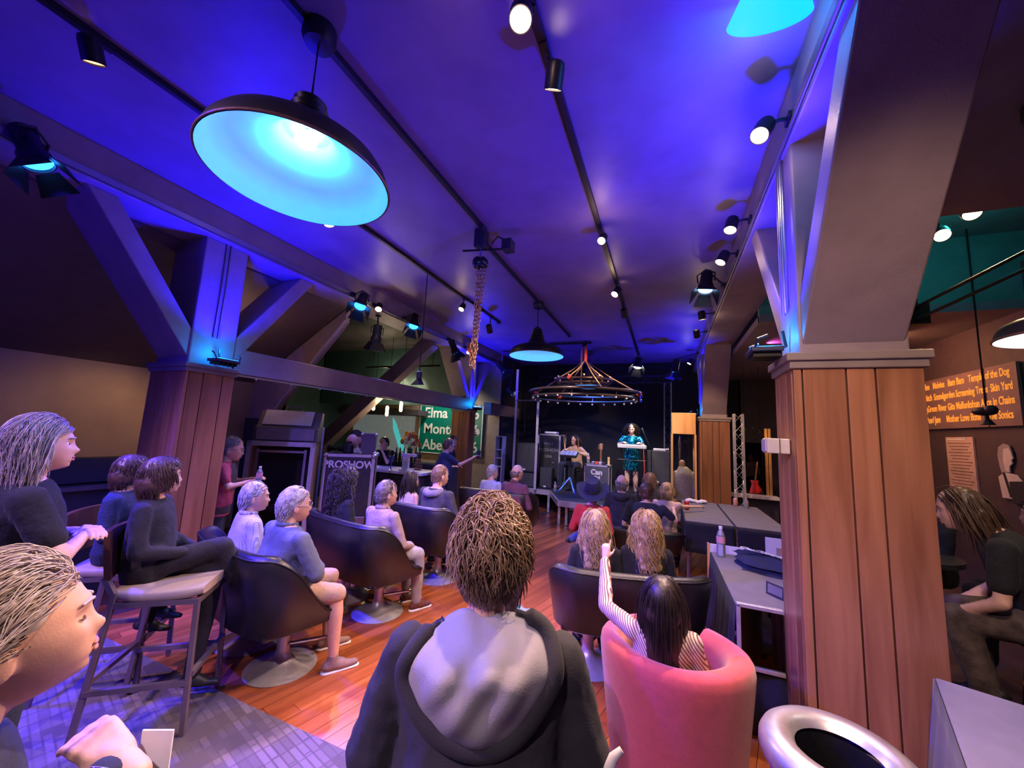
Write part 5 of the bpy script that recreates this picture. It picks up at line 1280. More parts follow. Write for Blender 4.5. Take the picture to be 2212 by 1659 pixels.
def g_(x, s): return math.exp(-(x / s) ** 2)
def sm(x): x = min(1, max(0, x)); return x * x * (3 - 2 * x)
def head_shape(n=56, m=40, nose=1.0, fem=0.):
    vs = []; fs = []
    def f(dx, dy, dz):
        x, y, z = dx * .077, dy * .096, dz * .119
        low = sm(-dz)
        x *= 1 - (.30 + .05 * fem) * low
        if dy < 0: y *= 1 - .40 * sm(-dz * 1.2)
        else: y *= .95
        if dy > 0:
            fr = sm(dy * 1.6)
            ax = abs(x)
            y += fr * (.023 * sm((-dz - .08) * 1.4))
            y += fr * nose * (.008 * g_(x, .010) * sm((.022 - z) / .03) * sm((z + .045) / .015) + .018 * g_(x, .0125) * g_(z + .029, .014))
            y -= fr * .012 * g_(ax - .030, .014) * g_(z - .004, .012)
            y += fr * .006 * g_(z - .026, .010) * g_(x, .045)
            y += fr * (.008 * g_(x, .020) * g_(z + .064, .011) - .006 * g_(x, .022) * g_(z + .0635, .0028))
            y -= fr * .005 * g_(x, .02) * g_(z + .082, .007)
            y += fr * .013 * g_(x, .026) * g_(z + .100, .015)
            y += fr * .005 * g_(ax - .042, .016) * g_(z + .022, .018)
        return (x, y, z)
    vs.append(f(0, 0, 1))
    for i in range(1, m):
        t_ = pi * i / m
        for j in range(n): a = 2 * pi * j / n; vs.append(f(sin(t_) * cos(a), sin(t_) * sin(a), cos(t_)))
    vs.append(f(0, 0, -1))
    for j in range(n): fs.append((0, 1 + j, 1 + (j + 1) % n))
    for i in range(m - 2):
        for j in range(n): a = 1 + i * n; fs.append((a + j, a + n + j, a + n + (j + 1) % n, a + (j + 1) % n))
    a = 1 + (m - 2) * n
    for j in range(n): fs.append((a + j, len(vs) - 1, a + (j + 1) % n))
    return vs, fs
HEADS = {}
def add_head(mb, Hm, n=56, m=40, nose=1., fem=0., ears=True):
    k = (n, m, nose, fem)
    if k not in HEADS: HEADS[k] = head_shape(*k)
    vs, fs = HEADS[k]; mb.add([Hm @ V(p) for p in vs], fs)
    if ears:
        for s in (-1, 1):
            R = Hm.to_3x3() @ Matrix.Rotation(s * .35, 3, 'Z')
            mb.ell(Hm @ V((s * .077, -.010, -.014)), (.009, .019, .031), 12, 8, M=R)

def add_hand(mb, wrist, d, nrm, side, curl=.5, k=1., point=False):
    """palm and five fingers; d = direction of the fingers, nrm = direction the palm faces, side=+1: thumb on +x of (d x nrm)"""
    d = V(d).normalized(); nrm = V(nrm); nrm = (nrm - d * nrm.dot(d)).normalized(); x = d.cross(nrm).normalized() * side
    w0 = V(wrist); P = lambda a, b_, c_: w0 + (x * a + d * b_ + nrm * c_) * k
    mb.cap(P(0, -.05, 0), P(0, .02, 0), .026 * k, .028 * k, 12, .8)
    for a in (-.028, -.010, .010, .028): mb.cap(P(a * .55, .01, 0), P(a, .085, -.004), .017 * k, .0135 * k, 10)
    lens = (.070, .078, .073, .058)
    for i, a in enumerate((.030, .010, -.010, -.029)):     # index .. little
        c_ = curl if not (point and i == 0) else .05
        if point and i > 0: c_ = max(curl, .8)
        p = P(a, .088, -.002); ang = 0.; L = lens[i]; dd = d + x * (a * 2.2)
        for q, fr in enumerate((.45, .32, .23)):
            ang += c_ * (.75, .9, .6)[q]
            st = (dd.normalized() * cos(ang) + nrm * sin(ang)) * (L * fr * k)
            mb.cap(p, p + st, (.0092, .0084, .0076)[q] * k, (.0085, .0077, .0066)[q] * k, 8, h=3); p = p + st
    p = P(.028, .018, .006); t1 = P(.058, .050, .014 + .010 * curl); t2 = P(.066, .082, .018 + .022 * curl)
    mb.cap(p, t1, .015 * k, .011 * k, 8, h=3); mb.cap(t1, t2, .010 * k, .0085 * k, 8, h=3)

SKIN = [mat('skin_fair', (.72, .43, .33), .48, var=.06, vscale=30, bump=.05, bscale=300),
        mat('skin_tan', (.60, .34, .24), .48, var=.06, vscale=30, bump=.05, bscale=300)]
for m_ in SKIN:
    bs = m_.node_tree.nodes['Principled BSDF']; bs.inputs['Subsurface Weight'].default_value = .0; bs.inputs['Subsurface Radius'].default_value = (.02, .008, .005); bs.inputs['Subsurface Scale'].default_value = .3
def hair_mat(name, c): return mat(name, c, .42, var=.3, vscale=25, spec=.55, objrand=0)
H_GREY = (hair_mat('hair_grey', (.24, .22, .22)), hair_mat('hair_grey_light', (.42, .40, .40)))
H_WHITE = (hair_mat('hair_white', (.40, .38, .38)), hair_mat('hair_white_light', (.60, .58, .57)))
H_BLOND = (hair_mat('hair_blond', (.42, .27, .12)), hair_mat('hair_blond_light', (.75, .58, .34)))
H_SANDY = (hair_mat('hair_sandy', (.22, .135, .065)), hair_mat('hair_sandy_light', (.62, .46, .27)))
H_BROWN = (hair_mat('hair_brown', (.085, .045, .028)), hair_mat('hair_brown_light', (.16, .09, .055)))
H_DARK = (hair_mat('hair_dark', (.022, .014, .012)), hair_mat('hair_dark_light', (.055, .035, .028)))
H_SALT = (hair_mat('hair_salt', (.16, .13, .12)), hair_mat('hair_salt_light', (.34, .31, .30)))

def strands(mb, Hm, n, length, rad, curl=0., freq=2., lift=.006, flow='down', grav=.4, seg=8, seed=1, region=None, hang=False, part=0., spread=.0):
    """hair locks as tapered tubes that start on the scalp and follow the head, in head space, then placed by Hm"""
    rnd = random.Random(seed)
    E = V((.083, .101, .120)); C0 = V((0, -.009, .004)); crown = V((0, -.05, .115))
    made = 0; tries = 0
    while made < n and tries < n * 30:
        tries += 1
        z = rnd.uniform(-.75, 1); a = rnd.uniform(0, 2 * pi); r_ = sqrt(1 - z * z)
        q = V((r_ * cos(a), r_ * sin(a), z)); p = C0 + V((q.x * E.x, q.y * E.y, q.z * E.z))
        if p.y > .02:
            if p.z < .062 - .012 * (1 if abs(p.x) > .05 else 0): continue
        elif p.y > -.03:
            if p.z < .0: continue
        elif p.z < -.075: continue
        if region and abs(p.x) > .062 and -.035 < p.y < .02 and p.z < .028: continue
        if region and not region(p): continue
        made += 1
        nrm = V((q.x / E.x, q.y / E.y, q.z / E.z)).normalized()
        if flow == 'down': v = (p - crown); v.z -= .05
        elif flow == 'back': v = V((p.x * .8, -.10, -.02 - max(0, -p.y) * .8))
        elif flow == 'forward': v = V((p.x * .9, .09, -.02 + .0))
        elif flow == 'side': v = V((.1, .02, -.03 if p.x > 0 else .0)); 
        elif flow == 'messy': v = (p - crown) + V((rnd.uniform(-1, 1), rnd.uniform(-1, 1), rnd.uniform(-.2, .9))) * .07
        if hang and p.y > -.02: v = V((math.copysign(.14, p.x + .004), -.05, -.03))
        if part: v += V((math.copysign(.12, p.x - part), 0, 0))
        v = v - nrm * v.dot(nrm)
        if v.length < 1e-4: v = V((rnd.uniform(-1, 1), -.5, 0))
        v.normalize()
        L = (length(p) if callable(length) else length) * rnd.uniform(.75, 1.15); ds = L / seg; ph = rnd.uniform(0, 6.28); pts = []; side = nrm.cross(v); lf = lift * rnd.uniform(.5, 1.4)
        cu = curl * rnd.uniform(.6, 1.3)
        for i in range(seg + 1):
            t_ = i / seg
            off = side * (cu * sin(ph + freq * 2 * pi * t_) * (.3 + .7 * t_)) + nrm * (cu * .8 * cos(ph + freq * 2 * pi * t_) * (.3 + .7 * t_))
            pts.append(Hm @ (p + off))
            p = p + v * ds
            qq = V(((p.x - C0.x) / E.x, (p.y - C0.y) / E.y, (p.z - C0.z) / E.z)); rr = qq.length
            h_ = 1 + lf / .1 * sin(pi * min(1, t_ * 1.2) ** .7) if not hang else 1 + lf / .1
            n2 = V((qq.x / E.x, qq.y / E.y, qq.z / E.z)).normalized()
            v = v + V((rnd.uniform(-1, 1) * spread, rnd.uniform(-1, 1) * spread, -grav))
            if rr < h_: p = C0 + (p - C0) * (h_ / rr)
            if rr < h_ * 1.06 and p.z > -.02: v = v - n2 * v.dot(n2)
            if hang and p.y > .05 and p.z < .05: v += V((math.copysign(.25, p.x), -.12, 0))
            v.normalize()
            if p.y > .035 and p.z < .055 and abs(p.x) < .082:
                p.x = math.copysign(.084, p.x); p.y = min(p.y, .045)
        r0 = rad * rnd.uniform(.7, 1.2)
        rr_ = [r0 * (.55 + .45 * sin(pi * min(1, .25 + t_ / seg * .6))) * (1 if t_ < seg - 1 else .75) for t_ in range(seg)] + [r0 * .15]
        mb.cur = 0 if rnd.random() < .5 else 1
        mb.tube(pts, rr_, 3, cap=False)

def hair_shell(style, Hm, vox, L=.3, puff=1.0):
    m_ = MB(); R = Hm.to_3x3(); k = puff
    def e(c_, r_): m_.ell(Hm @ V(c_), tuple(x * 1.0 for x in r_), 20, 14, M=R)
    if style in ('short', 'bob', 'long', 'crew'):
        t_ = 1.0 if style == 'crew' else 1.0
        e((0, -.020, .022), (.0815 * k, .094 * k, .1065 * k)); e((0, -.050, -.025), (.066 * k, .056 * k, .065))
    if style == 'bob':
        e((0, -.055, -.035), (.086 * k, .070 * k, .085 * k)); 
        for s in (-1, 1): e((s * .066, -.012, -.03), (.026 * k, .060, .070))
    if style == 'long':
        e((0, -.055, -.03), (.088 * k, .068 * k, .085 * k))
        for s in (-1, 1): e((s * .068, -.012, -.035), (.024 * k, .055, .085))
        secs = []
        for i in range(7):
            u_ = i / 6; secs.append((Hm @ V((0, -.055 - .045 * u_, -.05 - (L - .05) * u_)), R @ V((.088 * k * (1 - .15 * u_), 0, 0)), R @ V((0, .045 * k * (1 - .45 * u_), 0))))
        m_.loft(secs, 24, 2.4)
    if style == 'fringe':
        e((0, -.052, -.022), (.075, .058, .055))
        for s in (-1, 1): e((s * .068, -.028, -.006), (.016, .050, .034))
    return m_

PX = {}
def person(label, x, y, top, deg, sit=None, z0=FZ, lean=4., roll=0., skin=0, girth=1., belly=0., sw=1., shirt=None, sleeve='long', pants=None, leg='long',
           shoes=None, arms=('lap', 'lap'), legs='sit', turn=0., nod=0., hs=1., hair=None, vox=.013, hvox=.007, hands=True, fem=0., face=True, wr=.012, group=None, handspec=None, collar=False, extra=None, legturn=0., feet=True, bulk=0., nose=None, neck=0., eyes='open'):
    """a posed figure: x, y, top = crown of the head in the room; deg = heading (0 towards the stage, + to the right)"""
    lr = radians(lean); rr = radians(roll)
    if sit is not None: s = (top - neck - sit) / (.085 + .80 * cos(lr)); hz = sit + .085 * s
    else: s = (top - neck - z0) / (.93 + .80 * cos(lr)); hz = z0 + .93 * s
    Rz = Matrix.Rotation(-radians(deg), 4, 'Z')
    hip_l = V((-sin(rr) * .68 * s, -sin(lr) * .68 * s, 0))
    B = Matrix.Translation((x, y, 0)) @ Rz
    t = thing('person', label, 'person', B @ V((hip_l.x, hip_l.y, 0)), -radians(deg), group)
    hip = V((hip_l.x, hip_l.y, hz))
    up = V((sin(rr), sin(lr), cos(lr) * cos(rr))).normalized(); rt = V((1, 0, 0)); rt = (rt - up * rt.dot(up)).normalized(); fw = up.cross(rt)
    def loc(a, b_, c_): return hip + (rt * a + fw * b_ + up * c_) * s         # torso space
    def W(p): return B @ p
    R3 = B.to_3x3()
    def sec(c_, hw, hd, off=0.): return (W(loc(0, off, c_)), R3 @ (rt * hw * s), R3 @ (fw * hd * s))
    g = girth
    TOR = [(-.09, .150 * g, .110 * g, .0), (0, .172 * g, .128 * g, .0), (.08, .163 * g, .122 * g + belly * .6, belly * .5), (.17, .158 * g, .120 * g + belly, belly * .8), (.27, .166 * (g * .6 + .4), .120 * (g * .5 + .5) + belly * .5, belly * .4), (.37, .175 * sw, .115, .0), (.44, .165 * sw, .098, -.005), (.495, .115 * sw, .078, -.012), (.54, .060, .058, -.01)]
    # ---- arms
    PRE = {'lap': ((.245, .02, .16), (.07, .26, .09)), 'folded': ((.25, .10, .20), (.035, .195, .235)), 'side': ((.235, -.02, .17), (.23, .05, -.06)), 'knee': ((.25, .08, .15), (.14, .36, .06)),
           'rest': ((.27, .05, .16), (.22, .28, .12)), 'fwd': ((.24, .10, .22), (.12, .34, .30)), 'near': ((.235, .03, .17), (.08, .27, .10)), 'table': ((.24, .16, .22), (.10, .40, .20))}
    AR = []
    for k_, sd in enumerate((-1, 1)):
        a = arms[k_]
        if isinstance(a, str): e_, h_ = PRE[a]; e_ = loc(sd * e_[0] * sw, e_[1], e_[2]); h_ = loc(sd * h_[0], h_[1], h_[2])
        else: e_, h_ = [B.inverted() @ V(p) for p in a]
        AR.append((loc(sd * .178 * sw, -.005, .445), e_, h_))
    # ---- legs in the upright frame
    LG = []
    Lr = Matrix.Rotation(-radians(legturn), 3, 'Z')
    for sd in (-1, 1):
        h0 = hip + V((sd * .088 * s, 0, 0)); fl_ = z0
        def q(a, b_, z): v_ = Lr @ V((a * s, b_ * s, 0)); return V((hip.x + v_.x, hip.y + v_.y, z))
        if legs == 'stand': kn = q(sd * .095, .015, z0 + .49 * s); an = q(sd * .10, -.02, z0 + .085)
        elif legs == 'sit': kn = q(sd * .13, .43, hz - .02 * s); an = q(sd * .13, .45, z0 + .085)
        elif legs == 'wide': kn = q(sd * .20, .41, hz - .01); an = q(sd * .19, .44, z0 + .085)
        elif legs == 'stool': kn = q(sd * .12, .42, hz - .06); an = q(sd * .12, .34, z0 + .40)
        elif legs == 'cross': 
            if sd < 0: kn = q(-.06, .42, hz - .06); an = q(-.02, .38, z0 + .16)
            else: kn = q(-.02, .46, hz + .08); an = q(-.13, .66, hz - .28)
        elif legs == 'cross2':
            if sd > 0: kn = q(.10, .42, hz - .03); an = q(.08, .42, z0 + .085)
            else: kn = q(-.02, .44, hz + .07); an = q(-.34, .52, hz - .10)
        else: kn, an = [B.inverted() @ V(p) for p in legs[0 if sd < 0 else 1]]
        LG.append((h0, kn, an))
    # ---- head
    hc = loc(0, .022, .672 + neck / s); hl = Matrix((rt, fw, up)).transposed()
    Hm = B @ (Matrix.Translation(hc) @ hl.to_4x4() @ Matrix.Rotation(-radians(turn), 4, 'Z') @ Matrix.Rotation(-radians(nod), 4, 'X') @ Matrix.Scale(hs * (.5 + .5 * s), 4))
    PX['Hm'] = Hm; PX['B'] = B; PX['loc'] = loc; PX['W'] = W; PX['s'] = s; PX['t'] = t
    # ---- body: torso, arms, legs in one skin, fine head and hands grown onto it
    b_ = MB(); b_.loft([sec(c_, hw * .94, hd * .94, off) for c_, hw, hd, off in TOR], 22)
    for sh, el, ha in AR:
        b_.cap(W(sh), W(el), .047 * s, .038 * s, 10); b_.cap(W(el), W(ha), .039 * s, .027 * s, 10)
    for h0, kn, an in LG:
        b_.cap(W(h0), W(kn), .078 * s * (.6 + .4 * g), .060 * s, 12); b_.cap(W(kn), W(kn) + (W(an) - W(kn)) * .3, .057 * s, .064 * s, 12); b_.cap(W(kn) + (W(an) - W(kn)) * .3, W(an), .063 * s, .039 * s, 12)
    parts = [remesh(b_, vox * 1.35, 3)]
    hd_ = MB(); add_head(hd_, Hm, fem=fem, nose=nose or 1. - .25 * fem)
    nb = W(loc(0, -.012, .50)); nt_ = Hm @ V((0, -.022, -.055)); hd_.cap(nb, nt_, (.062 - .010 * fem) * s, (.056 - .008 * fem) * s, 14)
    parts.append(remesh(hd_, hvox, 2, sf=.4))
    if hands:
        hm_ = MB()
        for k_, (sh, el, ha) in enumerate(AR):
            d_ = (W(ha) - W(el)).normalized(); hsp = (handspec or {}).get(k_, {})
            nrm = R3 @ V(hsp.get('nrm', (0, -.2, -1)))
            add_hand(hm_, W(ha), hsp.get('dir', d_), nrm, hsp.get('side', 1 if k_ else -1), hsp.get('curl', .5), .95 * s, hsp.get('point', False))
        parts.append(remesh(hm_, (.0058 if vox < .0125 else .009), 1, sf=.4))
    link_mesh('body', join_meshes(parts, 'body'), SKIN[skin], t)
    # ---- face details
    if face:
        hm0 = hair[0][0] if hair else H_GREY[0]
        for sd in (-1, 1):
            if eyes == 'closed':
                MB().tube([Hm @ V((sd * (.018 + .006 * q), .0835 - .0011 * (q - 1.5) ** 2 - .0006 * q, .003 - .0022 * q * (4 - q) * .5)) for q in range(5)], [.0008, .0016, .0018, .0016, .0008], 6).build('eyelashes', mat('lash_brown', (.12, .07, .05), .6), t, smooth=180)
                MB().cap(Hm @ V((sd * .016, .0935, .027)), Hm @ V((sd * .046, .080, .029)), .0034, .0022, 6).build('eyebrow', hm0, t, smooth=180)
                continue
            e_ = MB(); e_.ell(Hm @ V((sd * .030, .0665, .003)), .0125 * hs, 12, 8); e_.cur = 1; e_.ell(Hm @ V((sd * .030, .0755, .003)), .0062 * hs, 8, 6)
            e_.build('eye', [mat('eye_white', (.75, .72, .70), .2, var=0), mat('iris_dark', (.05, .03, .02), .2, var=0)], t, smooth=180)
            MB().cap(Hm @ V((sd * .016, .0935, .027)), Hm @ V((sd * .046, .080, .029)), .0038, .0025, 6).build('eyebrow', hm0, t, smooth=180)
        MB().ell(Hm @ V((0, .0950, -.058)), (.019, .0065, .0045), 12, 6, M=Hm.to_3x3()).ell(Hm @ V((0, .0938, -.069)), (.017, .007, .006), 12, 6, M=Hm.to_3x3()).build('lips', mat('lip_skin', (.50, .20, .17), .45, var=.05), t, smooth=180)
    # ---- clothes
    if shirt is not None:
        c_m = MB(); bot = -.10 if sit is not None else -.16
        low = [] if sit is not None else [(-.16, .172 * g, .125 * g, 0)]
        c_m.loft([sec(c_, hw + .013 + bulk, hd + .013 + bulk * .6, off) for c_, hw, hd, off in (low + TOR[:-1])] + [sec(.515, .095 * sw, .072, -.012)], 26)
        for sh, el, ha in AR:
            if sleeve == 'none': continue
            c_m.ell(W(sh), .066 * s, 12, 8)
            if sleeve == 'long':
                c_m.cap(W(sh), W(el), (.063 + bulk * .5) * s, (.056 + bulk) * s, 12); c_m.cap(W(el), W(el) + (W(ha) - W(el)) * .9, (.056 + bulk) * s, (.042 + bulk * .5) * s, 12)
            elif sleeve == 'short': c_m.cap(W(sh), W(sh) + (W(el) - W(sh)) * .66, .064 * s, .060 * s, 12)
            elif sleeve == 'roll':
                c_m.cap(W(sh), W(el), .063 * s, .054 * s, 12); c_m.cap(W(el), W(el) + (W(ha) - W(el)) * .45, .054 * s, .046 * s, 12)
        link_mesh('shirt', remesh(c_m, max(.0105, vox * .95), 2, wr), shirt, t)
        if collar:
            pts = [W(loc(.072 * cos(a), -.012 + .068 * sin(a), .515 + .018 * (1 - sin(a)) * .5)) for a in [2 * pi * j / 24 for j in range(24)]]
            MB().tube(pts, .017 * s, 8, closed=True, flat=1.3).build('collar', shirt, t, smooth=180)
    if pants is not None:
        p_m = MB(); p_m.loft([sec(-.10, .160 * g, .120 * g), sec(0, .182 * g, .138 * g), sec(.06, .172 * g, .130 * g + belly * .4)], 24)
        for h0, kn, an in LG:
            p_m.cap(W(h0), W(kn), .098 * s * (.6 + .4 * g), .080 * s, 14)
            if leg == 'long': p_m.cap(W(kn), W(kn) + (W(an) - W(kn)) * .3, .078 * s, .078 * s, 14); p_m.cap(W(kn) + (W(an) - W(kn)) * .3, W(an), .076 * s, .058 * s, 14)
        link_mesh('trousers' if leg == 'long' else 'shorts', remesh(p_m, max(vox, .0145), 2, wr), pants, t)
    if shoes is not None and feet:
        for h0, kn, an in LG:
            a_ = W(an); dn = (W(an) - W(kn)).normalized(); f_ = R3 @ (Lr @ V((0, 1, 0))); 
            if legs in ('cross', 'cross2') and an.z > z0 + .3: f_ = (f_ * .8 + V((0, 0, -.35))).normalized()
            f_ = (f_ - dn * f_.dot(dn) * .8).normalized()
            base = a_ + dn * .045
            sm_ = MB(); sm_.cap(base - f_ * .045 * s, base + f_ * .06 * s, .040 * s, .042 * s, 14); sm_.cap(base + f_ * .05 * s + dn * .012, base + f_ * .165 * s + dn * .018, .044 * s, .032 * s, 14, .75); sm_.cap(a_ - dn * .02, base, .042 * s, .043 * s, 12)
            o = link_mesh('shoe', remesh(sm_, .013, 2), shoes, t)
            if vox < .014 and sit is not None and shoes is not M_BLKP:
                MB().cap(base - f_ * .05 * s + dn * .036, base + f_ * .165 * s + dn * .040, .041 * s, .036 * s, 14, .35, side=dn).build('sole', M_WHITE, o, smooth=180)
    # ---- hair
    if hair:
        mats, style, opt = hair
        hmx = MB()
        ms = []
        L = opt.get('L', .3)
        if style != 'none':
            sh = hair_shell(style, Hm, hvox, L, opt.get('puff', 1.))
            ms.append(remesh(sh, max(.008, hvox), 2, opt.get('disp', .012), CLOUD2))
        n_ = opt.get('n', 0)
        if n_:
            strands(hmx, Hm, n_, opt.get('len', .06), opt.get('rad', .0035), opt.get('curl', .004), opt.get('freq', 1.5), opt.get('lift', .008), opt.get('flow', 'down'), opt.get('grav', .35), opt.get('seg', 7), hash(label) % 1000 if False else len(label), opt.get('region'), opt.get('hang', False), opt.get('part', 0.), opt.get('spread', .1))
            me = bpy.data.meshes.new('st'); me.from_pydata(hmx.v, [], hmx.f); me.polygons.foreach_set('material_index', hmx.m); me.update(); ms.append(me)
        for o2 in opt.get('more', ()):
            h2 = MB(); strands(h2, Hm, o2['n'], o2['len'], o2['rad'], o2.get('curl', .004), o2.get('freq', 1.5), o2.get('lift', .008), o2.get('flow', 'down'), o2.get('grav', .35), o2.get('seg', 6), 77 + len(label), o2.get('region'), o2.get('hang', False), 0., o2.get('spread', .1))
            me = bpy.data.meshes.new('st'); me.from_pydata(h2.v, [], h2.f); me.polygons.foreach_set('material_index', h2.m); me.update(); ms.append(me)
        if ms: link_mesh('hair', join_meshes(ms, 'hair'), list(mats), t)
    return t

def glasses(Hm, t, m_=None):
    m_ = m_ or mat('glasses_frame', (.5, .45, .4), .3, metal=.5)
    g = MB()
    for s in (-1, 1):
        g.tube([Hm @ V((s * .031 + .021 * cos(a), .100 - .006 * abs(cos(a)), .002 + .016 * sin(a))) for a in [2 * pi * j / 16 for j in range(16)]], .0022, 5, closed=True)
        g.tube([Hm @ V((s * .052, .094, .004)), Hm @ V((s * .080, .05, .006)), Hm @ V((s * .084, -.012, .002))], .0022, 5)
    g.tube([Hm @ V((-.010, .104, .004)), Hm @ V((.010, .104, .004))], .002, 5)
    g.build('glasses', m_, t, smooth=180)

def cloth(name, c=(.5, .5, .5), rough=.85, bump=.35, bscale=60, var=.12): return mat(name, c, rough, var=var, vscale=14, bump=bump, bscale=bscale, sheen=.04, spec=.25)
def plaid(name, base, c1, c2, sc=30., ang=.15):
    if name in MATS: return MATS[name]
    m, n, l, b = nt(name); b.inputs['Roughness'].default_value = .9
    tc = n.new('ShaderNodeTexCoord'); mp = n.new('ShaderNodeMapping'); mp.inputs['Rotation'].default_value = (.1, ang, .3); l.new(tc.outputs['Object'], mp.inputs[0])
    prev = None; col = base
    for d_, c_ in (('X', c1), ('Z', c2)):
        wv = n.new('ShaderNodeTexWave'); wv.bands_direction = d_; wv.inputs['Scale'].default_value = sc; wv.inputs['Distortion'].default_value = .4; l.new(mp.outputs[0], wv.inputs['Vector'])
        rp = n.new('ShaderNodeMapRange'); rp.inputs[1].default_value = .62; rp.inputs[2].default_value = .75; l.new(wv.outputs['Fac'], rp.inputs[0])
        mx = n.new('ShaderNodeMix'); mx.data_type = 'RGBA'; mx.inputs[7].default_value = col4(c_)
        if prev is None: mx.inputs[6].default_value = col4(base)
        else: l.new(prev, mx.inputs[6])
        ml = n.new('ShaderNodeMath'); ml.operation = 'MULTIPLY'; ml.inputs[1].default_value = .75; l.new(rp.outputs[0], ml.inputs[0]); l.new(ml.outputs[0], mx.inputs[0]); prev = mx.outputs[2]
    l.new(prev, b.inputs['Base Color']); MATS[name] = m
    return m
def stripes(name, c1, c2, sc, d_='X', rot=(0, 0, 0)):
    if name in MATS: return MATS[name]
    m, n, l, b = nt(name); b.inputs['Roughness'].default_value = .75
    tc = n.new('ShaderNodeTexCoord'); mp = n.new('ShaderNodeMapping'); mp.inputs['Rotation'].default_value = rot; l.new(tc.outputs['Object'], mp.inputs[0])
    wv = n.new('ShaderNodeTexWave'); wv.bands_direction = d_; wv.inputs['Scale'].default_value = sc; wv.inputs['Distortion'].default_value = 1.0; wv.inputs['Detail Scale'].default_value = .6; l.new(mp.outputs[0], wv.inputs['Vector'])
    rp = n.new('ShaderNodeMapRange'); rp.inputs[1].default_value = .60; rp.inputs[2].default_value = .75; l.new(wv.outputs['Fac'], rp.inputs[0])
    mx = n.new('ShaderNodeMix'); mx.data_type = 'RGBA'; mx.inputs[6].default_value = col4(c1); mx.inputs[7].default_value = col4(c2); l.new(rp.outputs[0], mx.inputs[0]); l.new(mx.outputs[2], b.inputs['Base Color']); MATS[name] = m
    return m
def sequin(name):
    m, n, l, b = nt(name); b.inputs['Metallic'].default_value = .85; b.inputs['Roughness'].default_value = .25
    tc = n.new('ShaderNodeTexCoord'); vo = n.new('ShaderNodeTexVoronoi'); vo.inputs['Scale'].default_value = 55; l.new(tc.outputs['Object'], vo.inputs['Vector'])
    cr = n.new('ShaderNodeValToRGB'); e = cr.color_ramp.elements; e[0].position = .2; e[0].color = (.0, .04, .12, 1); e[1].position = .9; e[1].color = (.05, .75, .72, 1); e2 = cr.color_ramp.elements.new(.6); e2.color = (.0, .16, .38, 1)
    sp = n.new('ShaderNodeSeparateColor'); l.new(vo.outputs['Color'], sp.inputs[0]); l.new(sp.outputs[0], cr.inputs[0]); l.new(cr.outputs[0], b.inputs['Base Color'])
    nm = n.new('ShaderNodeNormalMap') if False else None
    bp = n.new('ShaderNodeBump'); bp.inputs['Strength'].default_value = 1.; bp.inputs['Distance'].default_value = .01; l.new(sp.outputs[1], bp.inputs['Height']); l.new(bp.outputs[0], b.inputs['Normal'])
    return m
K_BLACK = cloth('black_cotton', (.018, .018, .022)); K_NAVY = cloth('navy_top', (.03, .04, .09)); K_CHAR = cloth('charcoal_fleece', (.045, .043, .048)); K_JEAN = cloth('blue_denim', (.07, .11, .25)); K_DJEAN = cloth('dark_denim', (.03, .035, .06)); K_GJEAN = cloth('faded_grey_denim', (.36, .33, .36))
# ------------------------------------------------------------------ the audience, near to far
# hooded man in the centre foreground
SHT = cloth('hoodie_charcoal', (.040, .039, .046), bump=.15, bscale=220)
person('man with tousled sandy hair in a charcoal hoodie, back to the viewer, centre foreground', -.435, .975, 1.495, -20, sit=.73, z0=.026, lean=6, neck=.055, girth=1.30, belly=.02, sw=1.36, shirt=SHT, pants=K_DJEAN, legs='stool', shoes=M_BLKP, bulk=.03,
       arms=('near', 'near'), hair=((hair_mat('hair_sandy2', (.27, .175, .095)), hair_mat('hair_sandy_hi', (.86, .70, .48))), 'short', dict(n=2200, len=.085, rad=.0019, curl=.011, freq=.9, lift=.020, flow='messy', grav=.13, seg=9, spread=.14, disp=.016, puff=.99, region=lambda q: q.z > .015, more=(dict(n=1500, len=.035, rad=.0012, curl=.002, lift=.005, flow='down', grav=.3, seg=5, region=lambda q: q.z < .03),))), vox=.010, hvox=.005, wr=.02, hs=1.18, face=False, turn=2, nod=4)
B, loc, W, tt, S_ = PX['B'], PX['loc'], PX['W'], PX['t'], PX['s']
# hood hanging on the back: grey lining with a charcoal rim
def catmull(P, n):
    out = []
    for i in range(len(P)):
        a0, a1, a2, a3 = [V(P[(i + k) % len(P)]) for k in (-1, 0, 1, 2)]
        for j in range(n):
            u_ = j / n; out.append(.5 * (2 * a1 + (a2 - a0) * u_ + (2 * a0 - 5 * a1 + 4 * a2 - a3) * u_ ** 2 + (3 * a1 - a0 - 3 * a2 + a3) * u_ ** 3))
    return out
BO = catmull([(-.075, .585, 0), (-.17, .515, 0), (-.215, .435, 0), (-.185, .375, 0), (-.100, .312, 0), (.01, .288, 0), (.095, .315, 0), (.170, .395, 0), (.205, .465, 0), (.175, .545, 0), (.08, .585, 0), (0, .575, 0)], 8)
def hood_y(x, c_, r_, th):
    base = -.150 + 1.15 * x * x + .095 * sm((c_ - .45) / .14)
    return base - .060 * (max(0, 1 - r_ ** 2.2)) ** .8 - (.011 * sin(x * 34 + c_ * 26) + .007 * sin(x * 62 - c_ * 41 + 1.)) * (1 - r_ ** 3) * sm((.56 - c_) / .1)
nb_ = len(BO); vs = [W(loc(0., hood_y(0., .45, 0, 0), .45))]; NR = 16
for i in range(1, NR + 1):
    r_ = i / NR
    for j, q in enumerate(BO):
        x_ = q.x * r_; c_ = .45 + (q.y - .45) * r_; vs.append(W(loc(x_, hood_y(x_, c_, r_, 2 * pi * j / nb_), c_)))
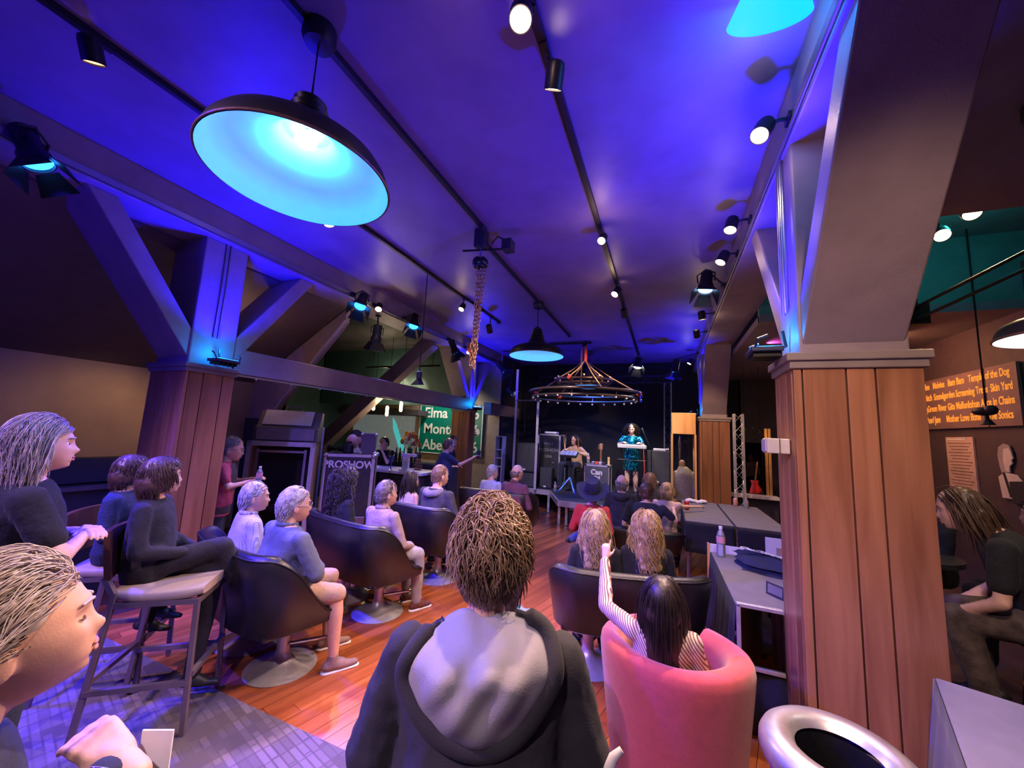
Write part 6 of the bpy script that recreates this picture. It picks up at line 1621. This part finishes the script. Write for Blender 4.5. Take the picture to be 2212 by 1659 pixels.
fs = [(0, 1 + j, 1 + (j + 1) % nb_) for j in range(nb_)] + [(1 + i * nb_ + j, 1 + (i + 1) * nb_ + j, 1 + (i + 1) * nb_ + (j + 1) % nb_, 1 + i * nb_ + (j + 1) % nb_) for i in range(NR - 1) for j in range(nb_)]
o = MB().add(vs, fs).build('hood_lining', cloth('grey_lining', (.36, .35, .37), bump=.12, bscale=240, var=.06), tt, smooth=180); so = o.modifiers.new('s', 'SOLIDIFY'); so.thickness = .012; so.offset = 0
rim = [W(loc(q.x * 1.03, hood_y(q.x, q.y, 1, 0) - .002, .45 + (q.y - .45) * 1.03)) for q in BO[4:-16]]
MB().tube(rim, [.010] * 3 + [.024] * (len(rim) - 6) + [.010] * 3, 10).build('hood_rim', SHT, tt, smooth=180)

# grey haired woman in profile at the lower left
person('grey blonde haired woman in profile at the lower left corner, hand raised', -.965, .295, 1.475, 16, sit=.72, z0=.026, lean=8, girth=1.0, fem=.5, nose=.9, shirt=cloth('dark_blue_cardigan', (.03, .035, .075)), pants=K_BLACK, legs='stool', shoes=M_BLKP,
       arms=(((-1.28, .15, .98), (-1.0, .32, 1.03)), ((-.74, .19, .99), (-.835, .42, 1.155))), eyes='closed', hair=((hair_mat('hair_ash', (.46, .40, .36)), hair_mat('hair_ash_light', (.80, .73, .66))), 'short', dict(n=2600, len=.15, rad=.0013, curl=.010, freq=1.0, lift=.014, flow='back', grav=.10, seg=10, spread=.06, puff=1.02, disp=.012)), vox=.011, hvox=.0042, hs=1.0, nod=-16, turn=0,
       handspec={1: dict(dir=(-.9, -.12, .22), nrm=(-.1, .4, -1), curl=.5), 0: dict(curl=.6)})
_x, _y, _d = frame_from(V((-.095, .23, .165))); MB().tube([V((-.828, .402, 1.142)) + _x * .033 * cos(a) + _y * .033 * sin(a) for a in [2 * pi * j / 20 for j in range(20)]], .0035, 6, closed=True).build('bracelet', M_CHROME, PX['t'], smooth=180)
t = thing('paper_card', 'pale folded paper card held by the woman at the lower left', 'card', (-.80, .40, 1.08)); MB().prism([(-.862, .462, 1.165), (-.815, .485, 1.165), (-.770, .46, 1.05), (-.815, .44, 1.05)], (.002, -.003, 0)).build('card', M_WHITE, t)

# long haired man at far left, arms folded
person('long haired blond man in a black T shirt with folded arms at the far left', -2.60, .80, 1.685, 14, z0=.026, lean=-2, shirt=K_BLACK, sleeve='short', pants=K_DJEAN, legs='stand', shoes=M_BLKP, arms=('folded', 'folded'), girth=1.02, sw=1.08,
       hair=((hair_mat('hair_pale', (.42, .36, .30)), hair_mat('hair_pale_light', (.62, .56, .50))), 'long', dict(L=.20, n=2200, len=.28, rad=.0015, curl=.005, lift=.012, flow='down', grav=.35, hang=True, seg=10, spread=.08, part=.01)), vox=.012, hvox=.006, turn=6, hs=1.05)
# woman with short hair on the stool
person('short brown haired woman in a black jacket with crossed legs on the near bar stool', -2.86, 1.40, 1.445, 44, sit=.77, z0=.026, lean=-2, girth=1.12, sw=1.1, fem=.7, shirt=cloth('black_jacket', (.022, .022, .03)), pants=cloth('black_trousers', (.020, .019, .028)), legs='cross', shoes=M_BLKP, arms=('lap', 'lap'),
       hair=(H_BROWN, 'bob', dict(n=1300, len=.12, rad=.0019, curl=.004, lift=.012, flow='down', grav=.25, seg=8, puff=1.06)), vox=.012, hvox=.006, turn=-30, hs=1.06)
MB().ell(PX['Hm'] @ V((.084, .0, -.045)), .007, 10, 8).build('earring', M_CHROME, PX['t'], smooth=180)
person('woman with brown bobbed hair and a dark top behind the near bar stool sitter', -3.34, 1.47, 1.43, 46, sit=.77, z0=.026, lean=0, fem=.7, shirt=K_NAVY, pants=K_BLACK, legs='stool', shoes=M_BLKP, hair=(H_BROWN, 'bob', dict(n=700, len=.11, rad=.0022, lift=.010, flow='down', grav=.25, puff=1.05)), vox=.015, hvox=.008, turn=-26)
# standing man with vest
person('grey haired man with glasses and a dark vest holding a bottle beside the left column', -4.53, 2.84, 1.495, 40, z0=FZ, lean=4, girth=1.1, sw=1.1, skin=0, shirt=cloth('wine_shirt', (.42, .07, .11)), sleeve='short', pants=K_DJEAN, legs='stand', shoes=M_BLKP, hs=1.22,
       arms=('fwd', 'fwd'), hair=(H_GREY, 'short', dict(n=220, len=.04, rad=.003, lift=.003, flow='back', puff=.99)), vox=.013, hvox=.006, nod=6)
glasses(PX['Hm'], PX['t']); W, loc = PX['W'], PX['loc']
vm = MB(); R3 = PX['B'].to_3x3()
for k_ in (0,): vm.loft([(W(loc(0, 0, c_)), R3 @ V((hw * PX['s'], 0, 0)), R3 @ V((0, hd * PX['s'], 0))) for c_, hw, hd in ((-.14, .19, .15), (0, .193, .15), (.12, .185, .145), (.25, .186, .148), (.36, .19, .142), (.45, .165, .12), (.50, .10, .092))], 24)
link_mesh('vest', remesh(vm, .012, 2, .008), cloth('dark_vest', (.07, .055, .06)), PX['t'])
hp = W(loc(.12, .40, .30)); bottle('clear water bottle held by the man in the vest', hp.x, hp.y, hp.z - .05, .21)
# seated pair in the nearest twin chair
person('white haired man in a pale checked shirt seated behind the man in shorts', -3.17, 2.22, 1.19, 20, sit=.47, lean=2, girth=1.25, sw=1.2, shirt=plaid('pale_check', (.62, .58, .68), (.22, .24, .48), (.30, .28, .5), 26), pants=K_DJEAN, legs='sit', shoes=M_BLKP, hair=(H_WHITE, 'short', dict(n=260, len=.05, rad=.0032, lift=.004, flow='back', puff=1.0)), vox=.013, hvox=.006, turn=12, collar=True, hs=1.12)
person('stout white haired man in a grey blue sweater and khaki shorts with folded arms', -2.50, 2.05, 1.235, 14, sit=.47, lean=3, girth=1.55, belly=.07, sw=1.42, bulk=.01, shirt=cloth('grey_blue_sweater', (.115, .13, .17), bump=.3), pants=cloth('khaki_shorts', (.50, .33, .24)), leg='shorts', legs='wide', shoes=cloth('taupe_shoe', (.30, .20, .19)), arms=('folded', 'folded'),
       hair=(H_WHITE, 'short', dict(n=350, len=.05, rad=.003, lift=.004, flow='back', puff=1.0)), vox=.011, hvox=.0055, turn=8, collar=True, hs=1.14, legturn=22)
glasses(PX['Hm'], PX['t']); t8 = PX['t']
# second pair
person('woman with long dark curly hair in the second twin chair', -3.08, 3.10, 1.235, 16, sit=.47, lean=2, fem=.8, shirt=K_BLACK, pants=K_BLACK, legs='sit', shoes=M_BLKP, hair=(H_DARK, 'long', dict(L=.30, puff=1.15, n=900, len=.34, rad=.0045, curl=.018, freq=4, lift=.045, flow='down', grav=.5, hang=True, seg=18, spread=.2, disp=.03)), vox=.014, hvox=.007, turn=24, hs=1.06)
person('grey haired man in a beige shirt and pale jeans in the second twin chair', -2.46, 3.0, 1.195, 14, sit=.47, lean=2, girth=1.15, sw=1.2, shirt=cloth('beige_shirt', (.38, .28, .25), bump=.4), pants=K_GJEAN, legs='sit', shoes=cloth('brown_shoe', (.14, .05, .04)), arms=('knee', 'knee'), hair=(H_SALT, 'crew', dict(n=260, len=.03, rad=.003, lift=.004, flow='forward', puff=.985)), vox=.012, hvox=.006, turn=10, collar=True, hs=1.12, legturn=14)
# third pair
person('woman with long dark brown hair and bare shoulders in the third twin chair', -3.02, 4.15, 1.165, 18, sit=.46, lean=2, fem=.9, shirt=cloth('pale_top', (.62, .52, .50)), sleeve='none', pants=K_BLACK, legs='sit', shoes=M_BLKP, hair=(H_DARK, 'long', dict(L=.32, n=320, len=.38, rad=.005, curl=.008, freq=2, lift=.010, flow='down', grav=.5, hang=True, seg=12)), vox=.014, hvox=.007, turn=20)
person('man with cropped sandy hair and dark hooded jacket in the third twin chair', -2.52, 4.02, 1.285, 12, sit=.47, lean=6, girth=1.25, sw=1.25, shirt=cloth('dark_grey_hoodie', (.06, .055, .07)), pants=K_JEAN, legs='sit', shoes=M_BLKP, arms=('knee', 'knee'), hair=((hair_mat('hair_crop', (.20, .12, .08)), hair_mat('hair_crop_light', (.34, .22, .15))), 'crew', dict(n=240, len=.022, rad=.003, lift=.003, flow='down', puff=.98)), vox=.013, hvox=.006, turn=14, hs=1.1)
W, loc = PX['W'], PX['loc']
hm_ = MB()
for k_ in range(9):
    a = pi + pi * k_ / 8; hm_.ell(W(loc(.105 * cos(a), -.05 + .085 * sin(a), .475 - .03 * abs(sin(a)))), (.05, .05, .045), 12, 8)
link_mesh('hood', remesh(hm_, .012, 2, .01), cloth('grey_hood', (.20, .18, .22)), PX['t'])
# fourth pair
person('white haired person in a pale blue shirt beside the bald man', -2.55, 5.62, 1.195, 12, sit=.47, lean=4, shirt=cloth('pale_blue_shirt', (.45, .48, .68)), pants=K_DJEAN, legs='sit', shoes=M_BLKP, hair=(H_WHITE, 'short', dict(n=120, len=.05, rad=.004, lift=.006, puff=1.02)), vox=.015, hvox=.008, turn=30)
person('bald man in a maroon shirt and pale trousers near the far left column', -2.06, 5.42, 1.245, 14, sit=.47, lean=8, girth=1.15, sw=1.1, shirt=cloth('maroon_shirt', (.17, .07, .11)), pants=cloth('stone_trousers', (.50, .46, .50)), legs='cross2', shoes=M_BLKP, arms=('knee', 'knee'), hair=(H_SALT, 'fringe', dict(n=80, len=.02, rad=.003, lift=.002, region=lambda p: p.z < .03)), vox=.015, hvox=.008, turn=14, collar=True, hs=1.08)
# man standing at the far column with a phone
person('man in a dark blue shirt raising a phone beside the far left column', -3.62, 6.0, 1.555, 34, z0=FZ, lean=12, girth=1.15, belly=.03, shirt=cloth('dark_blue_shirt', (.03, .045, .12)), sleeve='short', pants=cloth('navy_trousers', (.02, .025, .05)), legs='stand', shoes=M_BLKP, arms=('fwd', ((-3.43, 6.10, 1.10), (-3.22, 6.22, 1.24))), hair=((hair_mat('hair_auburn', (.16, .07, .04)), hair_mat('hair_auburn_light', (.26, .13, .08))), 'short', dict(n=120, len=.04, rad=.004, lift=.004, flow='back', puff=.98)), vox=.014, hvox=.007, hs=1.1)
glasses(PX['Hm'], PX['t'], M_BLKP)
t = thing('phone', 'dark phone held up by the man beside the far left column', 'phone', (-3.15, 6.30, 1.22)); MB().box((-3.15, 6.30, 1.30), (.075, .012, .15)).build('shell', M_BLKP, t, bevel=.006); MB().box((-3.15, 6.292, 1.30), (.066, .003, .14)).build('screen', mat('phone_screen', (.05, .05, .08), .1), t)
# people behind the bar
person('bald man with a pale shirt behind the lettered flight case', -4.86, 4.95, 1.555, 40, sit=.80, lean=0, skin=1, shirt=cloth('pale_blue_shirt'), pants=K_BLACK, legs='sit', shoes=None, hair=None, vox=.016, hvox=.008, hands=False, hs=1.1)
person('bearded man in a dark cap behind the lettered flight case', -5.35, 5.55, 1.60, 50, z0=FZ, lean=0, skin=1, shirt=cloth('cream_shirt', (.55, .48, .36)), pants=K_BLACK, legs='stand', shoes=None, hair=(H_BROWN, 'fringe', dict(n=0)), vox=.016, hvox=.008, hands=False, hs=1.1)
Hm, t = PX['Hm'], PX['t']
m_ = MB()
for k_ in range(14): m_.ell(Hm @ V((.03 * sin(k_ * 2.4), .075 + .012 * cos(k_), -.085 - .006 * k_)), .026, 8, 6)
link_mesh('beard', remesh(m_, .009, 2, .01, CLOUD2), H_BROWN[0], t)
m_ = MB(); m_.lathe([(.094, .03), (.097, .06), (.085, .11), (.05, .14), (.0005, .148)], 24, Hm @ Matrix.Translation((0, -.012, 0))); m_.build('cap_crown', mat('dark_cap', (.04, .03, .03), .8), t, smooth=60)
m_ = MB(); m_.prism([Hm @ V(p) for p in ((-.07, .055, .045), (-.065, .12, .04), (-.03, .155, .036), (.03, .155, .036), (.065, .12, .04), (.07, .055, .045))], (0, 0, .008)); m_.build('cap_brim', mat('dark_cap'), t)
person('bartender with tied dark hair and a black top leaning on the bar', -5.28, 6.28, 1.50, 175, z0=FZ, lean=14, fem=.9, shirt=K_BLACK, sleeve='short', pants=K_BLACK, legs='stand', shoes=None, arms=(((-5.02, 6.1, 1.02), (-5.1, 5.98, 1.30)), 'fwd'), hair=(H_DARK, 'short', dict(n=60, len=.05, rad=.004)), vox=.016, hvox=.008, turn=10, hs=1.05)
person('person with dark hair standing behind the far left column near the road sign', -4.35, 7.35, 1.60, 60, z0=FZ, lean=2, shirt=K_CHAR, pants=K_BLACK, legs='stand', shoes=None, hair=(H_BROWN, 'short', dict(n=60, len=.05, rad=.004)), vox=.018, hvox=.009, hands=False)
# ------------------------------------------------------------------ right block
person('person in a red plaid jacket and a wide dark blue hat with a crossed boot', -.79, 4.62, 1.17, -6, sit=.46, lean=3, girth=1.1, sw=1.05, shirt=plaid('red_plaid', (.55, .035, .03), (.25, .02, .03), (.35, .03, .04), 14), pants=K_JEAN, legs='cross2', shoes=M_BLKP, arms=('rest', 'lap'), hair=(H_DARK, 'short', dict(n=60, len=.05, rad=.004)), vox=.013, hvox=.007)
t = thing('ottoman', 'black round ottoman under the hat wearer', 'stool', (-.79, 4.6, FZ)); MB().lathe([(.0005, 0), (.20, 0), (.21, .03), (.21, .36), (.20, .42), (.0005, .44)], 32, Matrix.Translation((-.79, 4.58, FZ))).build('drum', M_LEATH, t, smooth=50); MB().lathe([(.205, .36), (.212, .37), (.205, .38)], 32, Matrix.Translation((-.79, 4.58, FZ))).build('piping', M_BLKP, t, smooth=180)
Hm = PX['Hm']; M_HAT = cloth('dark_blue_felt', (.010, .012, .055), bump=.15)
Th = Hm @ Matrix.Translation((0, -.035, .045)) @ Matrix.Rotation(.5, 4, 'X') @ Matrix.Scale(1.2, 4)
prof = [(.09, .0)]
m_ = MB(); n_ = 48; vs = []
for r_, z_ in ((.088, .012), (.10, .0), (.13, -.006), (.165, -.004), (.185, .004), (.187, .009), (.165, .003), (.13, .002), (.10, .008), (.094, .016)):
    for j in range(n_): a = 2 * pi * j / n_; vs.append(Th @ V((r_ * cos(a) * .94, r_ * sin(a), z_ + .035 * (r_ / .187) ** 2 * cos(2 * a) * .9)))
fs = [(i * n_ + j, i * n_ + (j + 1) % n_, (i + 1) * n_ + (j + 1) % n_, (i + 1) * n_ + j) for i in range(9) for j in range(n_)]
m_.add(vs, fs).build('hat_brim', M_HAT, PX['t'], smooth=60)
m_ = MB(); m_.loft([(Th @ V((0, 0, z_)), Th.to_3x3() @ V((a_, 0, 0)), Th.to_3x3() @ V((0, b_, 0))) for z_, a_, b_ in ((0, .090, .102), (.05, .088, .098), (.10, .078, .090), (.118, .062, .078), (.112, .035, .055))], 32); m_.build('hat_crown', M_HAT, PX['t'], smooth=60)
m_ = MB(); m_.loft([(Th @ V((0, 0, z_)), Th.to_3x3() @ V((a_, 0, 0)), Th.to_3x3() @ V((0, b_, 0))) for z_, a_, b_ in ((.008, .0925, .1045), (.035, .0915, .103))], 32, cap=False); m_.build('hat_band', M_BLKP, PX['t'], smooth=60)
person('balding man with grey hair and a dark hooded top in the right block', -.60, 5.95, 1.165, -2, sit=.46, lean=4, girth=1.2, sw=1.2, shirt=cloth('dark_hooded_top', (.03, .03, .045)), pants=K_DJEAN, legs='sit', shoes=M_BLKP, hair=(H_GREY, 'fringe', dict(n=160, len=.035, rad=.004, lift=.006, region=lambda p: p.z < .045)), vox=.014, hvox=.007, hs=1.15)
W, loc = PX['W'], PX['loc']; hm_ = MB()
for k_ in range(9):
    a = pi + pi * k_ / 8; hm_.ell(W(loc(.11 * cos(a), -.045 + .085 * sin(a), .475 - .05 * abs(sin(a)))), (.05, .05, .055), 12, 8)
link_mesh('hood', remesh(hm_, .012, 2, .01), cloth('dark_hooded_top'), PX['t'])
person('girl with straight light brown hair below the singer', -.24, 6.75, 1.18, -4, sit=.46, lean=2, fem=.9, shirt=K_CHAR, pants=K_BLACK, legs='sit', shoes=M_BLKP, hair=((hair_mat('hair_light_brown', (.22, .12, .06)), hair_mat('hair_light_brown_l', (.40, .24, .12))), 'long', dict(L=.22, n=200, len=.26, rad=.004, curl=.002, lift=.008, hang=True, grav=.5)), vox=.016, hvox=.008)
person('short haired man in a dark navy T shirt with an elbow on the table', -.22, 5.22, 1.165, -2, sit=.46, lean=8, girth=1.3, sw=1.36, shirt=cloth('navy_tee', (.022, .024, .05)), sleeve='short', pants=K_DJEAN, legs='sit', shoes=M_BLKP, arms=('knee', ((.12, 5.28, .74), (.10, 5.62, .84))), hair=(H_BROWN, 'crew', dict(n=200, len=.025, rad=.0035, lift=.004, puff=.98)), vox=.013, hvox=.007, hs=1.15, turn=4)
person('blonde woman with bare pink arms leaning on the clothed table', .02, 5.75, 1.14, 6, sit=.46, lean=8, fem=.8, shirt=cloth('pink_top', (.6, .42, .42)), sleeve='short', pants=K_DJEAN, legs='sit', shoes=M_BLKP, arms=('lap', ((.20, 5.9, .83), (.44, 6.15, .82))), hair=(H_BLOND, 'bob', dict(n=220, len=.16, rad=.004, lift=.010, grav=.4, hang=True, puff=1.05)), vox=.015, hvox=.008)
# two blonde women in the near right twin chair
WAVY = dict(L=.27, n=800, len=.33, rad=.0034, curl=.016, freq=2.8, lift=.016, flow='down', grav=.42, hang=True, seg=16, spread=.14, puff=1.10, disp=.02)
person('woman with long wavy ash blonde hair, left in the near right chair', -.50, 3.06, 1.13, -14, sit=.46, lean=4, fem=.9, shirt=cloth('black_sweater', (.018, .018, .022)), pants=K_BLACK, legs='sit', shoes=M_BLKP, hair=((hair_mat('hair_ashblond', (.36, .24, .13)), hair_mat('hair_ashblond_l', (.62, .46, .28))), 'long', WAVY), vox=.013, hvox=.007, hs=1.14)
person('woman with long wavy golden blonde hair, right in the near right chair', -.135, 3.18, 1.15, -10, sit=.46, lean=4, fem=.9, shirt=cloth('black_sweater'), pants=K_BLACK, legs='sit', shoes=M_BLKP, hair=(H_BLOND, 'long', dict(WAVY, n=850)), vox=.013, hvox=.007, turn=-14, hs=1.14)
# girl in the striped shirt
STR = stripes('striped_shirt', (.60, .47, .44), (.15, .06, .055), 27, 'X', (.3, .5, .3))
person('girl with long straight dark hair and a striped shirt raising her left arm', -.015, 2.05, 1.055, 0, sit=.43, lean=-11, fem=.8, girth=1.05, shirt=STR, pants=K_DJEAN, legs='sit', shoes=M_BLKP, arms=(((-.295, 2.20, .835), (-.335, 2.44, 1.01)), 'lap'),
       hair=(H_DARK, 'long', dict(L=.29, n=1000, len=.34, rad=.0022, curl=.002, freq=1, lift=.008, flow='down', grav=.6, hang=True, seg=12, spread=.04, puff=1.04, disp=.006)), vox=.010, hvox=.006, hs=1.08, turn=-4,
       handspec={0: dict(dir=(.02, .45, .9), nrm=(.2, 1, -.4), curl=.35, point=True), 1: dict(curl=.5)}, wr=.014)
person('person in a denim jacket mostly hidden behind the hooded man', -.73, 1.86, 1.10, -6, sit=.45, lean=2, shirt=cloth('light_denim', (.18, .28, .55)), pants=K_DJEAN, legs='sit', shoes=M_BLKP, hair=(H_DARK, 'long', dict(L=.2, n=60, len=.2, rad=.004, hang=True)), vox=.014, hvox=.008)
# right aisle
person('long haired woman in a black T shirt leaning forward in the right aisle', 1.66, 3.20, 1.515, -62, sit=.78, lean=32, fem=.6, girth=1.15, shirt=K_BLACK, sleeve='short', pants=cloth('floral_trousers', (.10, .075, .07), var=.5), legs='stool', shoes=M_BLKP, arms=('table', 'table'), hair=(H_BROWN, 'long', dict(L=.26, n=260, len=.30, rad=.004, lift=.010, grav=.5, hang=True, curl=.003)), vox=.013, hvox=.006, nod=-18, hs=1.05)
person('dark haired man facing the aisle woman across the table', 1.80, 3.95, 1.50, -120, sit=.78, lean=6, shirt=K_BLACK, pants=K_BLACK, legs='stool', shoes=None, arms=('table', 'table'), hair=(H_DARK, 'short', dict(n=120, len=.04, rad=.004, lift=.006, puff=1.03)), vox=.016, hvox=.008)
person('person in a pale top at the right edge of the photo under the portrait', 2.62, 4.2, 1.42, -50, sit=.60, lean=4, shirt=cloth('pale_pink_top', (.5, .38, .35)), pants=K_BLACK, legs='sit', shoes=None, hair=(H_DARK, 'short', dict(n=60, len=.04, rad=.004)), vox=.018, hvox=.009)
# ------------------------------------------------------------------ the band
person('long haired drummer in a tan jacket seated at the drum pad on the stage', -2.02, 9.22, 1.725, -150, sit=ST + .50, z0=ST, lean=6, shirt=cloth('tan_jacket', (.62, .42, .28)), pants=K_DJEAN, legs='wide', shoes=M_BLKP, arms=(((-1.70, 9.12, 1.28), (-1.84, 8.86, 1.34)), ((-2.33, 9.05, 1.28), (-2.18, 8.82, 1.38))), hair=(H_DARK, 'long', dict(L=.26, n=160, len=.34, rad=.006, lift=.008, hang=True, grav=.5, region=lambda p: True)), vox=.015, hvox=.008, turn=10, hs=1.05)
for k_, (p_, q_) in enumerate((((-2.17, 8.80, 1.40), (-2.22, 8.85, 1.72)), ((-1.84, 8.84, 1.36), (-1.86, 8.74, 1.66)))):
    t = thing('drumstick', ('left', 'right')[k_] + ' wooden drumstick held by the drummer', 'drumstick', p_, 0, 'drumsticks'); MB().tube([p_, q_], [.009, .006], 8).build('stick', M_PINE, t, smooth=60); MB().ell(q_, .009, 8, 6).build('tip', M_PINE, t, smooth=180)
t = thing('drum_stool', 'round stool under the drummer', 'stool', (-2.0, 9.3, ST)); MB().lathe([(.0005, .42), (.16, .42), (.17, .45), (.16, .485), (.0005, .49)], 24, Matrix.Translation((-2.0, 9.26, ST))).build('seat', M_LEATH, t, smooth=50); MB().tube([(-2.0, 9.26, ST), (-2.0, 9.26, ST + .42)], .02, 8).build('post', M_BLKM, t)
t = thing('wooden_crate', 'tan wooden box drum behind the lettered case', 'box', (-1.62, 9.1, ST)); MB().box((-1.62, 9.15, ST + .22), (.26, .28, .44)).build('box', M_PINE, t, bevel=.008); MB().box((-1.62, 9.005, ST + .22), (.22, .01, .38)).build('face', M_PLYE, t)
SEQ = sequin('teal_sequins')
person('singer with long dark hair in a teal sequin dress playing the keyboard', -.70, 9.0, 2.065, 176, z0=ST, lean=6, fem=1., girth=.98, shirt=SEQ, sleeve='short', pants=None, legs='stand', shoes=M_BLKP, arms=(((-.44, 8.92, 1.58), (-.50, 8.70, 1.63)), ((-.98, 8.92, 1.58), (-.86, 8.70, 1.63))), hair=(H_DARK, 'long', dict(L=.24, n=180, len=.34, rad=.006, lift=.010, hang=True, grav=.5, curl=.006)), vox=.013, hvox=.007, nod=14, turn=8, wr=.004, hs=1.05)
B, loc, W, S_ = PX['B'], PX['loc'], PX['W'], PX['s']; R3 = B.to_3x3(); m_ = MB()
m_.loft([(W(loc(0, 0, c_)), R3 @ V((hw * S_, 0, 0)), R3 @ V((0, hd * S_, 0))) for c_, hw, hd in ((.02, .185, .145), (-.10, .20, .16), (-.22, .205, .165), (-.33, .205, .165))], 26); link_mesh('skirt', remesh(m_, .012, 1, .004), SEQ, PX['t'])
t = thing('umbrella', 'white curved umbrella handle beside the hooded man at the bottom edge', 'umbrella', (-.135, .99, .026)); MB().tube([(-.135, .99, .90), (-.128, 1.0, .95), (-.112, 1.01, .99), (-.095, 1.02, 1.005)], [.011, .012, .011, .007], 10).build('grip', M_WHITE, t, smooth=60); MB().tube([(-.135, .99, .026), (-.135, .99, .90)], .008, 8).build('rod', M_BLKM, t)
bpy.data.scenes.remove(WORK)
